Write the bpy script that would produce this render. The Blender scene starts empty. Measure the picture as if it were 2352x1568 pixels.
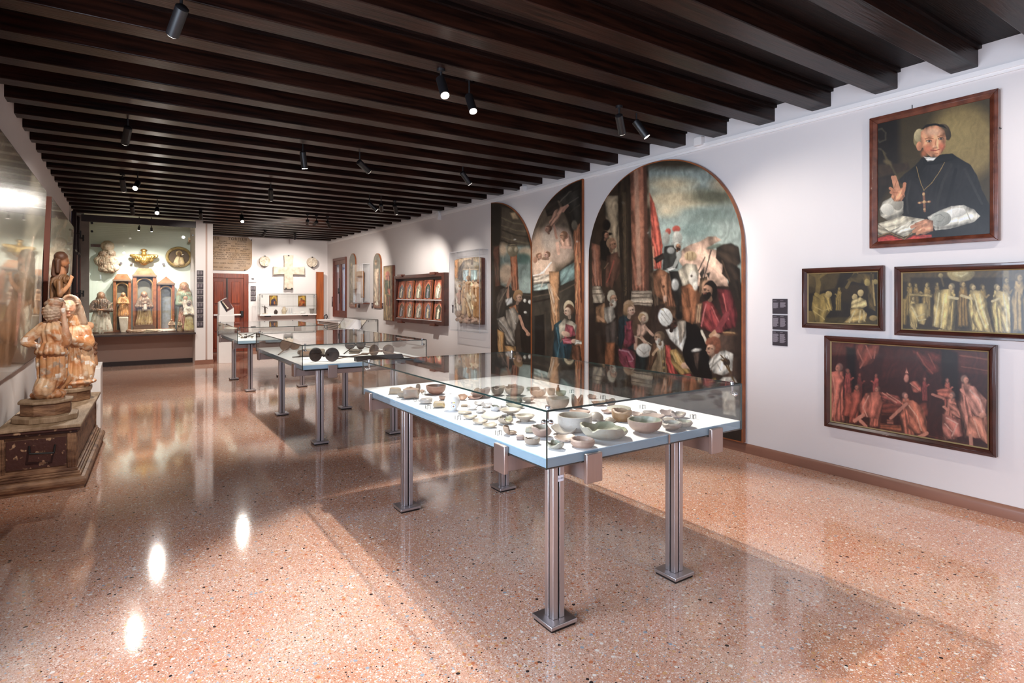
import bpy, math, random
import numpy as np
from mathutils import Vector, Matrix

# ------------------------------------------------------------------ camera, world, light, exposure
C = bpy.context.scene.collection
SC = bpy.context.scene
F, YAW, HZ, EYE = 1333.0, 0.5895, 680.0, 1.5      # focal length (px of a 2352 wide frame), yaw, horizon row, eye height
CY, SY = math.cos(YAW), math.sin(YAW)
cam_d = bpy.data.cameras.new('camera')
cam = bpy.data.objects.new('camera', cam_d); C.objects.link(cam)
cam.location = (0, 0, EYE); cam.rotation_euler = (math.pi/2, 0, -YAW)
cam_d.sensor_width = 36.0; cam_d.lens = F/2352*36.0; cam_d.shift_y = -(784-HZ)/2352; cam_d.clip_start = .05
SC.camera = cam
SC.view_settings.view_transform = 'Standard'; SC.view_settings.look = 'None'
SC.view_settings.gamma = 1.0; SC.view_settings.exposure = EXPO = 0.22
SC.view_settings.use_curve_mapping = False
SC.cycles.max_bounces = 6; SC.cycles.transparent_max_bounces = 24
SC.cycles.sample_clamp_indirect = 6.0
SC.cycles.caustics_reflective = False; SC.cycles.caustics_refractive = False
w = bpy.data.worlds.new('world'); SC.world = w; w.use_nodes = True
w.node_tree.nodes['Background'].inputs[0].default_value = (.55, .68, .95, 1)
w.node_tree.nodes['Background'].inputs[1].default_value = 1.2

def area(name, loc, rot, sx, sy, power, col):
    l = bpy.data.lights.new(name, 'AREA'); l.shape = 'RECTANGLE'; l.size = sx; l.size_y = sy
    l.energy = power; l.color = col
    o = bpy.data.objects.new(name, l); C.objects.link(o); o.location = loc; o.rotation_euler = rot
    return o
# assumed daylight fill: unseen area lamps added at made-up openings in the left wall
area('assumed_daylight_side', (-1.05, -.9, 1.65), (math.pi/2, 0, -math.pi/2), 1.7, 1.5, 150, (.72, .84, 1))
area('assumed_daylight_side.001', (-1.05, 2.3, 1.65), (math.pi/2, 0, -math.pi/2), 1.7, 1.5, 150, (.72, .84, 1))

# ------------------------------------------------------------------ photograph measurements -> room coordinates
def ray(u, v):
    t = (u-1176)/F
    return t*CY+SY, -t*SY+CY, -(v-HZ)/F
def onZ(u, v, z):
    x, y, q = ray(u, v); k = (z-EYE)/q; return (x*k, y*k, z)
def onX(u, v, X):
    x, y, q = ray(u, v); k = X/x; return (X, y*k, EYE+q*k)
def onY(u, v, Y):
    x, y, q = ray(u, v); k = Y/y; return (x*k, Y, EYE+q*k)
def proj(X, Y, Z):
    d = X*SY+Y*CY
    return 1176+F*(X*CY-Y*SY)/d, HZ-F*(Z-EYE)/d
def dep(p): return p[0]*SY+p[1]*CY

def s2l(c):
    c = np.asarray(c, float); return np.where(c <= .04045, c/12.92, ((c+.055)/1.055)**2.4)
def hx(h): return np.array([int(h[i:i+2], 16)/255 for i in (0, 2, 4)])
def lin(h, k=1.0): return tuple(np.clip(s2l(hx(h))*k, 0, 1))+(1,)

# ------------------------------------------------------------------ materials
def mat(name, col='808080', rough=.5, metal=0, noise=0, nscale=8, col2=None, bump=0, bscale=40, coat=0, spec=.5, stretch=None, emit=None, k=1.0, detail=5, lo=.35, hi=.65):
    m = bpy.data.materials.new(name); m.use_nodes = True
    nt = m.node_tree; b = nt.nodes['Principled BSDF']; N = nt.nodes; L = nt.links
    base = lin(col, k)
    b.inputs['Base Color'].default_value = base; b.inputs['Roughness'].default_value = rough
    b.inputs['Metallic'].default_value = metal; b.inputs['Coat Weight'].default_value = coat
    b.inputs['Specular IOR Level'].default_value = spec
    tc = N.new('ShaderNodeTexCoord'); mp = N.new('ShaderNodeMapping'); L.new(tc.outputs['Object'], mp.inputs[0])
    if stretch: mp.inputs['Scale'].default_value = stretch
    tx = N.new('ShaderNodeTexNoise'); tx.inputs['Scale'].default_value = nscale; tx.inputs['Detail'].default_value = detail
    L.new(mp.outputs[0], tx.inputs[0])
    r = N.new('ShaderNodeValToRGB'); r.color_ramp.elements[0].position = lo; r.color_ramp.elements[1].position = hi
    c2 = lin(col2, k) if col2 else tuple(x*(1-noise*.5) for x in base[:3])+(1,)
    r.color_ramp.elements[0].color = c2; r.color_ramp.elements[1].color = base
    L.new(tx.outputs[0], r.inputs[0]); L.new(r.outputs[0], b.inputs['Base Color'])
    if bump:
        t2 = N.new('ShaderNodeTexNoise'); t2.inputs['Scale'].default_value = bscale; t2.inputs['Detail'].default_value = 4
        L.new(mp.outputs[0], t2.inputs[0]); bp = N.new('ShaderNodeBump'); bp.inputs['Strength'].default_value = bump
        bp.inputs['Distance'].default_value = .01
        L.new(t2.outputs[0], bp.inputs['Height']); L.new(bp.outputs[0], b.inputs['Normal'])
    if emit:
        b.inputs['Emission Color'].default_value = lin(emit[0]); b.inputs['Emission Strength'].default_value = emit[1]
    return m

def vcol_mat(name, rough=.5, coat=0, bump=.15, bscale=300, grime=None, chips=None, gscale=9, metal=0):
    """colour read from the mesh's own paint layer, plus procedural wear"""
    m = bpy.data.materials.new(name); m.use_nodes = True
    nt = m.node_tree; b = nt.nodes['Principled BSDF']; N = nt.nodes; L = nt.links
    at = N.new('ShaderNodeVertexColor'); at.layer_name = 'Col'
    tc = N.new('ShaderNodeTexCoord'); out = at.outputs[0]
    def mask(scale, lo, hi, det=6):
        tx = N.new('ShaderNodeTexNoise'); tx.inputs['Scale'].default_value = scale; tx.inputs['Detail'].default_value = det
        L.new(tc.outputs['Object'], tx.inputs[0]); r = N.new('ShaderNodeMapRange')
        r.inputs[1].default_value = lo; r.inputs[2].default_value = hi; L.new(tx.outputs[0], r.inputs[0]); return r.outputs[0]
    for spec in (grime or []):
        h, sc, lo, hi, amt = spec
        mx = N.new('ShaderNodeMix'); mx.data_type = 'RGBA'
        mu = N.new('ShaderNodeMath'); mu.operation = 'MULTIPLY'; mu.inputs[1].default_value = amt
        L.new(mask(sc, lo, hi), mu.inputs[0]); L.new(mu.outputs[0], mx.inputs[0]); L.new(out, mx.inputs[6])
        mx.inputs[7].default_value = lin(h); out = mx.outputs[2]
    if chips:
        vo = N.new('ShaderNodeTexVoronoi'); vo.distance = 'CHEBYCHEV'; vo.inputs['Scale'].default_value = chips[1]
        L.new(tc.outputs['Object'], vo.inputs[0])
        sp = N.new('ShaderNodeSeparateColor'); L.new(vo.outputs['Color'], sp.inputs[0])
        g = N.new('ShaderNodeMath'); g.operation = 'GREATER_THAN'; g.inputs[1].default_value = chips[2]; L.new(sp.outputs[0], g.inputs[0])
        l2 = N.new('ShaderNodeMath'); l2.operation = 'LESS_THAN'; l2.inputs[1].default_value = .42; L.new(vo.outputs['Distance'], l2.inputs[0])
        mu = N.new('ShaderNodeMath'); mu.operation = 'MULTIPLY'; L.new(g.outputs[0], mu.inputs[0]); L.new(l2.outputs[0], mu.inputs[1])
        mx = N.new('ShaderNodeMix'); mx.data_type = 'RGBA'; L.new(mu.outputs[0], mx.inputs[0]); L.new(out, mx.inputs[6])
        mx.inputs[7].default_value = lin(chips[0]); out = mx.outputs[2]
    L.new(out, b.inputs['Base Color'])
    b.inputs['Roughness'].default_value = rough; b.inputs['Coat Weight'].default_value = coat; b.inputs['Metallic'].default_value = metal
    if bump:
        t2 = N.new('ShaderNodeTexNoise'); t2.inputs['Scale'].default_value = bscale; t2.inputs['Detail'].default_value = 4
        L.new(tc.outputs['Object'], t2.inputs[0]); bp = N.new('ShaderNodeBump'); bp.inputs['Strength'].default_value = bump
        bp.inputs['Distance'].default_value = .004; L.new(t2.outputs[0], bp.inputs['Height']); L.new(bp.outputs[0], b.inputs['Normal'])
    return m

def glass_mat(name, tint=(.93, .97, .95), ior=1.5, boost=1.0):
    m = bpy.data.materials.new(name); m.use_nodes = True; nt = m.node_tree; N = nt.nodes; L = nt.links
    N.remove(N['Principled BSDF']); out = N['Material Output']
    fr = N.new('ShaderNodeFresnel'); fr.inputs[0].default_value = ior
    geo = N.new('ShaderNodeNewGeometry')                       # same reflectance seen from inside the pane
    mxi = N.new('ShaderNodeMix'); mxi.inputs[2].default_value = ior; mxi.inputs[3].default_value = 1/ior
    L.new(geo.outputs['Backfacing'], mxi.inputs[0]); L.new(mxi.outputs[0], fr.inputs[0])
    mu = N.new('ShaderNodeMath'); mu.operation = 'MULTIPLY'; mu.inputs[1].default_value = boost; mu.use_clamp = True
    L.new(fr.outputs[0], mu.inputs[0])
    tr = N.new('ShaderNodeBsdfTransparent'); tr.inputs[0].default_value = tint+(1,)
    gl = N.new('ShaderNodeBsdfGlossy'); gl.inputs['Roughness'].default_value = 0.0
    mx = N.new('ShaderNodeMixShader'); L.new(mu.outputs[0], mx.inputs[0]); L.new(tr.outputs[0], mx.inputs[1]); L.new(gl.outputs[0], mx.inputs[2])
    L.new(mx.outputs[0], out.inputs[0]); return m

def terrazzo():
    m = bpy.data.materials.new('terrazzo'); m.use_nodes = True; nt = m.node_tree; N = nt.nodes; L = nt.links
    b = N['Principled BSDF']; tc = N.new('ShaderNodeTexCoord')
    def mix(f, a, c):
        mx = N.new('ShaderNodeMix'); mx.data_type = 'RGBA'; L.new(f, mx.inputs[0]); L.new(a, mx.inputs[6]); L.new(c, mx.inputs[7]); return mx.outputs[2]
    def ramp(inp, els, mode='LINEAR'):
        r = N.new('ShaderNodeValToRGB'); r.color_ramp.interpolation = mode
        while len(r.color_ramp.elements) < len(els): r.color_ramp.elements.new(.5)
        for e, (p, c) in zip(r.color_ramp.elements, els): e.position = p; e.color = lin(c)
        L.new(inp, r.inputs[0]); return r.outputs[0]
    nz = N.new('ShaderNodeTexNoise'); nz.inputs['Scale'].default_value = .9; nz.inputs['Detail'].default_value = 3; L.new(tc.outputs['Object'], nz.inputs[0])
    base = ramp(nz.outputs[0], [(.35, 'b67f64'), (.5, 'bf937d'), (.65, 'c6a491')])
    def chips(scale, els, thr, dist):
        wob = N.new('ShaderNodeTexNoise'); wob.inputs['Scale'].default_value = scale*2; L.new(tc.outputs['Object'], wob.inputs[0])
        ad = N.new('ShaderNodeVectorMath'); ad.operation = 'MULTIPLY_ADD'; ad.inputs[1].default_value = (.25/scale,)*3
        L.new(wob.outputs['Color'], ad.inputs[0]); L.new(tc.outputs['Object'], ad.inputs[2])
        vo = N.new('ShaderNodeTexVoronoi'); vo.inputs['Scale'].default_value = scale; L.new(ad.outputs[0], vo.inputs[0])
        sp = N.new('ShaderNodeSeparateColor'); L.new(vo.outputs['Color'], sp.inputs[0])
        col = ramp(sp.outputs[0], els, 'CONSTANT')
        g = N.new('ShaderNodeMath'); g.operation = 'GREATER_THAN'; g.inputs[1].default_value = thr; L.new(sp.outputs[1], g.inputs[0])
        l = N.new('ShaderNodeMath'); l.operation = 'LESS_THAN'; l.inputs[1].default_value = dist; L.new(vo.outputs['Distance'], l.inputs[0])
        mu = N.new('ShaderNodeMath'); mu.operation = 'MULTIPLY'; L.new(g.outputs[0], mu.inputs[0]); L.new(l.outputs[0], mu.inputs[1])
        return mu.outputs[0], col
    f, c = chips(210, [(0, 'a86c54'), (.25, 'cdb0a0'), (.5, '9c7868'), (.68, 'd8cabe'), (.85, '705648'), (.95, '8f97a0')], .3, .46)
    o = mix(f, base, c)
    f, c = chips(95, [(0, 'bc8468'), (.22, 'd6bcae'), (.45, 'a0644c'), (.6, 'd6c8bc'), (.74, 'b78a5c'), (.86, '9aa0a6'), (.94, '3a2f2c')], .52, .42)
    o = mix(f, o, c)
    f, c = chips(42, [(0, 'cf9a7c'), (.3, 'b06a4a'), (.5, 'd8cbc0'), (.7, 'bd8f62'), (.84, '8c9299'), (.93, '332a28')], .80, .36)
    o = mix(f, o, c)
    L.new(o, b.inputs['Base Color'])
    t = N.new('ShaderNodeTexNoise'); t.inputs['Scale'].default_value = 2.2; t.inputs['Detail'].default_value = 6; L.new(tc.outputs['Object'], t.inputs[0])
    r = N.new('ShaderNodeMapRange'); r.inputs[3].default_value = .05; r.inputs[4].default_value = .10; L.new(t.outputs[0], r.inputs[0]); L.new(r.outputs[0], b.inputs['Roughness'])
    b.inputs['Specular IOR Level'].default_value = .62
    return m

M = {}
M['terrazzo'] = terrazzo()
M['wall'] = mat('plaster_white', 'd9d2d1', .85, noise=.05, nscale=1.3, bump=.06, bscale=25)
M['nichewall'] = mat('niche_plaster', 'd3dcd2', .8, noise=.05, nscale=1.5)
M['lowpanel'] = mat('panel_mauve', 'b59a90', .6, noise=.1, nscale=2)
M['base'] = mat('baseboard_brown', '8a5f4e', .35, noise=.25, nscale=3, stretch=(3, 1, 3))
M['darkbase'] = mat('dark_board', '2e1c1a', .4, noise=.2)
M['beam'] = mat('dark_wood', '2a140c', .36, spec=.2, col2='100604', nscale=7, stretch=(.35, 5, 5), bump=.2, bscale=14)
M['plank'] = mat('ceiling_board', '1c0e0a', .5, spec=.15, col2='0c0605', nscale=7, stretch=(.4, 6, 6), bump=.3, bscale=20)
M['steel'] = mat('brushed_steel', 'c6bfc0', .38, metal=1, noise=.18, nscale=22, stretch=(20, 20, .4), bump=.05, bscale=60)
M['steelwarm'] = mat('brushed_steel_warm', 'b8a8a2', .4, metal=1, noise=.15, nscale=22, stretch=(20, 20, .6))
M['steelcore'] = mat('steel_groove', '2a2524', .5, metal=.6)
M['chrome'] = mat('chrome', 'd8d8dc', .12, metal=1)
M['glass'] = glass_mat('case_glass', (.985, .995, .99))
M['acrylic'] = glass_mat('clear_acrylic', (.97, .98, .99), 1.45)
M['glassedge'] = mat('glass_edge', '1d3230', .15, noise=.3, spec=.8)
M['acredge'] = mat('acrylic_edge', 'd9d6dc', .2, noise=.1)
M['slab'] = mat('white_slab', 'f2f2f4', .35, noise=.03, nscale=3)
M['slabedge'] = mat('slab_edge_glass', 'b4d2e6', .15, noise=.1, nscale=4, coat=.6)
M['black'] = mat('black_metal', '141214', .45, noise=.2)
M['blacksign'] = mat('black_sign', '332a30', .55, noise=.1)
M['signtext'] = mat('sign_text', '8f858c', .7)
M['white'] = mat('white_paint', 'e9e5e4', .5, noise=.04)
M['paper'] = mat('paper', 'e6e4ee', .8, noise=.03)
M['door'] = mat('red_brown_wood', '7c3116', .35, col2='5a200e', nscale=6, stretch=(6, 6, .5), coat=.3)
M['plankwood'] = mat('orange_wood', '9a4f22', .4, col2='7a3c18', nscale=4, stretch=(8, 8, .5))
M['frame'] = mat('frame_wood', '6b3a2a', .3, col2='4a2318', nscale=8, stretch=(2, 2, 2), coat=.3)
M['frameor'] = mat('panel_edge_wood', '9a5830', .5, col2='7e4526', nscale=8)
M['framedk'] = mat('dark_frame_wood', '4a221a', .3, col2='34160f', nscale=8, coat=.4)
M['gilt'] = mat('gilt_slip', '9a8660', .4, noise=.3)
M['winframe'] = mat('window_wood', '6a3428', .4, noise=.3, nscale=9)
M['windark'] = mat('window_iron', '2a2026', .4, noise=.2)
M['lens'] = mat('lamp_lens', 'ffffff', .3, emit=('fff3e6', 20))
M['lensdim'] = mat('lamp_lens_dim', 'ffffff', .3, emit=('fff3e6', 2.0))
M['red'] = mat('red_enamel', '9c1a18', .3, noise=.1)
M['rubber'] = mat('black_rubber', '18161a', .6)
M['iron'] = mat('old_iron', '4a3a34', .55, col2='2e2420', nscale=20, bump=.3, bscale=60, metal=.5)
M['ironb'] = mat('old_iron_brown', '7a6252', .6, col2='5c483c', nscale=20, bump=.3, bscale=60)
M['stone'] = mat('limestone', 'd3c6b6', .85, col2='b8a794', nscale=9, bump=.5, bscale=50)
M['slabstone'] = mat('inscribed_stone', 'a28d7a', .75, col2='93795f', nscale=3)
M['ink'] = mat('carved_letters', '3c2c24', .8)
M['chest'] = mat('worn_chest_wood', '987356', .6, col2='5c3c2a', nscale=7, stretch=(1, 1, 3), bump=.5, bscale=30)
M['chestdk'] = mat('worn_red_black_paint', '45261f', .45, col2='b08e70', nscale=26, bump=.3, bscale=40, lo=.34, hi=.40)
M['chesttop'] = mat('worn_chest_top', 'a68d74', .7, col2='80684f', nscale=5, stretch=(4, 1, 1), bump=.4, bscale=30)
M['oil'] = vcol_mat('oil_paint', .42, coat=.15, bump=.08, bscale=500)
M['oilgloss'] = vcol_mat('varnished_paint', .22, coat=.5, bump=.25, bscale=60)
M['poly'] = vcol_mat('worn_polychrome', .6, bump=.4, bscale=90, grime=[('8a5a38', 14, .5, .62, .55), ('d8c6b0', 30, .56, .66, .6)])
M['gold'] = vcol_mat('worn_gilding', .42, bump=.5, bscale=80, grime=[('b06a3a', 9, .44, .62, .7), ('dcc8b0', 17, .52, .64, .8), ('9a8f84', 13, .6, .66, .7)], chips=('eadfd4', 24, .92))
M['carved'] = vcol_mat('carved_wood_paint', .55, bump=.5, bscale=90, grime=[('4a3020', 12, .5, .7, .5)])
M['giltfig'] = vcol_mat('gilded_metal', .35, bump=.5, bscale=70, metal=.6)
M['pot'] = vcol_mat('ceramic', .5, coat=.15, bump=.3, bscale=120, grime=[('8a7460', 40, .52, .7, .35)])
M['porcelain'] = vcol_mat('porcelain', .15, coat=.8, bump=0)
M['radiator'] = mat('grey_louvre', 'a8a09a', .5)
# ------------------------------------------------------------------ mesh building
OFF = {}
class MB:
    def __init__(s): s.v = []; s.f = []; s.m = []; s.mi = 0
    def add(s, vs, fs):
        n = len(s.v); s.v += [tuple(map(float, p)) for p in vs]
        for f in fs: s.f.append(tuple(i+n for i in f)); s.m.append(s.mi)
        return s
    def box(s, x0, x1, y0, y1, z0, z1):
        if x0 > x1: x0, x1 = x1, x0
        if y0 > y1: y0, y1 = y1, y0
        if z0 > z1: z0, z1 = z1, z0
        return s.add([(x0,y0,z0),(x1,y0,z0),(x1,y1,z0),(x0,y1,z0),(x0,y0,z1),(x1,y0,z1),(x1,y1,z1),(x0,y1,z1)],
                     [(0,3,2,1),(4,5,6,7),(0,1,5,4),(1,2,6,5),(2,3,7,6),(3,0,4,7)])
    def hexa(s, p):   # 8 corner points, box order
        return s.add(p, [(0,3,2,1),(4,5,6,7),(0,1,5,4),(1,2,6,5),(2,3,7,6),(3,0,4,7)])
    def prism(s, pts, a, b):   # pts 3d polygon, extruded by vector (a->b)
        n = len(pts); d = (b[0]-a[0], b[1]-a[1], b[2]-a[2])
        top = [(p[0]+d[0], p[1]+d[1], p[2]+d[2]) for p in pts]
        return s.add(list(pts)+top, [tuple(range(n))[::-1], tuple(range(n, 2*n))]+[(i, (i+1) % n, n+(i+1) % n, n+i) for i in range(n)])
    def tube(s, a, b, r0, r1=None, n=12, cap=True):
        r1 = r0 if r1 is None else r1
        a = Vector(a); b = Vector(b); d = (b-a).normalized()
        e = d.orthogonal().normalized(); g = d.cross(e)
        vs = []
        for c, r in ((a, r0), (b, r1)):
            for i in range(n):
                t = 2*math.pi*i/n; vs.append(c+e*math.cos(t)*r+g*math.sin(t)*r)
        fs = [(i, (i+1) % n, n+(i+1) % n, n+i) for i in range(n)]
        if cap: fs += [tuple(range(n))[::-1], tuple(range(n, 2*n))]
        return s.add(vs, fs)
    def path(s, pts, r, n=8):
        for a, b in zip(pts, pts[1:]): s.tube(a, b, r, r, n)
        for p in pts[1:-1]: s.ball(p, (r, r, r), 1)
        return s
    def ball(s, c, r, lv=2, rot=None):
        vs, fs = ICO[lv]; 
        q = vs*np.array(r)
        if rot is not None: q = q@np.array(rot).T
        return s.add(q+np.array(c), fs)
    def lathe(s, prof, c, n=24, closed=True):
        vs = []; k = len(prof)
        for i in range(n):
            t = 2*math.pi*i/n
            for r, z in prof: vs.append((c[0]+r*math.cos(t), c[1]+r*math.sin(t), c[2]+z))
        fs = []
        for i in range(n):
            j = (i+1) % n
            for q in range(k-1): fs.append((i*k+q, j*k+q, j*k+q+1, i*k+q+1))
        if closed:
            fs.append(tuple(i*k for i in range(n))[::-1]); fs.append(tuple(i*k+k-1 for i in range(n)))
        return s.add(vs, fs)
    def build(s, name, mats, parent=None, smooth=35, bevel=0, origin=None, cols=None):
        if not isinstance(mats, (list, tuple)): mats = [mats]
        v = np.array(s.v, float)
        if parent is not None: o = OFF[parent.name]
        elif origin is not None: o = np.array(origin, float)
        else: o = np.array([(v[:, 0].min()+v[:, 0].max())/2, (v[:, 1].min()+v[:, 1].max())/2, v[:, 2].min()])
        me = bpy.data.meshes.new(name); me.from_pydata((v-o).tolist(), [], s.f)
        for m in mats: me.materials.append(m)
        if len(mats) > 1: me.polygons.foreach_set('material_index', s.m)
        if cols is not None: paint_layer(me, cols)
        if smooth:
            me.shade_smooth()
            me.set_sharp_from_angle(angle=math.radians(smooth))
        me.update()
        ob = bpy.data.objects.new(name, me); C.objects.link(ob)
        if parent is not None: ob.parent = parent
        else: ob.location = o
        OFF[ob.name] = o
        if bevel:
            b = ob.modifiers.new('bevel', 'BEVEL'); b.width = bevel; b.segments = 2; b.limit_method = 'ANGLE'
        return ob
def paint_layer(me, cols):
    ca = me.color_attributes.new('Col', 'FLOAT_COLOR', 'POINT')
    c = np.ones((len(me.vertices), 4)); c[:, :3] = cols
    ca.data.foreach_set('color', c.ravel())
def _ico():
    import bmesh; d = {}
    for lv in (1, 2, 3, 4):
        bm = bmesh.new(); bmesh.ops.create_icosphere(bm, subdivisions=lv, radius=1)
        bm.verts.index_update(); d[lv] = (np.array([v.co[:] for v in bm.verts]), [tuple(v.index for v in f.verts) for f in bm.faces]); bm.free()
    return d
ICO = _ico()
def thing(name, label, cat, loc, group=None):
    o = bpy.data.objects.new(name, None); C.objects.link(o); o.location = loc; o.empty_display_size = .05
    OFF[o.name] = np.array(loc, float); return tag(o, label, cat, group)
def tag(o, label, cat, group=None):
    o['label'] = label; o['category'] = cat
    if group: o['group'] = group
    return o
def struct(o): o['kind'] = 'structure'; return o
def lab(o, s): o['label'] = s; return o
def qm(name, m, parent=None, **k): return MB().box(*k.pop('b')).build(name, m, parent, **k)

# ------------------------------------------------------------------ noise and a small painter
def vnoise(x, y, seed=0):
    r = np.random.RandomState(seed); G = r.rand(64, 64)
    xi = np.floor(x).astype(int); yi = np.floor(y).astype(int); fx = x-xi; fy = y-yi
    fx = fx*fx*(3-2*fx); fy = fy*fy*(3-2*fy)
    a = G[xi % 64, yi % 64]; b = G[(xi+1) % 64, yi % 64]; c = G[xi % 64, (yi+1) % 64]; d = G[(xi+1) % 64, (yi+1) % 64]
    return (a*(1-fx)+b*fx)*(1-fy)+(c*(1-fx)+d*fx)*fy
def fbm(x, y, seed=0, o=4):
    s = 0; a = .5
    for i in range(o): s = s+a*vnoise(x*2**i, y*2**i, seed+i); a *= .5
    return s/(1-.5**o)
def segd(x, y, ax, ay, bx, by):
    dx, dy = bx-ax, by-ay; L = dx*dx+dy*dy+1e-9
    t = np.clip(((x-ax)*dx+(y-ay)*dy)/L, 0, 1); return np.hypot(x-ax-t*dx, y-ay-t*dy)
def paint(u, v, base, ops, seed=1, tex=.16, fs=1.0):
    """u, v: local painting coordinates per vertex; ops: E/P/L/G strokes in those coordinates"""
    n = len(u); col = np.tile(hx(base), (n, 1)); S = 4.0*fs
    wob = 6*fs
    un = u+wob*(fbm(u/(28*fs), v/(28*fs), seed+50, 3)-.5); vn = v+wob*(fbm(u/(28*fs)+9, v/(28*fs)+4, seed+60, 3)-.5)
    fold = np.sin((u*.9+v*.3)/(11*fs)+16*fbm(u/(70*fs), v/(110*fs), seed+7, 2))*fbm(u/(30*fs)+3, v/(50*fs), seed+8, 2)
    def blend(idx, a, h, amp=.16, sh=0):
        c = np.clip(hx(h)[None, :]*(1+amp*fold[idx]+sh)[:, None], 0, 1); col[idx] = col[idx]*(1-a[:, None])+c*a[:, None]
    def ell(h, cx, cy, rx, ry, ang=0, soft=None, amp=.06):
        s = S if soft is None else soft; R = max(rx, ry)+s
        idx = np.where((abs(un-cx) < R) & (abs(vn-cy) < R))[0]
        if len(idx) == 0: return
        c, q = math.cos(math.radians(ang)), math.sin(math.radians(ang)); X = (un[idx]-cx)*c+(vn[idx]-cy)*q; Y = -(un[idx]-cx)*q+(vn[idx]-cy)*c
        d = (np.hypot(X/rx, Y/ry)-1)*min(rx, ry); q_ = (.2 if s < 20*fs else 0); blend(idx, np.clip(.5-d/s, 0, 1), h, amp, q_*(-(un[idx]-cx)/rx*.7-(vn[idx]-cy)/ry*.6))
    def pol(h, p, soft=None, amp=.16):
        s = S if soft is None else soft; xs = p[0::2]; ys = p[1::2]
        idx = np.where((un > min(xs)-s) & (un < max(xs)+s) & (vn > min(ys)-s) & (vn < max(ys)+s))[0]
        if len(idx) == 0: return
        x = un[idx]; y = vn[idx]; ins = np.zeros(len(idx), bool); d = np.full(len(idx), 1e9)
        for i in range(len(xs)):
            ax, ay, bx, by = xs[i], ys[i], xs[(i+1) % len(xs)], ys[(i+1) % len(xs)]
            c = ((ay > y) != (by > y)) & (x < (bx-ax)*(y-ay)/((by-ay) or 1e-9)+ax); ins ^= c
            d = np.minimum(d, segd(x, y, ax, ay, bx, by))
        d = np.where(ins, -d, d); fd = 0
        wd = min(max(xs)-min(xs), max(ys)-min(ys))
        if amp >= .16 and s < 14*fs and wd > 26*fs and ins.any():
            q = np.stack([x[ins], y[ins]], 1); mu = q.mean(0); ev, E_ = np.linalg.eigh(np.cov((q-mu).T+1e-6)); ax = E_[:, 0]; al = E_[:, 1]
            wdt = 2*math.sqrt(ev[0])+1; tt = ((x-mu[0])*ax[0]+(y-mu[1])*ax[1])/wdt; ta = ((x-mu[0])*al[0]+(y-mu[1])*al[1])/wdt
            ph = tt*6.5*(1+.25*ta)+3.2*fbm(ta*.8+seed+len(xs), tt*.8+5, seed+int(xs[0]) % 17, 3)+.6*ta
            rg = np.cos(ph); fd = .30*np.clip(rg-.35, 0, 1)-.34*np.clip(-rg-.25, 0, 1)
        R_ = .22*min(max(xs)-min(xs), max(ys)-min(ys)); q_ = .34 if s < 14*fs else 0; blend(idx, np.clip(.5-d/s, 0, 1), h, amp, q_*(np.clip(-d/R_, 0, 1)-.62)+fd)
    def lin_(h, w_, p, amp=.08):
        for i in range(0, len(p)-2, 2):
            ax, ay, bx, by = p[i:i+4]; R = w_
            idx = np.where((un > min(ax, bx)-R) & (un < max(ax, bx)+R) & (vn > min(ay, by)-R) & (vn < max(ay, by)+R))[0]
            if len(idx): d = segd(un[idx], vn[idx], ax, ay, bx, by)-w_/2; blend(idx, np.clip(.5-d/(S*.7), 0, 1), h, amp)
    def shade(h, k): c = np.clip(hx(h)*k, 0, 1); return ''.join('%02x' % int(q*255) for q in c)
    for line in ops.replace('\n', ';').split(';'):
        t = line.split()
        if not t: continue
        if t[0] == 'S': S = float(t[1])*fs
        elif t[0] == 'E': a = list(map(float, t[2:])); ell(t[1], *a[:4], *(a[4:6]))
        elif t[0] == 'P': pol(t[1], list(map(float, t[2:])))
        elif t[0] == 'L': a = list(map(float, t[2:])); lin_(t[1], a[0], a[1:])
        elif t[0] == 'H':       # head: x y r facing skin hair beard|-
            x, y, r, g = map(float, t[1:5]); sk, hr, bd = t[5:8]; s0 = S; S = min(S, r*.18)
            lin_(shade(sk, .7), r*.7, [x-g*r*.1, y+r*.6, x-g*r*.25, y+r*1.35]); ell(hr, x-g*r*.28, y-r*.22, r*.98, r*1.05)
            ell(shade(sk, .78), x+g*r*.1, y+r*.12, r*.72, r*.9); ell(sk, x+g*r*.22, y+r*.08, r*.62, r*.82); ell(shade(sk, 1.12), x+g*r*.25, y-r*.35, r*.36, r*.22)
            lin_(shade(sk, .9), r*.2, [x+g*r*.62, y-r*.1, x+g*r*.86, y+r*.24, x+g*r*.7, y+r*.34]); lin_(shade(hr, .5), r*.09, [x+g*r*.3, y-r*.2, x+g*r*.66, y-r*.2]); lin_(shade(sk, .3), r*.13, [x+g*r*.4, y-r*.03, x+g*r*.6, y-r*.03])
            lin_(shade(sk, .35), r*.11, [x-g*r*.08, y-r*.02, x+g*r*.1, y-r*.03]); lin_(shade(sk, .8), r*.08, [x+g*r*.55, y+r*.1, x+g*r*.6, y+r*.3])
            if bd != '-': ell(bd, x+g*r*.22, y+r*.82, r*.5, r*.55); ell(shade(bd, .7), x-g*r*.1, y+r*.6, r*.3, r*.4); lin_(shade(bd, 1.25), r*.08, [x+g*r*.3, y+r*.6, x+g*r*.25, y+r*1.25])
            lin_('8a3a2c', r*.12, [x+g*r*.34, y+r*.5, x+g*r*.66, y+r*.48]); ell(shade(sk, .7), x-g*r*.42, y+r*.12, r*.13, r*.2); S = s0
        elif t[0] == 'G':       # draped figure: head x y, total height, lean, robe, skin, hair
            x, y, H, ln = map(float, t[1:5]); rb, sk, hr = t[5:8]; r = H*.06
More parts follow.
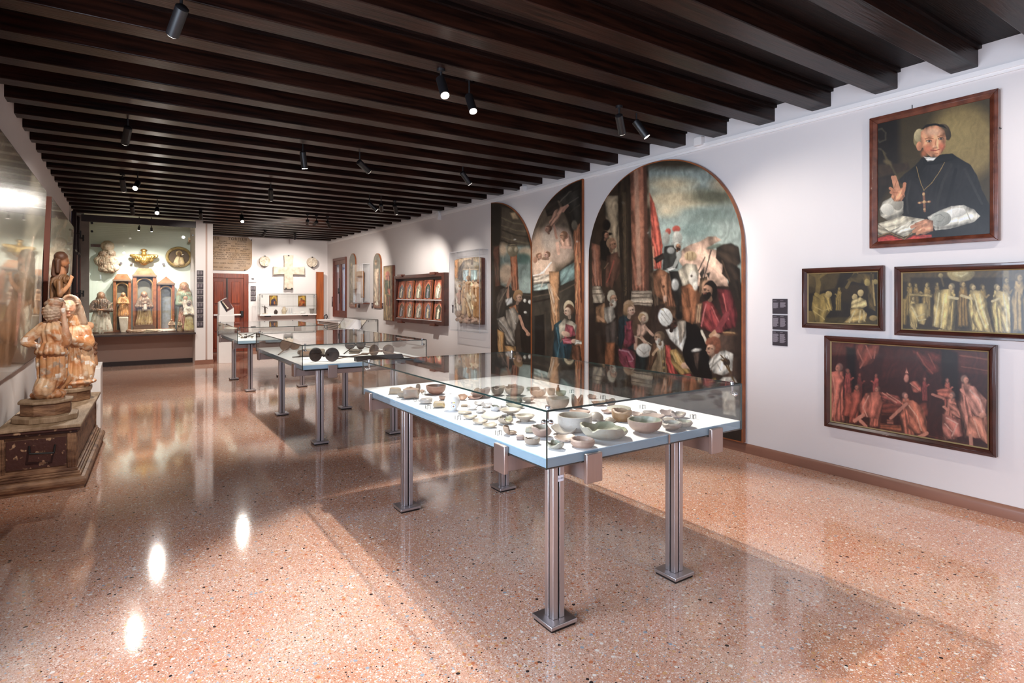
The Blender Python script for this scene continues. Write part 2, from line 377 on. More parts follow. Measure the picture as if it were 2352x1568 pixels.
            pol(shade(rb, .55), [x-r*1.2+ln*.1, y+r*.8, x+r*1.3+ln*.1, y+r*.8, x+r*2.7+ln*.4, y+H*.35, x+r*2.6+ln, y+H*.95, x-r*2.4+ln, y+H*.95, x-r*2.8+ln*.4, y+H*.4])
            pol(rb, [x-r*1.1+ln*.1, y+r*1.0, x+r*1.0+ln*.1, y+r*1.0, x+r*1.9+ln*.4, y+H*.3, x+r*1.6+ln, y+H*.92, x-r*1.7+ln, y+H*.92, x-r*2.2+ln*.4, y+H*.4], amp=.22)
            for q in (-.9, .1, .9):
                lin_(shade(rb, 1.22), r*.4, [x+q*r+ln*.2, y+H*.25, x+q*r*1.3+ln*.6, y+H*.55, x+q*r*1.5+ln, y+H*.88])
                lin_(shade(rb, .7), r*.35, [x+(q+.4)*r+ln*.2, y+H*.25, x+(q+.45)*r*1.3+ln, y+H*.9])
            sg = 1 if ln >= 0 else -1
            lin_(shade(rb, 1.15), r*.9, [x-sg*r, y+H*.17, x+sg*r*1.6, y+H*.3, x+sg*r*2.6, y+H*.24]); ell(sk, x+sg*r*2.9, y+H*.235, r*.5, r*.4)
            lin_(shade(sk, .75), r*.9, [x, y+r*.5, x, y+r*1.5]); ell(shade(hr, .62), x-sg*r*.25, y-r*.2, r*1.0, r*1.15); ell(sk, x+sg*r*.22, y+r*.12, r*.7, r*.9); ell(shade(sk, .6), x+sg*r*.5, y, r*.16, r*.12)
    g = fbm(u/(40*fs), v/(40*fs), seed, 5)-.5; g2 = fbm(u/(5*fs), v/(14*fs), seed+3, 2)-.5
    col = col*(1+tex*1.6*g[:, None]+tex*.8*g2[:, None])
    br = fbm(u/(3.5*fs)+v/(22*fs), v/(3.5*fs)-u/(30*fs), seed+9, 2)-.5
    return np.clip(col*(1+.12*br[:, None]), 0, 1)

def canvas(name, parent, X, y0, y1, z0, top, nx, nz, frame, base, ops, matl=None, seed=1, gain=.72, tex=.16, fs=1.0, lean=0, sat=.9):
    """painted surface on a plane facing -X (right wall): z from z0 to top(y); paint laid in the photo's measurements"""
    ys = np.linspace(y0, y1, nx); s = np.linspace(0, 1, nz)
    T = np.array([top(y) for y in ys]) if callable(top) else np.full(nx, top)
    Y = np.repeat(ys, nz); Z = z0+np.outer(T-z0, s).ravel(); Xv = X-lean*(Z-z0)
    u, v = proj(Xv, Y, Z); ox, oy, sc = frame
    c = paint((u-ox)*sc, (v-oy)*sc, base, ops, seed, tex, fs)
    l = s2l(c)*gain; g = l.mean(1, keepdims=True); l = np.clip(g+(l-g)*sat, 0, .95)
    i = np.arange((nx-1)*nz).reshape(nx-1, nz)[:, :-1].ravel()
    f = np.stack([i, i+1, i+nz+1, i+nz], 1)
    mb = MB(); mb.v = list(map(tuple, np.stack([Xv, Y, Z], 1))); mb.f = list(map(tuple, f.tolist())); mb.m = [0]*len(f)
    return mb.build(name, matl or M['oil'], parent, cols=l, smooth=0)

# ------------------------------------------------------------------ carving: solids fused into one skin
def rcone(mb, a, b, ra, rb, n=14):
    mb.ball(a, (ra,)*3, 2); mb.ball(b, (rb,)*3, 2)
    if (Vector(a)-Vector(b)).length > 1e-4: mb.tube(a, b, ra, rb, n)
def sculpt(name, prims, voxel, matl, parent=None, folds=12, axis=None, origin=None, smooth=2, seed=0, gain=1.1):
    """prims: ('c', a, b, ra, rb, col, fold) or ('e', centre, radii, col, fold[, rotation])"""
    mb = MB()
    for p in prims:
        if p[0] == 'c': rcone(mb, p[1], p[2], p[3], p[4])
        else: mb.ball(p[1], p[2], 3, p[5] if len(p) > 5 else None)
    me = bpy.data.meshes.new('tmp'); me.from_pydata(mb.v, [], mb.f); ob = bpy.data.objects.new('tmp', me); C.objects.link(ob)
    r = ob.modifiers.new('r', 'REMESH'); r.mode = 'VOXEL'; r.voxel_size = voxel
    if smooth: q = ob.modifiers.new('s', 'SMOOTH'); q.factor = .5; q.iterations = smooth
    dg = bpy.context.evaluated_depsgraph_get(); m2 = bpy.data.meshes.new_from_object(ob.evaluated_get(dg))
    bpy.data.objects.remove(ob); bpy.data.meshes.remove(me)
    n = len(m2.vertices); v = np.zeros(n*3); m2.vertices.foreach_get('co', v); v = v.reshape(-1, 3)
    nr = np.zeros(n*3); m2.vertex_normals.foreach_get('vector', nr); nr = nr.reshape(-1, 3)
    W = np.zeros(n); Cc = np.zeros((n, 3)); Fd = np.zeros(n)
    for p in prims:
        if p[0] == 'c':
            a = np.array(p[1], float); b = np.array(p[2], float); d = b-a; L = (d@d)+1e-9
            t = np.clip((v-a)@d/L, 0, 1); dist = np.linalg.norm(v-a-t[:, None]*d, axis=1)-(p[3]+(p[4]-p[3])*t); col = p[5]; fo = p[6] if len(p) > 6 else 0
        else:
            q = v-np.array(p[1]); 
            if len(p) > 5: q = q@np.array(p[5])
            R = np.array(p[2]); dist = (np.linalg.norm(q/R, axis=1)-1)*R.min(); col = p[3]; fo = p[4] if len(p) > 4 else 0
        wt = np.exp(-np.clip(dist, -.02, 1)/(voxel*.9)); W += wt; Cc += wt[:, None]*s2l(hx(col)); Fd += wt*fo
    Cc /= W[:, None]; Fd /= W
    if Fd.max() > 0:
        ax = axis or (v[:, 0].mean(), v[:, 1].mean()); th = np.arctan2(v[:, 1]-ax[1], v[:, 0]-ax[0]); zz = v[:, 2]; H = np.ptp(zz)+1e-6
        ph = th*folds+5*fbm(zz/H*2.5+3, th*1.5+5, seed+4, 3)+2.2*np.sin(zz/H*7+seed)
        k = np.sin(ph); v = v+nr*(Fd*(k-.3*k*k))[:, None]; Cc *= (1+.0*k)[:, None]
    o = OFF[parent.name] if parent is not None else (np.array(origin, float) if origin is not None else np.array([v[:, 0].mean(), v[:, 1].mean(), v[:, 2].min()]))
    m2.vertices.foreach_set('co', (v-o).ravel()); m2.update(); m2.name = name
    for a in list(m2.color_attributes): m2.color_attributes.remove(a)
    paint_layer(m2, np.clip(Cc*gain, 0, .95)); m2.materials.clear(); m2.materials.append(matl); m2.shade_smooth()
    ob = bpy.data.objects.new(name, m2); C.objects.link(ob); OFF[ob.name] = o
    if parent is not None: ob.parent = parent
    else: ob.location = o
    return ob
def rotz(a): c, s = math.cos(a), math.sin(a); return ((c, -s, 0), (s, c, 0), (0, 0, 1))
# ------------------------------------------------------------------ the room
XL, XR, YB, YF = -.8, 4.97, -4.0, 17.18
fl = struct(MB().box(XL-.3, XR+.3, YB-.2, YF+.2, -.12, -.012).build('floor', M['darkbase']))
for a, b in ((YB, 4.277), (4.283, YF)):
    MB().box(XL, XR, a, b, -.012, 0).build('terrazzo_slab', M['terrazzo'], fl)
ce = struct(MB().box(XL-.2, XR+.2, YB-.2, YF+.2, 3.25, 3.4).build('ceiling', M['plank']))
for i in range(-10, 31):
    y = 1.562+.5087*i
    x0 = XL-.02 if y < 14.1 else 1.45
    MB().box(x0, XR+.02, y, y+.165, 3.104, 3.26).build('beam', M['beam'], ce, bevel=.006)
    MB().box(x0, XR+.02, y-.022, y, 3.225, 3.255).build('batten', M['plank'], ce)
wr = MB()
wr.box(XR, XR+.3, YB-.2, 15.40, -.02, 3.3).box(XR, XR+.3, 16.55, YF+.2, -.02, 3.3).box(XR, XR+.3, 15.40, 16.55, -.02, .92).box(XR, XR+.3, 15.40, 16.55, 2.56, 3.3)
struct(wr.build('wall_right', M['wall']))
wl = MB(); ys = [YB-.2, -1.75, -.05, 1.45, 3.15, 15.7]
for k in (0, 2, 4): wl.box(XL-.2, XL, ys[k], ys[k+1], -.02, 3.3)
for k in (1, 3): wl.box(XL-.2, XL, ys[k], ys[k+1], -.02, .9).box(XL-.2, XL, ys[k], ys[k+1], 2.4, 3.3)  # openings added out of view beside the camera for the assumed daylight
struct(wl.build('wall_left', M['wall']))
wb = MB().box(XL-.2, .3, YB-.2, YB, -.02, 3.3).box(3.9, XR+.2, YB-.2, YB, -.02, 3.3).box(.3, 3.9, YB-.2, YB, -.02, .8).box(.3, 3.9, YB-.2, YB, 2.7, 3.3)  # unseen opening added behind the camera to let outside light in
struct(wb.build('wall_back', M['wall']))
struct(MB().box(1.3, XR+.2, YF, YF+.2, -.02, 3.3).build('wall_far', M['wall']))
# niche at the end of the left wall: glazed, with low mauve panel under it
nb = MB().box(XL, 1.32, 15.6, 15.75, .6, 3.3).box(XL, -.66, 14.36, 15.6, .6, 3.3).box(-.66, 1.30, 14.36, 15.6, 3.2, 3.3)
struct(nb.build('wall_niche', M['nichewall']))
struct(MB().box(XL, 1.30, 15.05, 15.2, 0, .68).build('wall_niche_base', M['lowpanel']))
struct(MB().box(XL, 1.30, 15.02, 15.05, 0, .095).build('baseboard_niche', M['darkbase']))
struct(MB().box(-.72, 1.30, 14.3, 15.6, .675, .712).build('trim_1', M['darkbase']))
struct(MB().box(XL, -.575, 14.3, 14.36, 0, 3.104).build('trim_2', mat('grey_post', '8a8078', .5, noise=.3)))
struct(MB().box(-.7, 1.30, 14.28, 14.36, 2.985, 3.12).build('trim_3', M['darkbase']))
gp = MB().box(-.57, 1.285, 14.325, 14.335, .712, 2.985).build('window_2', M['glass']); struct(gp)
for u, v in ((211, 512), (211, 531), (443, 521), (443, 540)):
    p = onY(u, v, 14.30); MB().tube((p[0], 14.285, p[2]), (p[0], 14.34, p[2]), .022, n=10).build('glass_clamp', M['black'], gp)
# pier between the niche and the far room
struct(MB().box(1.30, 1.50, 14.42, YF, 0, 3.26).box(1.50, 1.535, 14.46, YF, 0, 3.26).box(1.535, 1.645, 14.42, YF, 0, 3.26).build('wall_pier', M['wall']))
struct(MB().box(1.50, 1.535, 14.44, 14.46, .1, 3.1).build('trim_4', M['lowpanel']))
struct(MB().box(1.285, 1.66, 14.405, 14.42, 0, .095).build('baseboard_pier', M['base']))
# skirting and picture rail
bb = MB()
prof = [(XR, 0), (XR-.024, 0), (XR-.026, .06), (XR-.018, .078), (XR-.006, .088), (XR, .088)]
bb.prism([(x, YB, z) for x, z in prof], (0, YB, 0), (0, 14.6, 0))
struct(bb.build('baseboard_right', M['base']))
struct(MB().box(2.85, XR, YF-.02, YF, 0, .09).build('baseboard_far', M['base']))
struct(MB().box(XR-.022, XR, YB, YF, 3.035, 3.07).box(XR-.012, XR, YB, YF, 3.012, 3.035).build('trim_5', M['white']))
struct(MB().box(XL, XL+.02, YB, 14.3, 0, .088).build('baseboard_left', M['base']))
for u, v, w_ in ((1607, 326, .10), (1008, 494, .12), (858, 522, .10), (1203, 435, .1)):
    p = onX(u, v, XR-.02)
    t = thing('junction_box', {1607: 'small white cable box on the wall rail left of the bishop portrait', 1008: 'white sensor bracket on the rail above the relief case', 858: 'small white box on the rail near the far window', 1203: 'small white box on the rail between arched panel and beams'}[u], 'box', (XR-.02, p[1], p[2]-.04))
    MB().box(XR-.06, XR, p[1]-w_/2, p[1]+w_/2, p[2]-.04, p[2]+.045).build('housing', M['white'], t, bevel=.004)
    MB().box(XR-.04, XR-.02, p[1]-.012, p[1]+.012, p[2]+.045, 3.1).build('conduit', M['white'], t)
    if u == 1008: MB().box(XR-.09, XR-.02, p[1]-.1, p[1]-.05, p[2]-.10, p[2]-.04).build('sensor', M['white'], t)

# window in the right wall
wn = struct(thing('window_1', 'x', 'x', (XR, 15.97, .92))); del wn['label']; del wn['category']
f = MB()
for a in ((15.40, 15.47, .92, 2.56), (16.48, 16.55, .92, 2.56), (15.47, 16.48, .92, .99), (15.47, 16.48, 2.49, 2.56)):
    f.box(XR-.035, XR+.08, a[0], a[1], a[2], a[3])
f.build('window_frame', M['winframe'], wn, bevel=.004)
for a, b in ((15.47, 15.97), (15.98, 16.48)):
    f = MB()
    for q in ((a, a+.07, .99, 2.49), (b-.07, b, .99, 2.49), (a+.07, b-.07, .99, 1.10), (a+.07, b-.07, 2.38, 2.49)): f.box(XR-.01, XR+.04, *q)
    s_ = f.build('sash', M['winframe'], wn)
    MB().box(XR+.012, XR+.018, a+.07, b-.07, 1.10, 2.38).build('pane', M['glass'], s_)
MB().tube((XR-.045, 16.0, 1.56), (XR-.045, 16.0, 1.72), .012).tube((XR, 16.0, 1.60), (XR-.05, 16.0, 1.60), .01).box(XR-.02, XR-.008, 15.98, 16.02, 1.3, 2.0).build('handle', M['black'], wn)
ho = MB().box(XR+1.2, XR+1.3, 12, 26, -1, 5).build('house_outside', mat('outside_render', '9db4d6', .9, noise=.2, nscale=.6)); tag(ho, 'pale blue neighbouring facade seen through the far casement window', 'building')

# pointed windows in the left wall, half hidden
for n, (y0, y1, zt) in enumerate(((12.75, 13.25, 3.02), (13.62, 14.20, 3.02))):
    t = struct(thing('window_%d' % (n+3), 'x', 'x', (XL, (y0+y1)/2, .9))); del t['label']; del t['category']
    X = XL+.06; ym = (y0+y1)/2; f = MB(); zs = 2.32
    for a, b in (((y0, .9), (y0, zs)), ((y1, .9), (y1, zs)), ((y0, zs), (y1, zs)), ((y0, .9), (y1, .9)), ((ym, .9), (ym, zs)), ((y0, zs), (y0+.1, 2.7)), ((y0+.1, 2.7), (ym, zt)), ((y1, zs), (y1-.1, 2.7)), ((y1-.1, 2.7), (ym, zt))):
        f.tube((X, a[0], a[1]), (X, b[0], b[1]), .035, n=6)
    f.build('window_frame', M['windark'], t)
    MB().prism([(XL+.02, y0, .9), (XL+.02, y1, .9), (XL+.02, y1, zs), (XL+.02, y1-.1, 2.7), (XL+.02, ym, zt), (XL+.02, y0+.1, 2.7), (XL+.02, y0, zs)], (0, 0, 0), (.01, 0, 0)).build('pane', mat('blue_dusk_pane', '5a608c', .1, noise=.3), t)
    for z in (1.55, 2.62): MB().tube((X, ym, z), (X+.09, ym, z), .012).tube((X+.09, ym, z-.06), (X+.09, ym, z+.06), .014).build('handle', M['black'], t)
    MB().box(XL+.02, XL+.1, y1-.12, y1-.06, .95, 2.25).build('shutter', M['winframe'], t)

# ------------------------------------------------------------------ framed pictures on the right wall
def corners(X, *px):
    q = [onX(u, v, X) for u, v in px]
    return q
def framed(name, label, X, tl, tr, bl, br, fw, fr, base, ops, frame_m, seed=3, gain=.72, nx=230, nz=190, gilt=True, thick=.055, tex=.16, fs=1.0, group=None, cat='painting'):
    q = corners(X, tl, tr, bl, br)
    y1 = (q[0][1]+q[2][1])/2; y0 = (q[1][1]+q[3][1])/2; z1 = (q[0][2]+q[1][2])/2; z0 = (q[2][2]+q[3][2])/2
    t = thing(name, label, cat, (XR, (y0+y1)/2, z0), group)
    o = [(y0, z0), (y1, z0), (y1, z1), (y0, z1)]; 
    def ins(d): return [(y0+d, z0+d), (y1-d, z0+d), (y1-d, z1-d), (y0+d, z1-d)]
    A, B, D = o, ins(fw*.45), ins(fw)
    mb = MB()
    for i in range(4):
        j = (i+1) % 4
        for (P, Q, xa, xb) in ((A, B, X, X), (B, D, X, X+.018)):
            xw = XR-.004
            mb.add([(xa, *P[i]), (xa, *P[j]), (xb, *Q[j]), (xb, *Q[i]), (xw, *P[i]), (xw, *P[j]), (xw, *Q[j]), (xw, *Q[i])], [(0, 3, 2, 1), (4, 5, 6, 7), (0, 1, 5, 4), (1, 2, 6, 5), (2, 3, 7, 6), (3, 0, 4, 7)])
    mb.build('frame', frame_m, t, bevel=.003)
    if gilt:
        g = MB(); E_ = ins(fw+.008); xf = X+.012
        for i in range(4):
            j = (i+1) % 4
            g.add([(xf, *D[i]), (xf, *D[j]), (xf+.01, *E_[j]), (xf+.01, *E_[i])], [(0, 3, 2, 1)])
        g.build('slip', M['gilt'], t)
    MB().box(X+.03, XR-.006, y0+fw*.8, y1-fw*.8, z0+fw*.8, z1-fw*.8).build('stretcher', M['frame'], t)
    canvas('canvas', t, X+.024, y0+fw*.9, y1-fw*.9, z0+fw*.9, z1-fw*.9, nx, nz, fr, base, ops, seed=seed, gain=gain, tex=tex, fs=fs)
    return t

PORTRAIT = '''S 120;E 8c7644 960 560 300 330;E 9a844e 900 520 160 160;S 60;P 1e1610 100 300 400 300 405 760 300 1000 150 1250 100 1250
S 20;P 3a2a1c 180 760 480 740 500 800 190 880;P 2c2018 190 880 440 900 400 930 190 940
L 4a4232 12 200 460 250 440 285 480 280 540 230 560 200 520;L 4a4232 12 190 610 240 620 285 660;L 55492e 16 260 640 290 700 330 760 390 880;E 6a5a3a 300 735 34 20 20
S 7;P 211f20 440 850 540 770 600 700 780 672 870 660 910 690 1030 760 1090 860 1130 980 1205 1130 1210 1420 640 1420 430 1230 415 1100 460 960 400 890
L 111011 30 700 700 620 760 560 860;L 302d2c 24 860 760 790 900 740 1080 730 1180;L 302d2c 22 980 800 1060 960 1130 1100;L 151315 30 900 800 860 960 820 1110;L 302d2c 18 500 900 470 1040 480 1180;P 121112 600 690 760 670 860 660 910 700 800 740 700 760 620 760
P b9b19e 230 1150 260 1080 340 1040 440 1080 440 1180 400 1230 300 1245 240 1210;E dad3c0 300 1150 60 50 20;E a19a88 390 1110 45 50
S 5;P d08a60 345 1000 380 960 440 960 455 1030 420 1080 360 1080 330 1040;L d58f66 30 375 985 345 870;L d58f66 28 400 975 365 865;L c98058 30 435 1010 452 925;L c98058 28 370 1000 325 965;L c98058 24 365 1020 330 1000;L a8603e 5 362 960 380 900;L a8603e 5 350 1000 395 1005
P d9d2c0 650 1215 760 1160 860 1120 970 1112 1060 1150 1115 1210 1060 1260 960 1290 850 1320 720 1335 690 1290;E f0eadc 900 1180 90 40 -10;E a8a79a 770 1235 88 66 -10;L 8a8a80 5 710 1210 760 1190 800 1220 770 1260 730 1250;L 8a8a80 5 780 1280 830 1250 840 1210;L b5ae9c 8 980 1140 1030 1250
P d2c6aa 205 1275 330 1240 430 1205 560 1225 640 1240 600 1300 510 1370 440 1390 330 1350 200 1375;P e2d8c0 330 1340 480 1260 620 1235 560 1320 440 1375;P a89c84 210 1270 320 1345 330 1355 200 1380;L 8a6a44 9 195 1390 320 1355 450 1412 515 1350
P b02f22 185 1405 320 1372 450 1420 520 1380 690 1368 690 1405 180 1450
P d2916c 540 1270 640 1235 700 1250 700 1340 620 1372 540 1355;L d2916c 30 600 1265 515 1305;L cc8860 28 590 1300 530 1345;L cc8860 26 620 1330 560 1365;L a8623f 5 540 1285 590 1275
E 8a7a50 590 530 62 85 10;E b9a678 575 500 42 60 10;E 4a3c2c 822 480 34 62 -12;E 5a4a34 780 440 60 40
P dc9468 590 470 640 425 740 412 800 450 815 520 808 590 780 650 735 690 680 688 625 640 590 580;E d88c62 578 595 26 42;S 30;E d8704c 775 600 22 28;E d87c54 655 615 34 34;E e8b088 700 470 70 30;E b8683f 620 660 26 30;S 5
P 17110f 592 452 640 405 720 394 790 410 820 440 760 420 700 412 640 428
E 8a5a3c 664 551 26 11;E 8a5a3c 768 530 24 11;E d8c0a8 664 552 18 6;E d8c0a8 768 531 16 6;E 1a100c 667 551 7 7;E 1a100c 770 530 7 7;L 3a2418 4 640 546 664 541 690 546;L 3a2418 4 746 525 768 519 790 524;L 9a6038 7 630 532 662 522 702 528;L 9a6038 7 742 512 772 502 804 508;L c87c50 6 728 535 722 575 728 600;E e0a27a 716 602 20 13;L 8a4028 5 700 612 738 610;L b04a38 9 680 630 700 634 720 633 757 624;L 7a2a20 3 684 631 720 635 755 625;L c47850 8 700 660 740 658
P ded7ca 612 680 640 690 735 690 700 726 650 728
L a8874e 5 555 775 575 860 598 935 622 985;L a8874e 5 622 980 690 915 750 830 802 738
L 8a5a40 20 618 1005 628 1165;L 8a5a40 18 572 1092 672 1082;E c8a06a 618 1016 12 12;E c8a06a 624 1085 14 14;E c8a06a 626 1150 10 10;E c8a06a 582 1092 9 9;E c8a06a 662 1083 9 9'''
framed('portrait_painting', 'large dark oil portrait of a churchman in black cape and white sleeves raising one hand', 4.915,
       (1995, 272), (2292, 203), (1998, 566), (2293, 557), .052, (1960, 180, 3.824), '453820', PORTRAIT, M['frame'], seed=11, nx=300, nz=330, gilt=False, tex=.07)
SMALLP = '''S 14;P 241a0e 345 140 860 140 860 545 345 545;P 4a3a1c 345 140 600 140 560 260 345 300;E 5a4826 430 200 70 60;P 4a3c1c 350 470 860 460 860 550 350 550;E 33250f 700 300 120 70
S 6;L 7a6330 34 430 170 440 230 430 300;L 7a6330 20 430 170 380 150;L 7a6330 20 440 180 490 150;L 6f5a2c 22 640 250 700 150;L 8a7038 14 700 200 720 150;L 8a7038 10 820 150 830 330;P 6a5428 640 200 700 150 840 150 850 420 800 400 790 230;L a88c50 12 830 200 845 380
E a8904e 790 215 22 26;E a8904e 850 210 16 20;G 590 260 170 -10 8a7034 a88a4c 8a7034;P 947a3a 400 310 480 290 530 330 540 400 480 480 500 500 440 520 400 470 390 400;P a88c46 470 300 520 300 540 420 500 420;E b39758 512 300 24 24;L a08440 26 420 300 470 330;L c0a45c 8 410 390 470 420 520 400;L c0a45c 8 400 420 460 460 480 480
E c4aa70 742 292 22 26;E c4aa70 700 322 20 24;P c8b074 680 340 740 320 780 340 790 380 760 400 700 410 670 400;P b89a58 665 400 760 405 790 440 780 500 730 510 620 505 670 450;L d9c48a 10 700 420 660 500;L d9c48a 10 740 420 730 500;L d9c48a 8 765 420 770 490;E 7a6230 375 470 40 50;E a0844a 835 470 30 20'''
framed('small_gold_painting', 'small framed golden monochrome painting of kneeling figures, above the red painting', 4.93, (1840, 616), (2027, 610), (1843, 751), (2030, 762), .042, (1740, 580, 3.136), '3a2c16', SMALLP, M['framedk'], seed=21, nx=200, nz=160, gain=.6)
RIGHTP = '''S 16;P 3c2c16 1010 110 1990 90 1990 630 1010 600;P 5a4726 1010 120 1990 100 1990 200 1010 210;P 33240f 1100 180 1800 180 1800 330 1100 330;P 4a3818 1010 540 1990 560 1990 640 1010 600
S 8;E a8935a 1465 150 100 60;E c8b478 1465 150 60 30;L d8c890 10 1420 150 1465 170 1510 150;L 8a7440 40 1790 110 1790 240;L 6a5630 14 1320 160 1340 240;E a8925a 1320 165 18 16
G 1095 232 240 0 8a7038 a88c50 8a7038;G 1140 236 200 4 7a6230 9c8248 7a6230;G 1222 232 250 -4 9a7e42 b89c5e a0884c;G 1293 228 200 0 7a6232 a88c54 7a6232;P a08850 1090 290 1260 300 1255 322 1085 310;G 1622 248 250 0 8a7038 a88c54 8a7038;G 1790 200 300 0 8a7038 b0945a 8a7038
P 8a7036 1030 330 1080 330 1070 520 1030 520;G 1120 330 230 6 b39a5c c0a468 a88c50;P b89e5e 1095 370 1220 360 1240 430 1200 520 1110 500 1090 430;L d8c488 9 1110 390 1150 460 1200 440;L d8c488 9 1120 420 1160 490 1210 480;L c0a468 18 1110 520 1150 570
G 1480 228 330 0 8a6a30 b8985a b09460;G 1395 246 340 -30 c4a860 ceb078 d0bc88;P c9ae68 1290 270 1380 260 1420 330 1380 400 1390 560 1260 530 1270 380;L e4d298 10 1310 290 1290 420 1275 520;L e4d298 9 1350 300 1330 430 1320 540;L dcc890 20 1380 320 1440 330
G 1552 250 340 30 ceb26c d0b47c c8ac6c;P cfb470 1530 280 1600 270 1650 340 1660 420 1700 590 1590 560 1540 490 1560 400;L ecdca4 10 1560 300 1590 420 1640 540;L ecdca4 9 1600 300 1620 400 1660 520;L dcc48c 20 1540 330 1470 310
G 1728 252 350 20 d0b670 d4b880 dcc48c;P d2b874 1720 280 1800 280 1850 360 1860 470 1850 600 1760 560 1750 420 1700 330;L f0e2b0 10 1770 300 1790 420 1800 560;L f0e2b0 9 1810 320 1830 430 1830 560;L dcc890 18 1740 330 1690 350
G 1885 180 420 0 a88a50 bc9c64 b09460;G 1970 160 430 0 9a7e44 b0925a 8a7038;L b89c60 20 1310 560 1350 580;L b89c60 18 1620 590 1680 600'''
framed('long_gold_painting', 'long framed golden monochrome painting of standing robed figures, cut by the right edge', 4.93, (2052, 612), (2420, 599), (2055, 771), (2420, 786), .044, (1740, 580, 3.136), '3c2c16', RIGHTP, M['framedk'], seed=31, nx=260, nz=150, gain=.6)
REDP = '''S 20;P 3a1614 500 630 1680 690 1680 1450 500 1260;P 5c2a20 500 640 700 640 660 740 500 740;P 50221c 1420 700 1680 720 1680 880 1430 860;P 441a16 900 690 1320 720 1320 900 900 900;P 180a0c 640 680 700 690 710 900 690 1020 640 980;P 1a0a0c 1320 690 1440 720 1450 1060 1380 1060 1330 940
S 9;P 7a3a2c 700 650 880 660 870 730 820 800 740 830 715 760;L a05a48 10 720 700 760 790 740 830;L a05a48 10 780 670 820 760;L 9a5444 9 850 680 840 760;P 5c2620 1110 700 1330 720 1310 850 1240 900 1180 820;L 8a4436 10 1150 720 1200 800 1260 870;L 8a4436 9 1230 730 1280 830;P 6a3024 890 1070 1220 1080 1230 1180 890 1170;P 5a261e 500 1180 900 1230 1660 1400 1670 1450 500 1260;P 8a4a30 880 1230 1100 1250 1100 1300 880 1270;L 7a4434 12 1460 740 1660 770;L 7a4434 8 1470 820 1660 850
P 8a4438 880 1000 1010 1030 1060 1090 1000 1100 900 1060;L c88a70 7 900 1010 1000 1080;L c88a70 6 930 1010 1040 1085
G 585 830 420 -6 b4604c b4705a c08474;P b86450 515 860 580 850 620 920 590 1060 560 1200 515 1210;L d88a70 8 540 880 560 1000 540 1180;G 650 850 220 0 8a3c34 a05a48 a86a58;G 735 880 200 0 5a2420 8a4438 6a3028
G 718 970 280 -30 9a4634 a05e48 8a5848;P 9c4a38 640 1010 740 1000 750 1080 700 1190 610 1170;G 855 885 180 -4 8a3a34 b4604c a05a4c;G 862 985 290 -24 b4604a b8745e a86a58;P b9644e 780 1010 870 1000 900 1080 870 1200 760 1180 720 1120;L e09a80 8 800 1030 760 1110 790 1180;L d88a70 26 700 1210 760 1170;L d88a70 24 780 1250 740 1210
E c07c68 1072 905 18 30;P c4806a 1060 870 1072 830 1088 870;P a85846 1100 930 1150 920 1200 1000 1120 1010;G 1205 910 170 0 7a3430 a05c4c a06050;L c08068 8 1100 940 1160 990
G 1065 1030 330 30 b4644a c4806a cc9080;P b8684c 1040 1070 1120 1060 1190 1120 1220 1220 1220 1310 1130 1300 1080 1260 1100 1180;L e0a080 9 1090 1100 1150 1180 1180 1280;L c88068 24 1070 1090 960 1190;P 8a5040 930 1200 980 1200 980 1240 930 1240;L cc8468 26 1160 1330 1220 1300
G 1368 920 210 0 9a5040 b87464 a86a58;P a85c48 1290 990 1360 970 1420 1000 1400 1060 1300 1040;L b87460 18 1260 1020 1340 1050;G 1400 1030 340 -16 b06c58 c4846c b89080;P b87460 1370 1080 1420 1090 1500 1190 1480 1200 1400 1170;P b06a5a 1330 1160 1460 1200 1480 1320 1350 1350 1330 1260;L e0aa94 9 1360 1190 1440 1230 1400 1320;L e0aa94 8 1350 1230 1400 1290
G 1495 915 440 60 c07c68 c88870 c89884;P c48470 1480 960 1560 960 1650 1060 1640 1170 1560 1180 1520 1090;L e4b09c 10 1530 990 1600 1060 1620 1150;P c07a60 1520 1180 1650 1180 1660 1380 1600 1340 1500 1320;L e0a488 9 1560 1200 1600 1330;L c88870 28 1535 1320 1540 1390;E c88870 1620 1170 26 20'''
framed('red_painting', 'large framed dark red monochrome painting of figures around a deathbed, lowest on the right wall', 4.925, (1891.5, 770), (2288, 793), (1894, 978.6), (2287, 1051), .044, (1740, 580, 3.136), '3c1a16', REDP, M['framedk'], seed=41, nx=280, nz=220)
p = onX(2095, 241, XR-.004); w_ = MB().tube(p, (p[0], p[1], p[2]-.06), .003, n=6).build('picture_wire', M['black']); tag(w_, 'short dark hanging wire above the churchman portrait', 'wire')
p = onX(2296, 295, XR-.01); w_ = MB().tube((XR-.03, p[1], p[2]), (XR, p[1], p[2]), .008, n=8).build('wall_hook', M['black']); tag(w_, 'small dark hook at the right edge of the churchman portrait', 'hook')
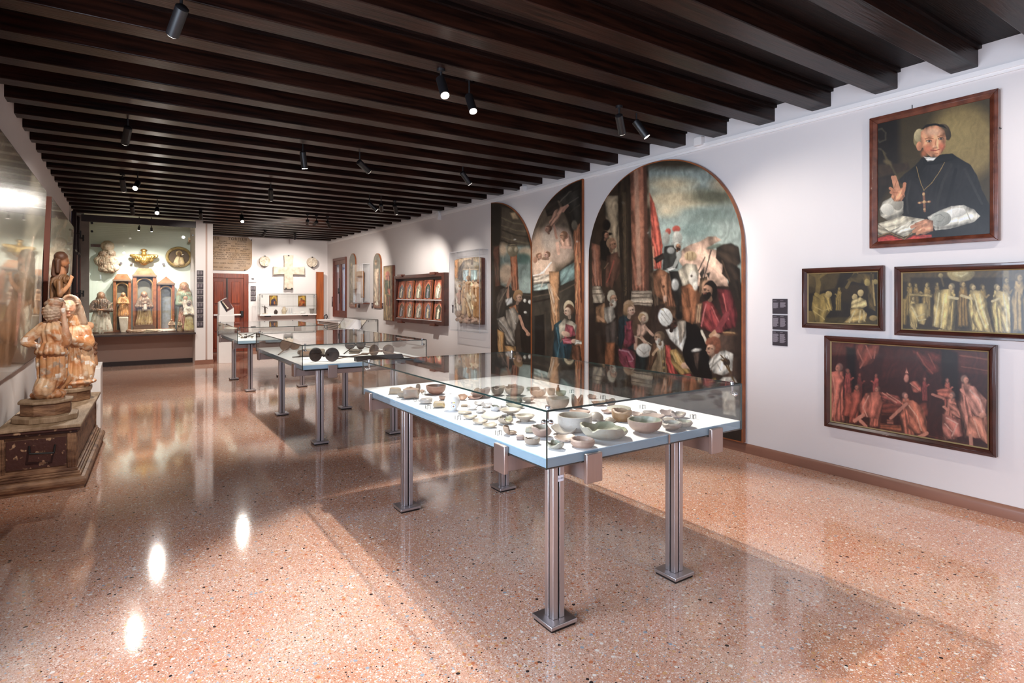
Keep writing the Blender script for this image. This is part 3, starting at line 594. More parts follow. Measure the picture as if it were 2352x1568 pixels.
# ------------------------------------------------------------------ big arched panels
BIG = '''S 18;P 3a2a1c 0 -300 500 -300 500 960 0 960;P 93a096 470 -260 1260 -260 1260 720 520 700;S 60;E c8b48c 700 60 260 70;E 6c7c74 980 180 200 60;E a3b5aa 660 320 150 90;E 7a8e86 860 300 140 70;E c9b78e 640 -60 180 50;E 5c5c48 1000 40 200 60;E 413626 640 -230 500 50;E b8a27c 1060 -60 90 50;E d8c49c 620 150 80 40
S 9;P d3a688 700 520 740 450 800 415 880 390 940 352 1000 350 1045 378 985 410 950 440 1060 470 1100 740 840 740;E 5f6a5c 990 430 60 16 -15;P 33261c 1010 440 1060 412 1120 402 1180 430 1200 560 1150 600 1090 580 1040 560 1002 520;P 2c2018 1060 570 1120 560 1190 600 1200 760 1130 730 1090 680 1050 640;P 241a14 1100 680 1180 700 1200 860 1120 820;L 4a3626 12 1050 540 1110 700
P 8f7a5c 130 30 235 30 250 510 160 480;P 2e2217 235 -200 330 -230 345 900 265 900;P 4a3a26 265 0 300 0 310 820 285 820;P 93573a 328 -250 452 -260 474 780 350 780;S 20;L b98464 34 375 -180 392 300 402 720;L 5c3626 26 446 -200 466 760;S 6;P a8947a 340 775 505 775 512 905 330 905;L 5c4a3a 8 345 800 500 800;L 6a5846 8 340 830 505 832;L c8b698 8 340 850 506 852;L 5c4a3a 8 335 872 510 872;P 4a3c30 370 905 510 905 520 1050 370 1050;P 8a5236 28 400 96 420 112 740 34 740;L b4785a 12 50 450 66 730;P a8957a 34 738 100 738 132 820 130 872 40 872;L 5c4a3a 7 40 762 110 762;L 5c4a3a 7 40 800 130 800;P 3c2a20 45 872 130 872 120 1300 60 1300
P 4a3424 120 860 520 900 520 1500 60 1500;P 3c2c22 500 880 900 900 960 1500 480 1500;P 54402e 480 640 560 600 560 900 520 900;P 5a3e28 560 860 700 850 720 1000 560 1000;P 463226 820 1000 1220 1000 1220 1500 900 1500;P 5c4630 880 680 940 660 920 760 860 860;S 11;P 14100e 95 400 130 330 175 480 168 556 110 530;E 17120f 146 262 30 44;E 17120f 172 330 18 10;E 9c6444 142 332 20 26;E b07a56 190 408 32 44 10;P 5e3a28 150 500 232 470 258 560 250 640 190 760 130 740 140 600;L a4462e 9 205 540 175 640 150 710;L 8a6a4a 8 130 600 160 560
P 33241a 50 880 230 860 240 1400 60 1400;P 8a6038 64 900 130 868 165 960 150 1030 60 1020;P a09482 128 905 200 890 216 980 170 1060 130 1000;E bcae90 186 800 30 30;E b98660 190 830 26 36;E c9bca4 196 880 26 30;P 4c4038 140 1040 225 1000 235 1200 140 1200;P 8f5226 138 1180 214 1180 216 1440 128 1440;L c08858 20 80 980 120 1010
P 1f353c 246 985 300 955 345 1040 300 1160 244 1120;E ad8860 322 890 40 42;E 8a6840 300 930 24 44;E dcae8c 344 925 24 38 8;P 8a2e3a 296 1015 350 1005 345 1085 310 1090;P 1a2d34 250 1130 350 1120 380 1250 300 1240;P 8e3446 232 1236 300 1222 350 1240 378 1300 372 1400 296 1402 250 1330;L cc8490 12 250 1240 320 1252 356 1310;L cc8490 9 310 1330 350 1325;L 6a1e30 10 300 1290 330 1380;P 1b2626 376 1250 470 1290 450 1440 376 1430;E d09878 296 1125 26 26;E c89070 262 1140 26 12
E cdb896 436 985 38 44;E d8ab8a 430 990 26 32;P d0a080 392 1040 450 1035 470 1090 440 1130 380 1130;L d0a080 22 450 1060 508 1122;L c89474 26 376 1140 372 1230;L c89474 26 420 1140 470 1210;E dcd4c4 440 1242 62 54;L a89c8c 7 400 1230 440 1270 480 1240;L c8b08c 8 330 1120 400 1140 510 1205
P 7c6648 518 1200 600 1190 612 1300 620 1460 470 1450 500 1290;E b58862 556 1130 34 34;E d8ccb8 568 1196 26 46;E cfa07c 512 1270 30 36;L a8946c 8 560 1240 590 1440;P b83c2c 608 1200 642 1200 680 1330 712 1480 640 1460 610 1330;P ad853c 642 1240 690 1230 740 1280 812 1420 740 1440 690 1400 650 1330;L d8b668 9 660 1260 690 1330;L d8b668 8 700 1270 740 1340;E d4a47e 762 1360 34 26;L d4a47e 9 780 1345 806 1330;L d4a47e 9 784 1360 812 1360;L d4a47e 9 780 1375 800 1388;P 8a2c24 700 1440 800 1420 860 1490 720 1490
P 3a2820 520 900 600 880 560 1040 520 1000;E e4e0d4 606 984 54 72 -14;L b4ac9c 6 570 940 620 1050;L b4ac9c 6 590 920 650 1010;E 4c3226 665 1036 28 48;P d8d2c4 608 1080 690 1062 772 1000 772 1140 742 1252 700 1210 640 1150;P 948470 700 1010 765 1010 765 1120 720 1200;P 0f0d0d 768 1012 850 1040 905 1110 940 1240 980 1490 860 1480 760 1330 742 1252 772 1140;E d8d2c4 850 1240 36 14 -10;P 4c3a30 826 1256 880 1256 860 1400 840 1360
E bc452f 630 312 22 24;E bc452f 694 292 32 26;E a8a698 614 364 28 50;E b0aea0 700 366 40 56;E ded8c8 688 340 10 24;P 8a887c 655 400 742 400 738 412 655 414;P 33332f 600 430 700 414 726 480 700 600 586 616 590 500;E 9c9c94 650 460 30 26;E a6a69c 712 490 22 34;L a8a89c 26 716 500 690 560 668 600;P d8d4c8 616 604 664 586 690 606 636 626;P 26231f 640 622 742 622 752 720 750 790 724 820 716 960 692 970 682 820 660 760;E b4b0a6 684 728 30 46;E e4e0d4 678 712 10 18;E 1c1a18 716 968 30 32
P c44c2e 484 10 520 90 556 240 586 420 576 604 520 604 500 400;L 9c3422 9 505 120 530 400;L e8a878 8 512 430 520 580;P 2c2420 516 520 590 480 600 520 540 560
P 8a5632 510 640 560 600 640 640 650 760 600 860 520 800;P a46a42 566 660 612 650 634 760 626 860 592 880 570 780;E 5a3420 592 742 10 10;E e0b090 606 836 14 24;P 8a5028 730 740 820 700 880 800 870 960 820 1040 740 1000;L 6a3a1c 12 780 760 800 900;P 7a4a2c 640 620 650 700 660 800 690 900 620 900
P c4b498 706 620 770 560 850 570 870 640 850 760 800 720 740 740;E d8ccb8 826 680 34 60 -8;E 3a2a20 812 660 7 8;E e8dcc8 842 740 20 34;E b8996a 804 504 50 40;L 8a6a40 6 780 480 780 530;L 8a6a40 6 820 480 820 530;L 2a2420 8 966 460 906 692;L 2a2420 7 918 512 866 620;P 2a2622 875 640 910 590 912 640 890 690;P 2a2622 930 640 958 630 950 680
P 2a1a16 1000 740 1130 760 1170 1000 1090 1120 960 1110 880 1060 900 860;P 822624 898 862 960 850 1010 920 1080 1040 1070 1100 980 1110 884 1062;L c4605c 12 926 880 906 960 890 1050;L b85450 9 970 900 1030 1030;L 7a1c28 12 960 930 990 1090;P 681a20 1010 760 1120 770 1172 950 1160 1060 1080 1080 1040 900;L c05048 10 1060 800 1100 1000;E a07452 934 740 42 50;E 181110 968 800 44 58;E 181110 960 722 30 28;E c8946c 922 770 18 22;E d4a47e 996 1128 38 24;E 6a4426 1110 1112 56 16;L c89858 7 1060 1100 1150 1106
P 8a6040 850 880 896 870 884 1030 836 1030;L d8b884 5 866 890 856 1010;L d8b884 4 880 900 872 1020;L e0d0b4 20 890 1090 930 1180
E 8c4c2c 982 1180 58 48;E c4906c 956 1250 22 34;P d4ccbc 950 1320 1000 1262 1080 1240 1140 1270 1130 1400 1060 1440 980 1420;P cbc3b3 1000 1500 1060 1450 1150 1450 1184 1530 1020 1590;L 6c4c20 12 985 1290 1060 1320 1112 1410;L 6c4c20 10 1130 1450 1170 1540;L a8a090 6 1000 1320 1040 1400;L a8a090 6 1070 1280 1100 1370;E 3a2a20 1080 1330 20 30;P 9a7a30 930 1490 1000 1450 1010 1480 950 1500
S 16;P 4c4034 40 1500 1240 1500 1240 1720 40 1700;P 6c5c4a 60 1560 700 1540 700 1570 60 1590;P 5c3a2a 300 1480 360 1480 400 1640 340 1640;P 2a1f1a 40 1700 1240 1700 1240 2100 40 2100;P c8bca8 1050 1560 1150 1560 1160 1760 1060 1740
S 7;P 6e2430 285 1080 350 1080 372 1180 300 1230 262 1180;L 8e3444 30 292 1060 268 1150 300 1180;P 16282e 240 1000 285 970 290 1140 262 1240 236 1200;H 196 836 36 1 b98660 bcae90 c9bca4;H 332 928 40 1 dcae8c 9a7448 -;H 432 990 29 1 d8ab8a b8905c -;H 556 1140 38 -1 b58862 6a543c d0c4b0
H 944 772 54 -1 a47454 15100e 181110;H 664 1034 40 1 4a3024 241814 -;E e2ded2 612 980 50 68 -14;L a8a090 5 572 950 640 1040;L a8a090 5 590 930 660 1020;L c8c2b4 5 566 985 620 1048;E c8b070 585 925 8 6;H 192 412 38 1 9a6a48 8a6444 -;H 142 340 26 1 9c6444 17120f -;H 706 428 26 1 a8744c b0aea0 3a2a20
P 5a3c26 505 1190 530 1180 545 1280 480 1420 455 1400 480 1300;L c49c70 20 545 1230 510 1275;L a8884c 5 600 1210 615 1440;L 8a6c3c 5 575 1220 590 1440;E a8884c 592 1330 10 12;E a8884c 596 1380 10 12
H 972 1232 50 -1 c4906c 7a4226 -;E 8c4c2c 1000 1185 26 22;E 7a4226 1022 1215 22 26;E 8c4c2c 960 1180 24 18;E 7a4226 1010 1250 20 20;P cbc3b3 945 1330 1000 1275 1040 1262 1060 1300 1010 1340 960 1400;L 8c8474 7 990 1300 970 1380;L 8c8474 7 1090 1290 1120 1380;L 5a4020 9 1040 1280 1090 1330 1120 1420;E 3a2c20 1100 1335 14 22
L c49060 26 1000 1090 960 1128;L 8e2e32 44 1090 960 1020 1080'''
def half_arch(y_hi, y_lo, z_hi, z_lo, pw=2.0):
    def f(y):
        t = min(1, max(0, (y-y_hi)/(y_lo-y_hi))); return z_lo+(z_hi-z_lo)*math.sqrt(max(0, 1-t**pw))
    return f
def arched(name, label, X, y0, y1, z0, top, fr, base, ops, nx, nz, seed, thick=.045, lean=0, gain=.72, fs=1.0, cat='painting', pm=None, em=None, sat=.76):
    t = thing(name, label, cat, (XR, (y0+y1)/2, z0)); thick = min(thick, XR-X-.012)
    ys = np.linspace(y0, y1, nx//2); P = [(y, top(y)) for y in ys]
    out = [(y0, z0)]+P+[(y1, z0)]; mb = MB(); n = len(out)
    fx = lambda z: X+.003-lean*(z-z0)
    vs = [(fx(z), y, z) for y, z in out]+[(fx(z)+thick, y, z) for y, z in out]
    mb.add(vs, [tuple(range(n, 2*n))]+[(i, (i+1) % n, n+(i+1) % n, n+i)[::-1] for i in range(n)]+[tuple(range(n))])
    mb.build('panel', em or M['frameor'], t, smooth=0)
    canvas('painted_face', t, X, y0+.012, y1-.012, z0+.012, lambda y: top(y)-.014, nx, nz, fr, base, ops, seed=seed, lean=lean, gain=gain, fs=fs, matl=pm, sat=sat)
    return t
yc, rr = 4.485, 1.105
def bigtop(y): t = (y-yc)/rr; return 1.93+1.065*math.sqrt(max(0, 1-abs(t)**2.15))
arched('arched_altarpiece', 'huge round-topped altarpiece painting crowded with kings and horses, behind the pottery case', 4.905, yc-rr, yc+rr, .10, bigtop, (1350, 440, 3.408), '2a1c14', BIG, 330, 440, 51)
RARCH = '''S 16;P 2c231b 330 0 760 0 760 1500 330 1500;P 6a5844 380 300 560 200 640 400 680 660 560 760 360 900 350 500;S 40;E d8b090 420 600 90 160;E b89a84 560 560 110 150;E e8c0a0 430 740 90 90;E c8b09c 480 500 60 100;S 10;P 6f8c88 560 760 690 680 700 820 570 870;P 8fa09a 358 860 480 850 480 920 358 920;P c8b6a0 358 800 500 780 520 840 358 860
P 3c352b 350 920 570 880 700 810 720 1500 350 1500;L 5a4c3c 10 360 960 570 920 700 850;L 241c16 12 360 1000 560 960;P 14110f 370 1110 440 1095 450 1500 370 1500;L 4a3e30 8 452 1080 458 1500
P a47446 480 760 560 760 562 1180 500 1230 490 1000;L d8a878 10 500 880 530 1100;L d8a878 6 490 860 560 980;L e8c8a0 5 470 860 520 1080;P a46034 672 420 724 380 742 860 750 1440 690 1440 682 900;L d89a5c 10 700 640 706 820 690 1000;L 5a2c1a 12 725 700 735 1000;L 8a4a2c 16 700 1100 710 1300
P 34302a 540 180 720 60 730 330 680 420 640 300;L 6c6454 9 560 220 640 140 715 110;L 6c6454 7 600 250 710 180;L 4c4438 10 640 300 720 240;E 6c6250 680 400 24 40;P 211c18 640 60 730 30 730 110 660 140;P 3a3028 440 240 540 200 580 300 470 330
S 6;P c89070 480 370 520 290 560 262 600 250 636 236 620 270 580 300 560 350 520 400 490 430;L c08468 22 590 290 625 245;E c0886c 472 430 24 28;L c08468 18 520 400 540 500;P c89478 580 480 640 470 660 560 600 590 560 530;E a87058 606 480 28 28;L d8a488 20 580 570 652 574;L d8a488 26 545 540 555 620;E b88464 404 640 22 28;E b88464 372 668 18 26;E c0907a 464 630 24 30;E 8a6850 450 660 30 12
L f4ece4 10 358 792 410 780 440 765;L f4ece4 12 430 775 496 690;E f0e8e0 432 772 16 9;S 20;L e8d0b8 6 450 800 420 880;L e8d0b8 8 480 860 520 1000
S 6;E c8b48c 636 1040 42 54;E 6a4830 640 1060 34 46;E dcb494 626 1072 24 36 8;P 1c4450 520 1180 570 1140 610 1160 600 1260 660 1340 630 1490 500 1490 520 1300;P b4a890 556 1180 600 1130 660 1150 700 1180 690 1260 600 1280 570 1320;P a4404c 612 1170 670 1190 690 1260 600 1290 600 1250;P b04a58 580 1280 690 1290 660 1330 590 1330;L d88890 7 590 1300 650 1320;L 3a7080 9 540 1200 560 1340 540 1470;L 123038 12 600 1350 620 1480;E dcb090 612 1250 36 22 20;E dcb090 680 1305 28 18;P d8d0bc 690 1290 745 1310 740 1330 680 1335;P 6a4028 660 1340 720 1340 740 1490 660 1490;S 4;H 632 1070 38 -1 dcb494 5c3c26 -;H 590 480 28 -1 c88e66 8a5a38 -;H 472 430 25 -1 c0886c 6a4430 -;H 404 642 20 1 b88464 7a5438 -;H 464 632 22 -1 c0907a 7a5438 -'''
arched('half_arch_panel', 'half-arched painted panel of a kneeling woman in blue below angels, beside the altarpiece', 4.93, 5.735, 6.86, .25, half_arch(5.70, 6.92, 3.02, 2.02, 2.1), (1120, 400, 3.408), '2c231b', RARCH, 190, 400, 61)
LARCH = '''S 14;P 2f261c 20 180 360 200 360 1500 20 1500;P 55493a 110 250 260 300 330 560 100 560;L 7a6c50 8 110 340 200 380 320 400;L 7a6c50 7 110 400 220 440 330 450;L 2c241b 8 120 440 230 480 330 490;L 7a6c50 7 110 490 240 530 335 540;L 2c241b 8 110 520 230 560 335 572;P b99c72 175 300 215 300 240 350 200 350;P 241d17 30 240 100 240 96 560 40 560;S 26;P 7c8f88 95 560 330 560 345 860 345 925 250 930 100 870;E d8b894 120 590 30 50;E c8b090 300 620 60 50;E 4c6c64 270 660 70 40;E 9cb0a8 300 880 80 70;E d0b090 150 780 60 80
S 6;P a45c34 175 630 230 630 244 900 190 930;L c88458 9 196 650 206 900;E 8a7c60 196 596 44 50;L 4a3e30 6 165 560 230 560;E b8a888 176 590 16 18;E b8a888 222 590 14 18;P 5c3626 40 560 90 560 100 880 60 900;P 332a22 60 880 100 870 250 930 355 930 362 1480 66 1480;L 54483a 8 250 940 350 950;P 1c1612 240 1000 350 1000 362 1440 270 1440
P 3a3630 70 960 170 870 190 900 140 1100 70 1140;L c88e6c 22 178 820 156 880 160 970;E c88e6c 184 816 9 22;P d8d8d0 135 980 190 960 196 1010 150 1030;E b08450 240 936 36 32;E d4a482 244 970 24 34;P c47840 170 1040 220 1020 240 1080 180 1120;P a09484 140 1060 210 1040 250 1110 215 1220 150 1200;P a49888 70 1130 130 1110 180 1200 210 1220 215 1350 150 1330 130 1250 90 1210;L d0c8bc 8 90 1140 140 1200 200 1300;L 5c5248 8 80 1180 130 1240;L d0c8bc 7 170 1060 220 1170;L c88e6c 22 250 1110 280 1200 320 1250;E c88e6c 318 1254 18 14;P c08a44 74 1210 130 1240 130 1430 80 1430;P c89450 130 1340 220 1350 224 1440 140 1440;L e8c080 8 90 1240 100 1400;E e0dcd0 292 990 12 14;E e8e4d8 330 1000 14 16;E d8d4c8 296 1080 12 10;S 4;H 240 966 34 1 d4a482 a87844 -;P 5a5048 60 1000 100 900 160 880 130 980 90 1100;L 8a7c6c 8 90 1000 150 900'''
arched('half_arch_panel', 'half-arched painted panel of an angel with raised arm, farther of the pair', 4.93, 6.87, 7.99, .25, lambda y: half_arch(8.05, 6.85, 3.01, 1.98, 2.1)(y), (1120, 400, 3.408), '2f261c', LARCH, 150, 400, 71)

# ------------------------------------------------------------------ black text plaques
def sign(P, U, V, W, H, nrm, blocks, parent=None, name='plaque', th=.006):
    """P lower-left corner, U right, V up unit vectors, nrm out of the wall"""
    P, U, V, nrm = map(Vector, (P, U, V, nrm))
    q = [P, P+U*W, P+U*W+V*H, P+V*H]
    mb = MB().prism([tuple(x+nrm*0.001) for x in q], (0, 0, 0), tuple(nrm*th)); ob = mb.build(name, M['blacksign'], parent)
    t = MB(); rn = random.Random(int(P.length*1000))
    for (bx, bw, top, bot) in blocks:
        z = top
        while z > bot:
            l = bw*(rn.uniform(.72, 1) if z-.035 > bot else .6)
            a = P+U*(W*bx)+V*(H*z)+nrm*(th+.0015)
            t.add([tuple(a), tuple(a+U*W*l), tuple(a+U*W*l-V*H*.022), tuple(a-V*H*.022)], [(0, 1, 2, 3)])
            z -= .038
    t.build('printed_text', M['signtext'], ob if parent is None else parent, smooth=0)
    return ob
two = [[(.06, .38, .89, .87), (.53, .36, .89, .87), (.06, .38, .74, .38), (.53, .40, .76, .44)], [(.06, .38, .92, .90), (.53, .38, .92, .90), (.05, .38, .8, .2), (.53, .38, .8, .2)], [(.05, .3, .92, .9), (.52, .32, .92, .9), (.05, .40, .80, .24), (.5, .42, .80, .22)]]
for k, (va, vb) in enumerate(((686, 720), (723, 756), (759, 792.5))):
    a = onX(1775, va, XR-.001); b = onX(1809, va, XR-.001); c_ = onX(1774, vb, XR-.001)
    H = a[2]-c_[2]; W = a[1]-b[1]
    s_ = sign((XR-.0005, a[1], c_[2]+.0), (0, -1, 0), (0, 0, 1), W, H, (-1, 0, 0), two[k])
    tag(s_, 'black printed text plaque right of the altarpiece, %s of three' % ('top', 'middle', 'bottom')[k], 'plaque', 'wall text plaques beside the altarpiece')
ords = ['topmost', 'second from top', 'third from top', 'fourth from top', 'middle', 'fourth from bottom', 'third from bottom', 'second from bottom', 'lowest']
for k in range(9):
    v0 = 620.5+k*14.75; a = onY(452, v0, 14.418); b = onY(467, v0, 14.418); c_ = onY(452, v0+13.7, 14.418)
    s_ = sign((a[0], 14.419, c_[2]), (1, 0, 0), (0, 0, 1), b[0]-a[0], a[2]-c_[2], (0, -1, 0), [(.1, .34, .85, .3+.3*(k % 3 == 1)), (.55, .34, .85, .35+.3*(k % 3 == 1))])
    tag(s_, 'small black text plaque on the white pier, %s of nine' % ords[k], 'plaque', 'text plaques stacked on the pier')
for k in range(3):
    v0 = 657+k*11.8; a = onY(575.5, v0, YF-.002); b = onY(587.5, v0, YF-.002); c_ = onY(575, v0+10.8, YF-.002)
    s_ = sign((a[0], YF-.001, c_[2]), (1, 0, 0), (0, 0, 1), b[0]-a[0], a[2]-c_[2], (0, -1, 0), [(.08, .36, .85, .25), (.55, .36, .85, .25)])
    tag(s_, 'small black text plaque beside the wooden door, %s of three' % ('top', 'middle', 'bottom')[k], 'plaque', 'text plaques by the door')
# ------------------------------------------------------------------ glass display tables
ZS0, ZS1, ZG = .77, .812, 1.01
def display_table(label, x0, x1, y0, y1, feet, barsY, barsX, seam=None, sticker=False):
    t = thing('display_case', label, 'display case', ((x0+x1)/2, (y0+y1)/2, 0), 'steel and glass display tables')
    for fx, fy in feet:
        b = MB(); h = .033; g = .0045
        for sx in (-1, 1):
            for sy in (-1, 1):
                b.box(fx+sx*g, fx+sx*h, fy+sy*g, fy+sy*h, .03, .752)
        lg = b.build('leg', M['steel'], t, bevel=.003)
        MB().box(fx-h+.006, fx+h-.006, fy-h+.006, fy+h-.006, .03, .752).build('groove', M['steelcore'], lg)
        MB().box(fx-.075, fx+.075, fy-.075, fy+.075, .012, .03).build('foot_plate', M['steel'], lg, bevel=.003)
        MB().box(fx-.068, fx+.068, fy-.068, fy+.068, 0, .012).build('pad', M['steelcore'], lg)
    for xb in barsX:
        MB().box(xb-.018, xb+.018, y0-.018, y1+.018, .672, .752).build('crossbar', M['steelwarm'], t, bevel=.002)
    for yb in barsY:
        MB().box(x0-.018, x1+.018, yb-.018, yb+.018, .674, .750).build('crossbar', M['steelwarm'], t, bevel=.002)
    for yb in barsY:
        for x, s in ((x0, -1), (x1, 1)):
            MB().box(x+s*.004, x+s*.026, yb-.048, yb+.048, .672, .802).build('clamp_plate', M['steelwarm'], t, bevel=.003)
    for xb in barsX:
        for y, s in ((y0, -1), (y1, 1)):
            MB().box(xb-.046, xb+.046, y+s*.004, y+s*.026, .672, .802).build('clamp_plate', M['steelwarm'], t, bevel=.003)
    xs = [x0, seam, x1] if seam else [x0, x1]
    for a, b in zip(xs, xs[1:]):
        a2 = a+(.002 if a != x0 else 0); b2 = b-(.002 if b != x1 else 0)
        mb = MB().box(a2, b2, y0, y1, ZS0, ZS1)
        mb.m = [0, 0, 1, 1, 1, 1]; mb.build('tabletop', [M['slab'], M['slabedge']], t)
    if seam: MB().box(seam-.006, seam+.006, y0-.006, y0-.001, ZS0, ZS1).build('joint_clip', M['steelwarm'], t)
    MB().box(x0+.03, x1-.03, y0+.03, y1-.03, .752, .769).build('carrier_frame', M['steelcore'], t)
    th = .008
    for k, (a, b, c_, d) in enumerate(((x0-th, x0, y0-th, y1+th), (x1, x1+th, y0-th, y1+th), (x0, x1, y0-th, y0), (x0, x1, y1, y1+th))):
        mb = MB().box(a, b, c_, d, ZS0-.004, ZG)
        mb.m = [1, 1, 0, 1, 0, 1] if k >= 2 else [1, 1, 1, 0, 1, 0]
        mb.build('glass_pane', [M['glass'], M['glassedge']], t)
    mb = MB().box(x0-th, x1+th, y0-th, y1+th, ZG+.0005, ZG+.0005+th); mb.m = [0, 0, 1, 1, 1, 1]
    mb.build('glass_lid', [M['glass'], M['glassedge']], t)
    for cx, cy, sx, sy in ((x0, y0, 1, 1), (x1, y0, -1, 1), (x0, y1, 1, -1), (x1, y1, -1, -1)):
        q = (cx+sx*.03, cy+sy*.03)
        b = MB().tube((q[0], q[1], ZG-.055), (q[0], q[1], ZG+.012), .006, n=10).tube((cx+sx*.0, q[1], ZG-.05), (q[0]+sx*.01, q[1], ZG-.05), .005, n=8).tube((q[0], cy, ZG-.05), (q[0], q[1]+sy*.01, ZG-.05), .005, n=8)
        b.ball((cx+sx*.008, q[1], ZG-.05), (.012,)*3, 2).ball((q[0], cy+sy*.008, ZG-.05), (.012,)*3, 2).tube((q[0], q[1], ZG+.009), (q[0], q[1], ZG+.018), .011, n=14)
        b.build('corner_connector', M['chrome'], t)
    if sticker:
        fx, fy = feet[0]; mb = MB().box(fx-.006, fx+.026, fy-.0345, fy-.0335, .655, .682).build('inventory_sticker', M['paper'], t)
        lab(mb, 'small white inventory sticker on the leg')
        cu = bpy.data.curves.new('n', 'FONT'); cu.body = '6 1881'; cu.size = .011; o = bpy.data.objects.new('sticker_number', cu); C.objects.link(o)
        o.data.materials.append(M['black']); dg = bpy.context.evaluated_depsgraph_get(); me = bpy.data.meshes.new_from_object(o.evaluated_get(dg)); bpy.data.objects.remove(o)
        o = bpy.data.objects.new('sticker_number', me); C.objects.link(o); o.parent = t; o.rotation_euler = (math.pi/2, 0, 0)
        o.location = (fx-.004-OFF[t.name][0], fy-.0350-OFF[t.name][1], .665)
    return t
T1 = (1.49, 2.83, 1.965, 4.22); T2 = (1.47, 2.80, 5.92, 8.32); T3 = (1.45, 2.80, 9.72, 11.95)
display_table('nearest long glass display table, filled with broken pottery bowls', *T1, [(1.65, 2.115), (2.46, 2.11), (1.66, 3.82), (2.46, 3.80)], (2.30, 4.08), (1.74, 2.60), seam=2.25, sticker=True)
display_table('middle glass display table holding round-plated iron wafer tongs', *T2, [(1.66, 6.01), (2.46, 6.01), (1.66, 7.73), (2.46, 7.70)], (6.22, 8.1), (1.76, 2.60))
display_table('farthest glass display table by the white plinth, holding tiny metal pieces', *T3, [(1.66, 9.93), (2.46, 9.95), (1.65, 11.49), (2.46, 11.5)], (10.05, 11.6), (1.80, 2.58))

# ------------------------------------------------------------------ pottery on the near table
ZT = ZS1+.0005
def clay(h): l = s2l(hx(h)); return (l*.66+l.mean()*np.array([1.16, .96, .85])*.34)*.6
def place(u, v, wpx, z=ZT): p = onZ(u, v, z); return p, wpx*dep(p)/F
def vessel(name, label, u, v, wpx, hpx, kind='bowl', out='c9a58c', inn='d8cdb8', dec=None, brk=0, seed=1, foot=.42, depth_=.6, group='pottery in the near display table', cat=None, tilt=0, rot=0, m='pot', z=ZT, cut=None, n=48):
    p, W = place(u, v, wpx, z); H = max(.012, hpx*dep(p)/F*.92); R = W/2
    p = (p[0]+0, max(p[1]+R*.35, T1[2]+R+.012), p[2])
    rn = random.Random(seed); ks = 9; th = np.arange(n)*2*math.pi/n
    tt = np.ones(n)
    if brk:
        nz = fbm(np.cos(th)*.9+seed*3.1, np.sin(th)*.9+seed*1.7, seed, 3); nz = (nz-nz.min())/(np.ptp(nz)+1e-6)
        tt = 1-brk*.75*np.clip(1.6*nz-.35, 0, 1)+.035*np.array([rn.uniform(-1, 1) for _ in th])*brk
        tt = np.clip(tt, .12, 1)
    if cut is not None:      # a sherd: only one side of the pot is left
        c0, wd, lowest = cut; dd = np.abs((th-c0+math.pi) % (2*math.pi)-math.pi)
        tt = np.where(dd > wd, lowest, tt)
    prof = {'bowl': lambda s: (foot+(1-foot)*math.sin(s*math.pi/2)**.9, .10+.90*(1-math.cos(s*math.pi/2))**1.0),
            'plate': lambda s: (foot+(1-foot)*s, .35+.55*s**2.2),
            'cyl': lambda s: (.82+.18*min(1, s*3), .05+.95*s), 'ring': lambda s: (.93+.07*math.sin(s*3.1), s),
            'jar': lambda s: ((.42+.58*math.sin(min(1, s*1.02)*math.pi*.93+.12)) if s < .9 else .42-.03*(s-.9)*10, s)}[kind]
    wall = min(.007, R*.12)+.001
    V = []; cols = []; o3 = clay(out); i3 = clay(inn); d3 = clay(dec) if dec else None
    for a in range(n):
        row = []
        S = [tt[a]*q/(ks-1) for q in range(ks)]
        for s in S: r, h = prof(s); row.append((r*R, h*H, 0))
        for s in S[::-1]: r, h = prof(s); row.append((max(r*R-wall*1.1, R*.02), h*H+wall*(.8 if s < .95 else .0), 1))
        for q, (r, h, side) in enumerate(row):
            V.append((p[0]+r*math.cos(th[a]+rot), p[1]+r*math.sin(th[a]+rot), p[2]+h)); c = i3 if side else o3
            if abs(q-ks+.5) < 1: c = o3*.9+.04
            if side and d3 is not None:
                w_ = .5+.5*math.sin(th[a]*6+r/R*9+seed); c = i3*(1-.75*(w_ > .6))+d3*.75*(w_ > .6)
            cols.append(c)
    mb = MB(); k = 2*ks
    fs = [(a*k+q, ((a+1) % n)*k+q, ((a+1) % n)*k+q+1, a*k+q+1) for a in range(n) for q in range(k-1)]
    mb.add(V, fs); fr = foot if kind in ('bowl', 'plate') else .8
    # base: foot ring and floor of the vessel
    b0 = len(mb.v); fl_ = [(fr*R*1.02, 0), (fr*R*1.04, H*.12+.002), (fr*R*.5, H*.12+.003), (0.0005, H*.12+.003)] if kind != 'ring' else []
    if fl_:
        r0, h0 = prof(0)
        mb.lathe([(fr*R*.86, 0), (fr*R*.98, 0), (fr*R, max(.003, h0*H)+.001)], p, n, closed=False); cols += [o3*.9]*(3*n)
        mb.lathe([(fr*R*.98, h0*H+.001), (fr*R*.5, h0*H+.0035), (.0005, h0*H+.0035)], p, n, closed=False); cols += [i3]*(3*n)
    if tilt:
        ca, sa = math.cos(tilt), math.sin(tilt); q = np.array(mb.v)-np.array(p); q = np.stack([q[:, 0], q[:, 1]*ca-q[:, 2]*sa, q[:, 1]*sa+q[:, 2]*ca], 1)
        q[:, 2] -= q[:, 2].min(); mb.v = list(map(tuple, q+np.array(p)))
    ob = mb.build(name, M[m], None, cols=np.array(cols), smooth=50)
    return tag(ob, label, cat or name.split('_')[-1], group)
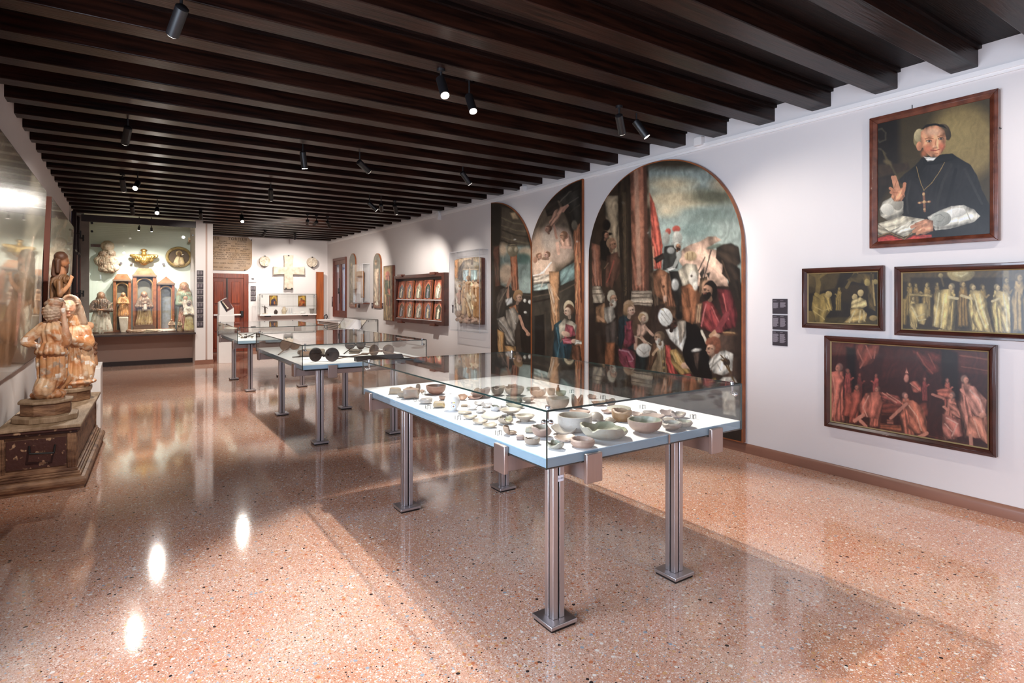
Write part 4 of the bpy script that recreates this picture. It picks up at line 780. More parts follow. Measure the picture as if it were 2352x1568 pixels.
def lump(name, label, u, v, wpx, hpx, col, seed=1, cat='fragment', group='pottery in the near display table', flat=1.0, boxy=.5, m='pot', z=ZT, dy=1.0, col2=None, parent=None):
    """solid broken piece: an angular stone or sherd"""
    p, W = place(u, v, wpx, z); H = max(.008, hpx*dep(p)/F*.9); vs, fs = ICO[3]
    q = np.sign(vs)*np.abs(vs)**(1-boxy*.6); s = fbm(vs[:, 0]*1.6+seed*2.3+8, vs[:, 1]*1.6+vs[:, 2]*1.3+seed+8, seed, 3)[:, None]
    q = q*(.72+.55*s); q = np.round(q*6)/6*.35+q*.65
    q = q*np.array([W/2, W/2*.7*dy, H/2]); q[:, 2] -= q[:, 2].min(); q[:, 2] *= H/q[:, 2].max(); q[:, :1] *= (W/2)/np.abs(q[:, 0]).max()
    ca, sa = math.cos(-YAW), math.sin(-YAW); q = np.stack([q[:, 0]*ca-q[:, 1]*sa, q[:, 0]*sa+q[:, 1]*ca, q[:, 2]], 1)
    mb = MB().add(q+np.array([p[0], p[1]+W*.2, p[2]]), fs)
    c = np.tile(clay(col), (len(vs), 1)); 
    if col2 is not None: c = np.where((fbm(vs[:, 0]*2+seed+5, vs[:, 2]*2+9, seed+1, 3) > .5)[:, None], clay(col2), c)
    ob = mb.build(name, M[m], parent, cols=c, smooth=30)
    return tag(ob, label, cat, group) if parent is None else ob
def sherd(name, label, u, v, wpx, hpx, out, inn, curve=.5, up=.5, seed=1, group='pottery in the near display table', cat='fragment', dec=None, rot=None, z=ZT, m='pot'):
    """curved broken sheet with thickness"""
    p, W = place(u, v, wpx, z); H = hpx*dep(p)/F*.9; n = 18; rn = random.Random(seed); g = np.linspace(-1, 1, n)
    X, Y = np.meshgrid(g, g, indexing='ij'); ang = np.arctan2(Y, X)
    k = .68+.5*fbm(np.cos(ang)*1.7+seed*1.3+4, np.sin(ang)*1.7+seed+4, seed, 3)
    r = np.maximum(abs(X), abs(Y))+1e-6; rr_ = np.hypot(X, Y)/r
    X, Y = X/rr_*k, Y/rr_*k; Zc = curve*(X**2*.8+Y**2*.5); d = W*.62
    X *= W/2/abs(X).max(); Y *= W*.38/abs(Y).max(); Zc = Zc/(np.ptp(Zc)+1e-6)*H*(1-up)*.9
    Z = Zc+(Y+abs(Y).max())/(2*abs(Y).max())*H*up; th = min(.008, W*.09)+.001
    top = np.stack([X, Y, Z+th], -1).reshape(-1, 3); bot = np.stack([X, Y, Z], -1).reshape(-1, 3); V = np.vstack([top, bot]); V[:, 2] -= V[:, 2].min(); N_ = n*n
    a = -YAW if rot is None else rot; ca, sa = math.cos(a), math.sin(a); V = np.stack([V[:, 0]*ca-V[:, 1]*sa, V[:, 0]*sa+V[:, 1]*ca, V[:, 2]], 1)+np.array([p[0], p[1]+W*.2, p[2]])
    fs = []
    for i in range(n-1):
        for j in range(n-1):
            q = i*n+j; fs.append((q, q+n, q+n+1, q+1)); fs.append((N_+q, N_+q+1, N_+q+n+1, N_+q+n))
    bd = [i*n for i in range(n)]+[(n-1)*n+j for j in range(1, n)]+[i*n+n-1 for i in range(n-2, -1, -1)]+[j for j in range(n-2, 0, -1)]
    for q, w2 in zip(bd, bd[1:]+bd[:1]): fs.append((q, q+N_, w2+N_, w2))
    c = np.vstack([np.tile(clay(inn), (N_, 1)), np.tile(clay(out), (N_, 1))])
    if dec: mk = (fbm(top[:, 0]/W*5+seed, top[:, 1]/W*5+seed, seed, 3) > .55); c[:N_][mk] = clay(dec)
    ob = MB().add(V, fs).build(name, M[m], None, cols=c, smooth=40); return tag(ob, label, cat, group)

lump('stone_block', 'tan rectangular stone block in the far left corner of the near case', 910, 905, 26, 16, 'b39a78', 3, boxy=1, col2='a58f70')
lump('stone_fragment', 'rough grey-brown lump left of the large carved chunk', 928, 913, 26, 17, 'a2917c', 4)
lump('carved_chunk', 'large carved stone chunk with a reddish patch, left end of the near case', 949, 915.5, 40, 27, 'a69684', 5, boxy=.9, col2='b08a74', dy=1.2)
lump('upright_fragment', 'brown upright broken handle standing behind the carved chunk', 962, 899, 12, 20, '8f7258', 6, boxy=.8)
vessel('pierced_fragment', 'whitish ring-shaped piece with a dark hole behind the carved chunk', 943, 903, 13, 12, 'ring', 'd8ccbc', '3a322e', seed=7, cat='fragment', tilt=.5)
b_ = vessel('terracotta_bowl', 'red-brown footed bowl with side handle near the left end of the near case', 1005, 906, 46, 22, 'bowl', 'a8664a', '9a705a', seed=8, foot=.45)
q = place(982, 893, 10)[0]
sherd('terracotta_fragment', 'small pale sherd leaning between the carved chunk and footed bowl', 971, 902, 11, 10, 'c0906c', 'd0a484', .3, .6, 9)
lump('stone_fragment', 'grey ribbed oval fragment left of the white jar', 982, 927.5, 32, 15, 'c4bcb6', 10, flat=.6, col2='aaa4a2')
vessel('small_dish', 'small terracotta dish just behind the white jar, left side', 1018, 918.5, 17, 9, 'bowl', 'b07a5c', 'c49a7c', seed=11, cat='dish')
lump('decorated_fragment', 'tan fragment with yellow relief directly left of the white jar', 1011, 936.5, 30, 16, 'c0aa90', 12, boxy=.9, col2='cda84e')
# white jar with painted crest and round mark
p, W = place(1042, 943, 36); R = W/2
jr = thing('white_jar', 'white glazed round jar painted with a small crest and round mark', 'jar', (p[0], p[1]+R*.4, ZT)); cx, cy = p[0], p[1]+R*.4
pf = [(0, 0), (R*.5, 0), (R*.55, .004)]+[(R*(.55+.45*math.sin(s*math.pi*.92)) if s < .93 else R*.5, .004+s*R*2.0) for s in np.linspace(.05, 1, 14)]+[(R*.42, R*2.1), (R*.40, R*2.1), (R*.38, R*1.7), (0, R*1.6)]
MB().lathe(pf, (cx, cy, ZT), 40, closed=False).build('body', M['porcelain' if 0 else 'white'], jr, smooth=60)
dv = Vector((-cx, -cy, 0)).normalized(); sd = Vector((dv.y, -dv.x, 0))
for dz, rr2, mm in ((.66, .30, 'lb'), (.66, .24, 'w'), (.66, .12, 'br')):
    c_ = Vector((cx, cy, ZT+R*dz))+(dv-sd*.18).normalized()*R*.93
    MB().tube(tuple(c_), tuple(c_+dv*(.002+.05*R*(1-rr2))), R*rr2, n=24).build('painted_mark', {'lb': mat('blue_grey_glaze', '9fb2cc', .2), 'w': M['white'], 'br': mat('brown_glaze', '8a6a5c', .3)}[mm], jr)
for k, cc in enumerate(('c8b83a', 'd8c84a', '6a4a8a')):
    c_ = Vector((cx, cy, ZT+R*1.12))+(dv-sd*(.28-.16*k)).normalized()*R*.965; MB().ball(tuple(c_), (.006, .006, .004), 1).build('painted_crest', mat('crest_colour', cc, .3), jr)
IT = [
 # kind, name, label, u, v, w, h, extra
 ('s', 'terracotta_fragment', 'orange-brown sherd half hidden behind the white jar', 1064, 919, 25, 20, dict(out='a86a4a', inn='c08a68', curve=.6, up=.5, seed=13)),
 ('s', 'terracotta_fragment', 'flat dark pink sherd right of the white jar, under the glass edge', 1093, 917, 34, 8, dict(out='b07a6c', inn='c0907e', curve=.2, up=.3, seed=14)),
 ('v', 'broken_bowl', 'large broken bowl with pale green inside, back left of the near case', 1106, 913, 50, 24, dict(out='c09480', inn='b9bda2', brk=.6, seed=15, foot=.3)),
 ('v', 'small_bowl', 'greyish-brown small bowl in the back row behind the bent grey piece', 1146, 908, 30, 20, dict(out='a8988a', inn='b8aa98', brk=.3, seed=16)),
 ('v', 'footed_bowl', 'pinkish beige footed bowl in the back row left of the case middle', 1186, 909, 46, 22, dict(out='bfa48e', inn='cdb8a2', brk=.25, seed=17)),
 ('l', 'bent_fragment', 'grey-green bent fragment shaped like a handle behind the spiky sherds', 1184, 924, 42, 14, dict(col='959a86', seed=18, boxy=.7)),
 ('s', 'green_fragment', 'dull green jagged sherd in the left half of the near case', 1190, 938, 46, 10, dict(out='8f9684', inn='9fa692', curve=.3, up=.2, seed=19)),
 ('s', 'ring_fragment', 'white and grey curved rim sherd right of the white jar', 1102, 931, 23, 11, dict(out='b8a898', inn='c9cdd4', curve=.8, up=.4, seed=20)),
 ('s', 'ribbed_fragment', 'ribbed white and grey sherd beside the curved rim sherd', 1121, 936, 26, 15, dict(out='c4b49c', inn='c8c8ce', curve=.6, up=.5, seed=21, dec='a5a3aa')),
 ('v', 'cup_fragment', 'bluish white broken cup right of the ribbed sherd', 1140, 943.5, 23, 13, dict(kind='cyl', out='d5dbe6', inn='c9c9b0', brk=.5, seed=22)),
 ('l', 'white_fragment', 'white folded sherd directly right of the bluish white cup', 1158, 940, 15, 11, dict(col='d4d0cc', seed=23)),
 ('l', 'tan_fragment', 'small tan knobbly sherd beside the foot of the white jar', 1068, 934, 16, 6, dict(col='c9b49c', seed=24)),
 ('s', 'scalloped_fragment', 'white scalloped sherd with bluish folds right of the white jar', 1087, 941, 25, 12, dict(out='c9bfae', inn='d9dde6', curve=.8, up=.4, seed=25)),
 ('s', 'ribbed_shell_fragment', 'small grey ribbed shell-shaped sherd in front of the scalloped one', 1108, 948.5, 24, 9, dict(out='c4bdb6', inn='c6c6ca', curve=-.8, up=.2, seed=26, dec='a4a2a6')),
 ('l', 'cream_fragment', 'flat cream sherd in front of the white jar', 1071, 951, 33, 7, dict(col='d2c2a8', seed=27)),
 ('v', 'shallow_plate', 'pale shallow footed plate, left of the whole cream plate', 1177, 955, 51, 17, dict(kind='plate', out='b9ac9a', inn='ddd8c6', seed=28, foot=.3)),
 ('s', 'cream_fragment', 'boat-shaped cream sherd nearest the left edge markers', 1083, 962.5, 32, 9, dict(out='c4ae96', inn='d6c9ae', curve=.8, up=.2, seed=29)),
 ('s', 'tilted_plate_fragment', 'large flat cream plate sherd tilted up in the left middle', 1134, 962, 48, 14, dict(out='bba892', inn='dfd8c4', curve=.15, up=.7, seed=30)),
 ('v', 'broken_bowl', 'broken cream bowl with yellow glaze left of the whole cream plate', 1165, 974, 39, 17, dict(out='c9b7a2', inn='d8cc8c', brk=.75, seed=31, foot=.42)),
 ('s', 'cream_fragment', 'second cream sherd in the diagonal row along the left edge', 1107, 974, 37, 11, dict(out='c0ad98', inn='d4c4ac', curve=.6, up=.3, seed=32)),
 ('s', 'cream_fragment', 'third cream sherd in the diagonal row, nearest the curled piece', 1129, 982.5, 34, 12, dict(out='bfae9a', inn='d4c6a8', curve=.6, up=.35, seed=33)),
 ('v', 'cream_plate', 'whole round cream plate next to the corner connector', 1210, 968.5, 47, 17, dict(kind='plate', out='bfae9c', inn='e0d6bc', seed=34, foot=.5)),
 ('v', 'curled_fragment', 'curled tan bowl half standing open near the left edge', 1177, 998, 38, 21, dict(out='c39c7c', inn='b08858', cut=(2.6, 1.3, .35), brk=.4, seed=35)),
 ('l', 'brick_fragment', 'small pinkish brick-like fragment between curled piece and ring base', 1197, 1009.5, 20, 11, dict(col='b39288', seed=36, boxy=1)),
 ('v', 'base_fragment', 'beige ring base of a bowl lying near the front corner', 1226, 1020, 37, 15, dict(kind='bowl', out='b9a08c', inn='cdbba6', brk=.35, seed=37, foot=.7)),
 ('l', 'green_fragment', 'lumpy pale green sherd left of the corner glass edge', 1222, 994, 26, 17, dict(col='bdbda4', seed=38, col2='cbbca2')),
 ('v', 'broken_bowl', 'pink-bottomed broken bowl seen behind the corner glass edge', 1250, 1004, 50, 27, dict(out='bd9484', inn='cdc4ac', brk=.5, seed=39, foot=.4)),
 ('s', 'curved_fragment', 'large curved cream sherd with pointed ends in front of the white basin', 1304, 997, 61, 26, dict(out='b39a88', inn='d9d0c2', curve=.8, up=.45, seed=40)),
 ('v', 'white_basin', 'large deep whitish basin with flat pale top, front middle', 1329, 989, 80, 37, dict(kind='cyl', out='c9c4bd', inn='dcd3bc', seed=41)),
 ('s', 'oval_fragment', 'pinkish oval dish sherd behind the terracotta ring', 1302, 1014, 48, 14, dict(out='c4aa9c', inn='d0b09a', curve=.7, up=.3, seed=42)),
 ('v', 'green_bowl', 'small broken bowl with dark green glaze by the corner glass edge', 1280, 1030.5, 43, 18, dict(out='c3c2b2', inn='a9b092', dec='4e6a48', brk=.6, seed=43, foot=.5)),
 ('v', 'terracotta_ring', 'round terracotta stand with pierced rim at the front edge', 1351, 1028.5, 56, 19, dict(kind='cyl', out='c69a84', inn='d8b7a4', brk=.25, seed=44)),
 ('v', 'green_dish', 'largest dish, broken with a notch and mottled green glaze', 1411, 1011, 116, 34, dict(out='b5b3a2', inn='b9bc96', dec='8f9a72', brk=.45, seed=45, foot=.5)),
 ('v', 'ochre_vessel', 'ochre broken vessel with thick walls in the middle of the case', 1434, 967, 46, 29, dict(kind='cyl', out='b98442', inn='cfa46a', brk=.35, seed=46)),
 ('s', 'grey_tile_fragment', 'arched grey tile sherd standing behind the white basin', 1374, 966, 38, 26, dict(out='a3978e', inn='b3a69a', curve=-.8, up=.5, seed=47)),
 ('s', 'beige_fragment', 'beige leaf-shaped sherd right of the arched grey tile', 1405, 970, 27, 16, dict(out='b39f8c', inn='c3b3a0', curve=-.6, up=.4, seed=48)),
 ('s', 'pink_fragment', 'long flat pink sherd just behind the white basin', 1338, 953, 48, 10, dict(out='b08a7a', inn='c49c8a', curve=.4, up=.3, seed=49)),
 ('s', 'pink_fragment', 'small pink boat-shaped sherd behind the ochre vessel', 1399, 950, 28, 10, dict(out='b48a7c', inn='c8a496', curve=.7, up=.3, seed=50)),
 ('s', 'grey_green_tile', 'flat pointed grey-green sherd near the far long edge', 1430, 944, 58, 11, dict(out='a8a69a', inn='c3c3ae', curve=-.2, up=.4, seed=51)),
 ('v', 'decorated_bowl', 'whole footed bowl with green painted inside, right of the green dish', 1494, 996, 80, 33, dict(out='c49c88', inn='c9cbb4', dec='8a9c76', seed=52, foot=.36)),
 ('l', 'handle_fragment', 'small pale curved handle piece leaning on the decorated bowl', 1450, 969, 13, 18, dict(col='cfc2b8', seed=53, boxy=.2)),
 ('v', 'small_bowl', 'pale small bowl immediately right of the decorated bowl', 1553, 989, 46, 20, dict(out='b9a89c', inn='cfd2c4', brk=.25, seed=54, foot=.4)),
 ('v', 'small_dish', 'little cream and green dish, rightmost of the pottery', 1576, 982, 44, 18, dict(out='c9b9a4', inn='cfd0b4', brk=.3, seed=55, foot=.4, cat='dish')),
 ('l', 'beige_fragment', 'crusty beige lump behind the two rightmost small bowls', 1543, 968, 32, 9, dict(col='b9a996', seed=56)),
 ('l', 'patterned_fragment', 'grey fragment with carved zigzag pattern in the right half', 1497, 955, 32, 12, dict(col='a59a94', seed=57, col2='c4b8b0', boxy=.8)),
 ('s', 'pink_fragment', 'wide shallow pink sherd behind the decorated bowl', 1506, 964, 56, 11, dict(out='bc9c90', inn='cbb0a4', curve=.4, up=.2, seed=58)),
 ('s', 'pink_fragment', 'pinkish sherd between the ochre vessel and patterned fragment', 1467, 957, 28, 13, dict(out='b89a90', inn='c9aca0', curve=.6, up=.4, seed=59)),
 ('s', 'mauve_fragment', 'mauve-brown sherd near the far edge, right half', 1536, 955, 32, 17, dict(out='a48a84', inn='b89c94', curve=.5, up=.6, seed=60)),
 ('v', 'hollow_fragment', 'pinkish hollow broken cup beside the mauve sherd', 1562, 960, 36, 13, dict(kind='bowl', out='c4aaa0', inn='bfb09a', brk=.6, seed=61)),
 ('v', 'grey_bowl', 'wide grey-green bowl in the back row, right of the corner edge', 1287, 940, 54, 27, dict(out='a89c8c', inn='b9bda8', seed=62, foot=.4)),
 ('v', 'terracotta_cup', 'orange-brown cup with broken side, back row right of the grey bowl', 1329, 938, 27, 34, dict(kind='cyl', out='b57c58', inn='c49a70', brk=.6, seed=63)),
 ('s', 'pink_fragment', 'dark pink pointed sherd at the far edge right of the cup', 1363, 916, 22, 13, dict(out='a87c6e', inn='ba9080', curve=.4, up=.6, seed=64)),
 ('s', 'orange_fragment', 'orange boat-shaped sherd in the back row, right half', 1380, 932, 34, 13, dict(out='b8845e', inn='c89c74', curve=.8, up=.3, seed=65)),
 ('v', 'brown_fragment', 'brown and grey broken bowl piece next to the orange sherd', 1406, 931, 26, 16, dict(out='a98868', inn='b0a890', brk=.6, seed=66)),
 ('v', 'yellow_bowl', 'small yellow-green bowl in the back row by the brown flask', 1291, 911, 25, 14, dict(out='a8a070', inn='c4b86c', seed=67)),
 ('v', 'pale_cup', 'pale grey cup in the back row left of the brown flask', 1268, 907, 18, 16, dict(kind='cyl', out='b9ac9c', inn='c9bfae', seed=68)),
 ('v', 'terracotta_bowl', 'terracotta bowl in the back row behind the corner edge', 1240, 912, 40, 22, dict(out='b5805e', inn='c89c7c', brk=.4, seed=69)),
 ('v', 'pink_dish', 'shallow pinkish dish among the back row, left of the terracotta bowl', 1216, 925, 30, 12, dict(kind='plate', out='b99a88', inn='ccb2a0', seed=70, cat='dish')),
 ('s', 'beige_fragment', 'beige sherd in the far corner of the back row', 1152, 893, 24, 8, dict(out='b8a08a', inn='c9b8a4', curve=.5, up=.4, seed=71)),
 ('s', 'brown_fragment', 'brown sherd at the far edge behind the terracotta bowl', 1180, 890, 22, 8, dict(out='96705a', inn='ae8a72', curve=.5, up=.4, seed=72)),
 ('s', 'green_fragment', 'grey-green sherd at the far edge between brown sherd and pale cup', 1225, 897, 26, 9, dict(out='98a08e', inn='b0b6a2', curve=.5, up=.4, seed=73)),
]
for kd, nm, lb, u, v, w2, h2, kw in IT:
    if kd == 'v': vessel(nm, lb, u, v, w2, h2, **kw)
    elif kd == 'l': lump(nm, lb, u, v, w2, h2, kw.pop('col'), kw.pop('seed'), **kw)
    else: sherd(nm, lb, u, v, w2, h2, kw.pop('out'), kw.pop('inn'), **kw)
p, W = place(1282, 903, 9); fk = MB().lathe([(0, 0), (W*.45, 0), (W*.55, W*.5), (W*.5, W*1.2), (W*.2, W*1.7), (W*.22, W*2.2), (W*.1, W*2.2)], (p[0], p[1], ZT), 20).build('brown_flask', mat('brown_glazed', '7a4a34', .3, noise=.3)); tag(fk, 'narrow upright brown flask at the far edge of the near case', 'flask', 'pottery in the near display table')
# clear number markers and sloping clear label holder
for u, v, s_ in ((983, 938.5, 'beside the grey ribbed fragment'), (955, 921.5, 'in front of the carved chunk'), (1052, 963, 'in front of the white jar'), (1145, 998.5, 'left of the curled piece'), (973, 905, 'left of the footed bowl'), (1313, 902, 'behind the terracotta cup'), (1385, 916, 'behind the orange sherd'), (1476, 938, 'beyond the grey-green tile'), (1592, 961, 'near the right end')):
    p = onZ(u, v, ZT); a = .011; mb = MB()
    mb.box(p[0]-a, p[0]+a, p[1]-a, p[1]+a, ZT, ZT+.022)
    o = mb.build('number_marker', M['acrylic'], None); tag(o, 'tiny clear number cube on the white tabletop '+s_, 'marker', 'clear number markers')
    e = MB()
    for (x, y) in ((-a, -a), (a, -a), (-a, a), (a, a)): e.box(p[0]+x-.001, p[0]+x+.001, p[1]+y-.001, p[1]+y+.001, ZT, ZT+.022)
    e.box(p[0]-a, p[0]+a, p[1]-a-.001, p[1]-a+.001, ZT+.021, ZT+.023); e.build('edge', M['steelcore'], o)
a = onZ(1575, 966, ZT); b = onZ(1632, 979, ZT); c_ = onZ(1568, 972, ZT)
lh = MB().prism([(a[0], a[1]-.02, ZT), (a[0], a[1]+.03, ZT), (a[0], a[1]-.02, ZT+.03)], a, (b[0], a[1], ZT)).build('label_holder', M['acrylic']); tag(lh, 'long clear wedge label holder at the right end of the near case', 'holder')

# ------------------------------------------------------------------ middle table: wafer tongs
def tongs(label, c1, c2, e1, e2, m, r=None, tilt=0.2):
    """two round plates standing on edge, hinged between, with two long handles"""
    (u1, v1, r1), (u2, v2, r2) = c1, c2; cl = lambda q: (min(max(q[0], T2[0]+.02), T2[1]-.02), min(max(q[1], T2[2]+.02), T2[3]-.02), q[2])
    a = onZ(u1, v1+r1, ZT); k = dep(a)/F; R = r1*k; b = onZ(u2, v2+r1, ZT)
    t = thing('wafer_tongs', label, 'tongs', ((a[0]+b[0])/2, (a[1]+b[1])/2, ZT))
    for (c_, nn) in ((a, Vector((.30, -1, 0))), (b, Vector((-.55, -1, 0)))):
        nn = nn.normalized(); q = Vector((c_[0], c_[1], ZT+R)); MB().tube(tuple(q-nn*.006), tuple(q+nn*.006), R, n=36).build('round_plate', m, t)
    h = Vector(((a[0]+b[0])/2, (a[1]+b[1])/2, ZT+R*.85)); MB().path([(a[0]+R*.8, a[1], ZT+R), tuple(h), (b[0]-R*.6, b[1], ZT+R)], R*.16, 8).ball(tuple(h), (R*.22,)*3, 2).build('hinge', m, t)
    for e in (e1, e2):
        q = cl(onZ(e[0], e[1], ZT+.006)); MB().tube(tuple(h), q, .007, .006, 8).build('handle', m, t)
tongs('dark iron wafer tongs with two round plates, nearest corner of the middle case', (725, 814, 16), (763, 814, 16), (864, 822), (672, 820), M['iron'])
tongs('brown iron wafer tongs with crossed long handles, right end of the middle case', (859, 804, 13), (892, 804, 13), (964, 824), (772, 824), M['ironb'])
tongs('brown wafer tongs lying toward the far left corner of the middle case', (655, 792, 13), (676, 790, 9), (632, 815), (700, 790), M['ironb'])
tongs('partly hidden iron wafer tongs at the back of the middle case', (829, 790, 12), (804, 790, 10), (790, 812), (860, 800), M['iron'])
G2 = 'objects in the middle display case'
lump('stone_vessel_fragment', 'grey and orange stone trough fragment behind the dark tongs', 718, 817, 60, 16, 'a3907c', 81, group=G2, boxy=1, col2='a8744e')
for s_, (u, v, w2, h2) in zip(('thick dark rectangular slab left of the crossed handles', 'thin grey strip in front of the thick slab', 'small brown block touching the crossed handles'), ((818, 808, 30, 5), (815, 812, 24, 3), (839, 815, 17, 5))):
    lump('metal_slab', s_+' in the middle case', u, v, w2, h2, '7c6a58', 90+u % 7, group=G2, boxy=1, cat='slab')
p = (2.28, T2[2]+.11, ZT); o = MB().hexa([(p[0]-.25, p[1]-.08, ZT), (p[0]+.28, p[1]-.08, ZT), (p[0]+.28, p[1]+.02, ZT), (p[0]-.25, p[1]+.02, ZT), (p[0]-.25, p[1]-.02, ZT+.05), (p[0]+.28, p[1]-.02, ZT+.05), (p[0]+.28, p[1]+.02, ZT+.05), (p[0]-.25, p[1]+.02, ZT+.05)]).build('label_holder', M['steelcore']); tag(o, 'long dark wedge label holder at the near edge of the middle case', 'holder')
# far table: small metal pieces
rn = random.Random(5); G3 = 'small metal pieces in the far display case'
for i in range(22):
    u = 548+rn.random()*50; v = 765+rn.random()*12
    lump('metal_piece', 'tiny dark ornament piece scattered on the far display table', u, v, 3+rn.random()*5, 1.5+rn.random()*2, rn.choice(['5a4638', '8a7058', '4a3a34', 'a08a6c']), 100+i, cat='ornament', group=G3, m='pot')
a = (1.62, 10.25, ZT+.012); b = (2.05, 11.2, ZT+.06); o = MB().tube(a, b, .008).build('iron_rod', M['iron']); tag(o, 'dark iron rod slanting across the far display table', 'rod', G3)
lump('dark_slab', 'dark oblong slab at the back of the far display table', 633, 767, 24, 3, '5a4e48', 131, group=G3, boxy=1, cat='slab')
# ------------------------------------------------------------------ smaller exhibits on the right wall
def slabpaint(name, label, pts, X, base, ops, fr, edge, seed, nx=60, nz=110, top=None, thick=.03, cat='panel painting', gain=.85):
    q = [onX(u, v, X) for u, v in pts]; y0 = min(a[1] for a in q); y1 = max(a[1] for a in q); z0 = min(a[2] for a in q); z1 = max(a[2] for a in q)
    tf = (lambda y: z1) if top is None else top(y0, y1, z1)
    return arched(name, label, X, y0, y1, z0, tf, fr, base, ops, nx, nz, seed, thick=min(thick, XR-.002-X), em=edge, gain=gain, cat=cat)
rnd = lambda y0, y1, z1: (lambda y: z1-(y1-y0)/2+(y1-y0)/2*math.sqrt(max(0, 1-((y-(y0+y1)/2)/((y1-y0)/2+1e-6))**2)))
slabpaint('round_top_panel', 'narrow round-topped painted panel of a standing saint, right of the small clear box', [(857, 583), (874, 707)], 4.93, '8a8474',
  'S 14;P 7c7868 600 270 710 270 710 800 600 800;P 8a5a44 600 830 710 830 710 960 600 960;S 8;P b8a084 625 450 680 450 690 850 615 850;E c8a078 645 390 14 26;E 8a6a48 645 365 16 16;L d8c4a4 8 640 480 650 820;L 8a6048 8 670 500 670 820;P e0d4bc 625 880 660 830 685 885 655 900', (740, 530, 5.2275), M['frameor'], 81, top=rnd)
slabpaint('round_top_panel', 'narrow round-topped dim painted panel half hidden behind the small clear box', [(802, 583), (816, 706)], 4.93, '7c7866',
  'S 12;P 8a5a40 320 860 420 860 420 960 320 960;E d8b878 353 410 8 22;P 8a8068 335 450 370 450 375 840 335 840;P d0b89c 335 880 350 850 372 880', (740, 530, 5.2275), M['frameor'], 82, top=rnd)
slabpaint('plank_panel', 'tall rectangular wooden panel with faded red and green figure, left of the ten-panel cabinet', [(880.5, 611), (901.5, 737.5)], 4.90, 'a08458',
  'S 12;P 9c8050 730 420 840 420 850 1090 740 1090;S 8;E c0644a 785 520 26 34;P b05a44 760 540 815 540 810 600 770 600;P 4c5c42 755 590 815 600 820 740 760 760;P b8684c 780 690 820 690 815 760 790 760;P 6a5c3c 770 760 820 780 825 900 765 890;L b04a38 8 775 800 780 900;L b04a38 8 810 800 812 900;L 6a4c30 8 800 900 805 1040;L c8a87c 8 790 560 800 680', (740, 530, 5.2275), M['frame'], 83, thick=.07)
# cabinet with ten small painted tablets
q = [onX(u, v, 4.87) for u, v in ((905, 633), (1020, 626), (906, 737), (1020, 749))]
y0, y1 = q[1][1], q[0][1]; z0 = (q[2][2]+q[3][2])/2; z1 = (q[0][2]+q[1][2])/2; X = 4.87
t = thing('tablet_cabinet', 'dark wooden wall cabinet holding ten small red-framed tablets in two rows', 'cabinet', (XR, (y0+y1)/2, z0))
f = MB(); 
for a in ((y0, y0+.11, z0, z1), (y1-.08, y1, z0, z1), (y0+.11, y1-.08, z0, z0+.075), (y0+.11, y1-.08, z1-.07, z1)): f.box(X, XR, *a)
f.build('frame', M['framedk'], t, bevel=.004)
MB().box(XR-.02, XR, y0+.1, y1-.08, z0+.07, z1-.06).build('back_board', M['darkbase'], t)
MB().box(X+.02, XR-.02, y0+.11, y1-.08, (z0+z1)/2-.028, (z0+z1)/2-.012).build('shelf', M['white'], t)
MB().box(X+.02, XR-.02, y0+.11, y1-.08, z0+.075, z0+.085).build('shelf', M['white'], t)
for yy in (y0+.45, y1-.35): MB().box(X-.03, X+.06, yy-.1, yy+.1, z1, z1+.02).box(X-.03, X-.01, yy-.1, yy+.1, z1-.03, z1).build('bracket', M['frame'], t)
for yy in (y0+.45, y1-.35): MB().box(X-.03, X+.06, yy-.1, yy+.1, z0-.02, z0).box(X-.03, X-.01, yy-.1, yy+.1, z0, z0+.03).build('bracket', M['frame'], t)
iw = (y1-y0-.19)/5; zm = (z0+z1)/2; cols10 = ['6a7078', '7c7a80', '9a9684', '3c4c44', 'b8b09a', '5a4c40', '8a8478', 'a09c92', '6c707c', '4c4a3c']
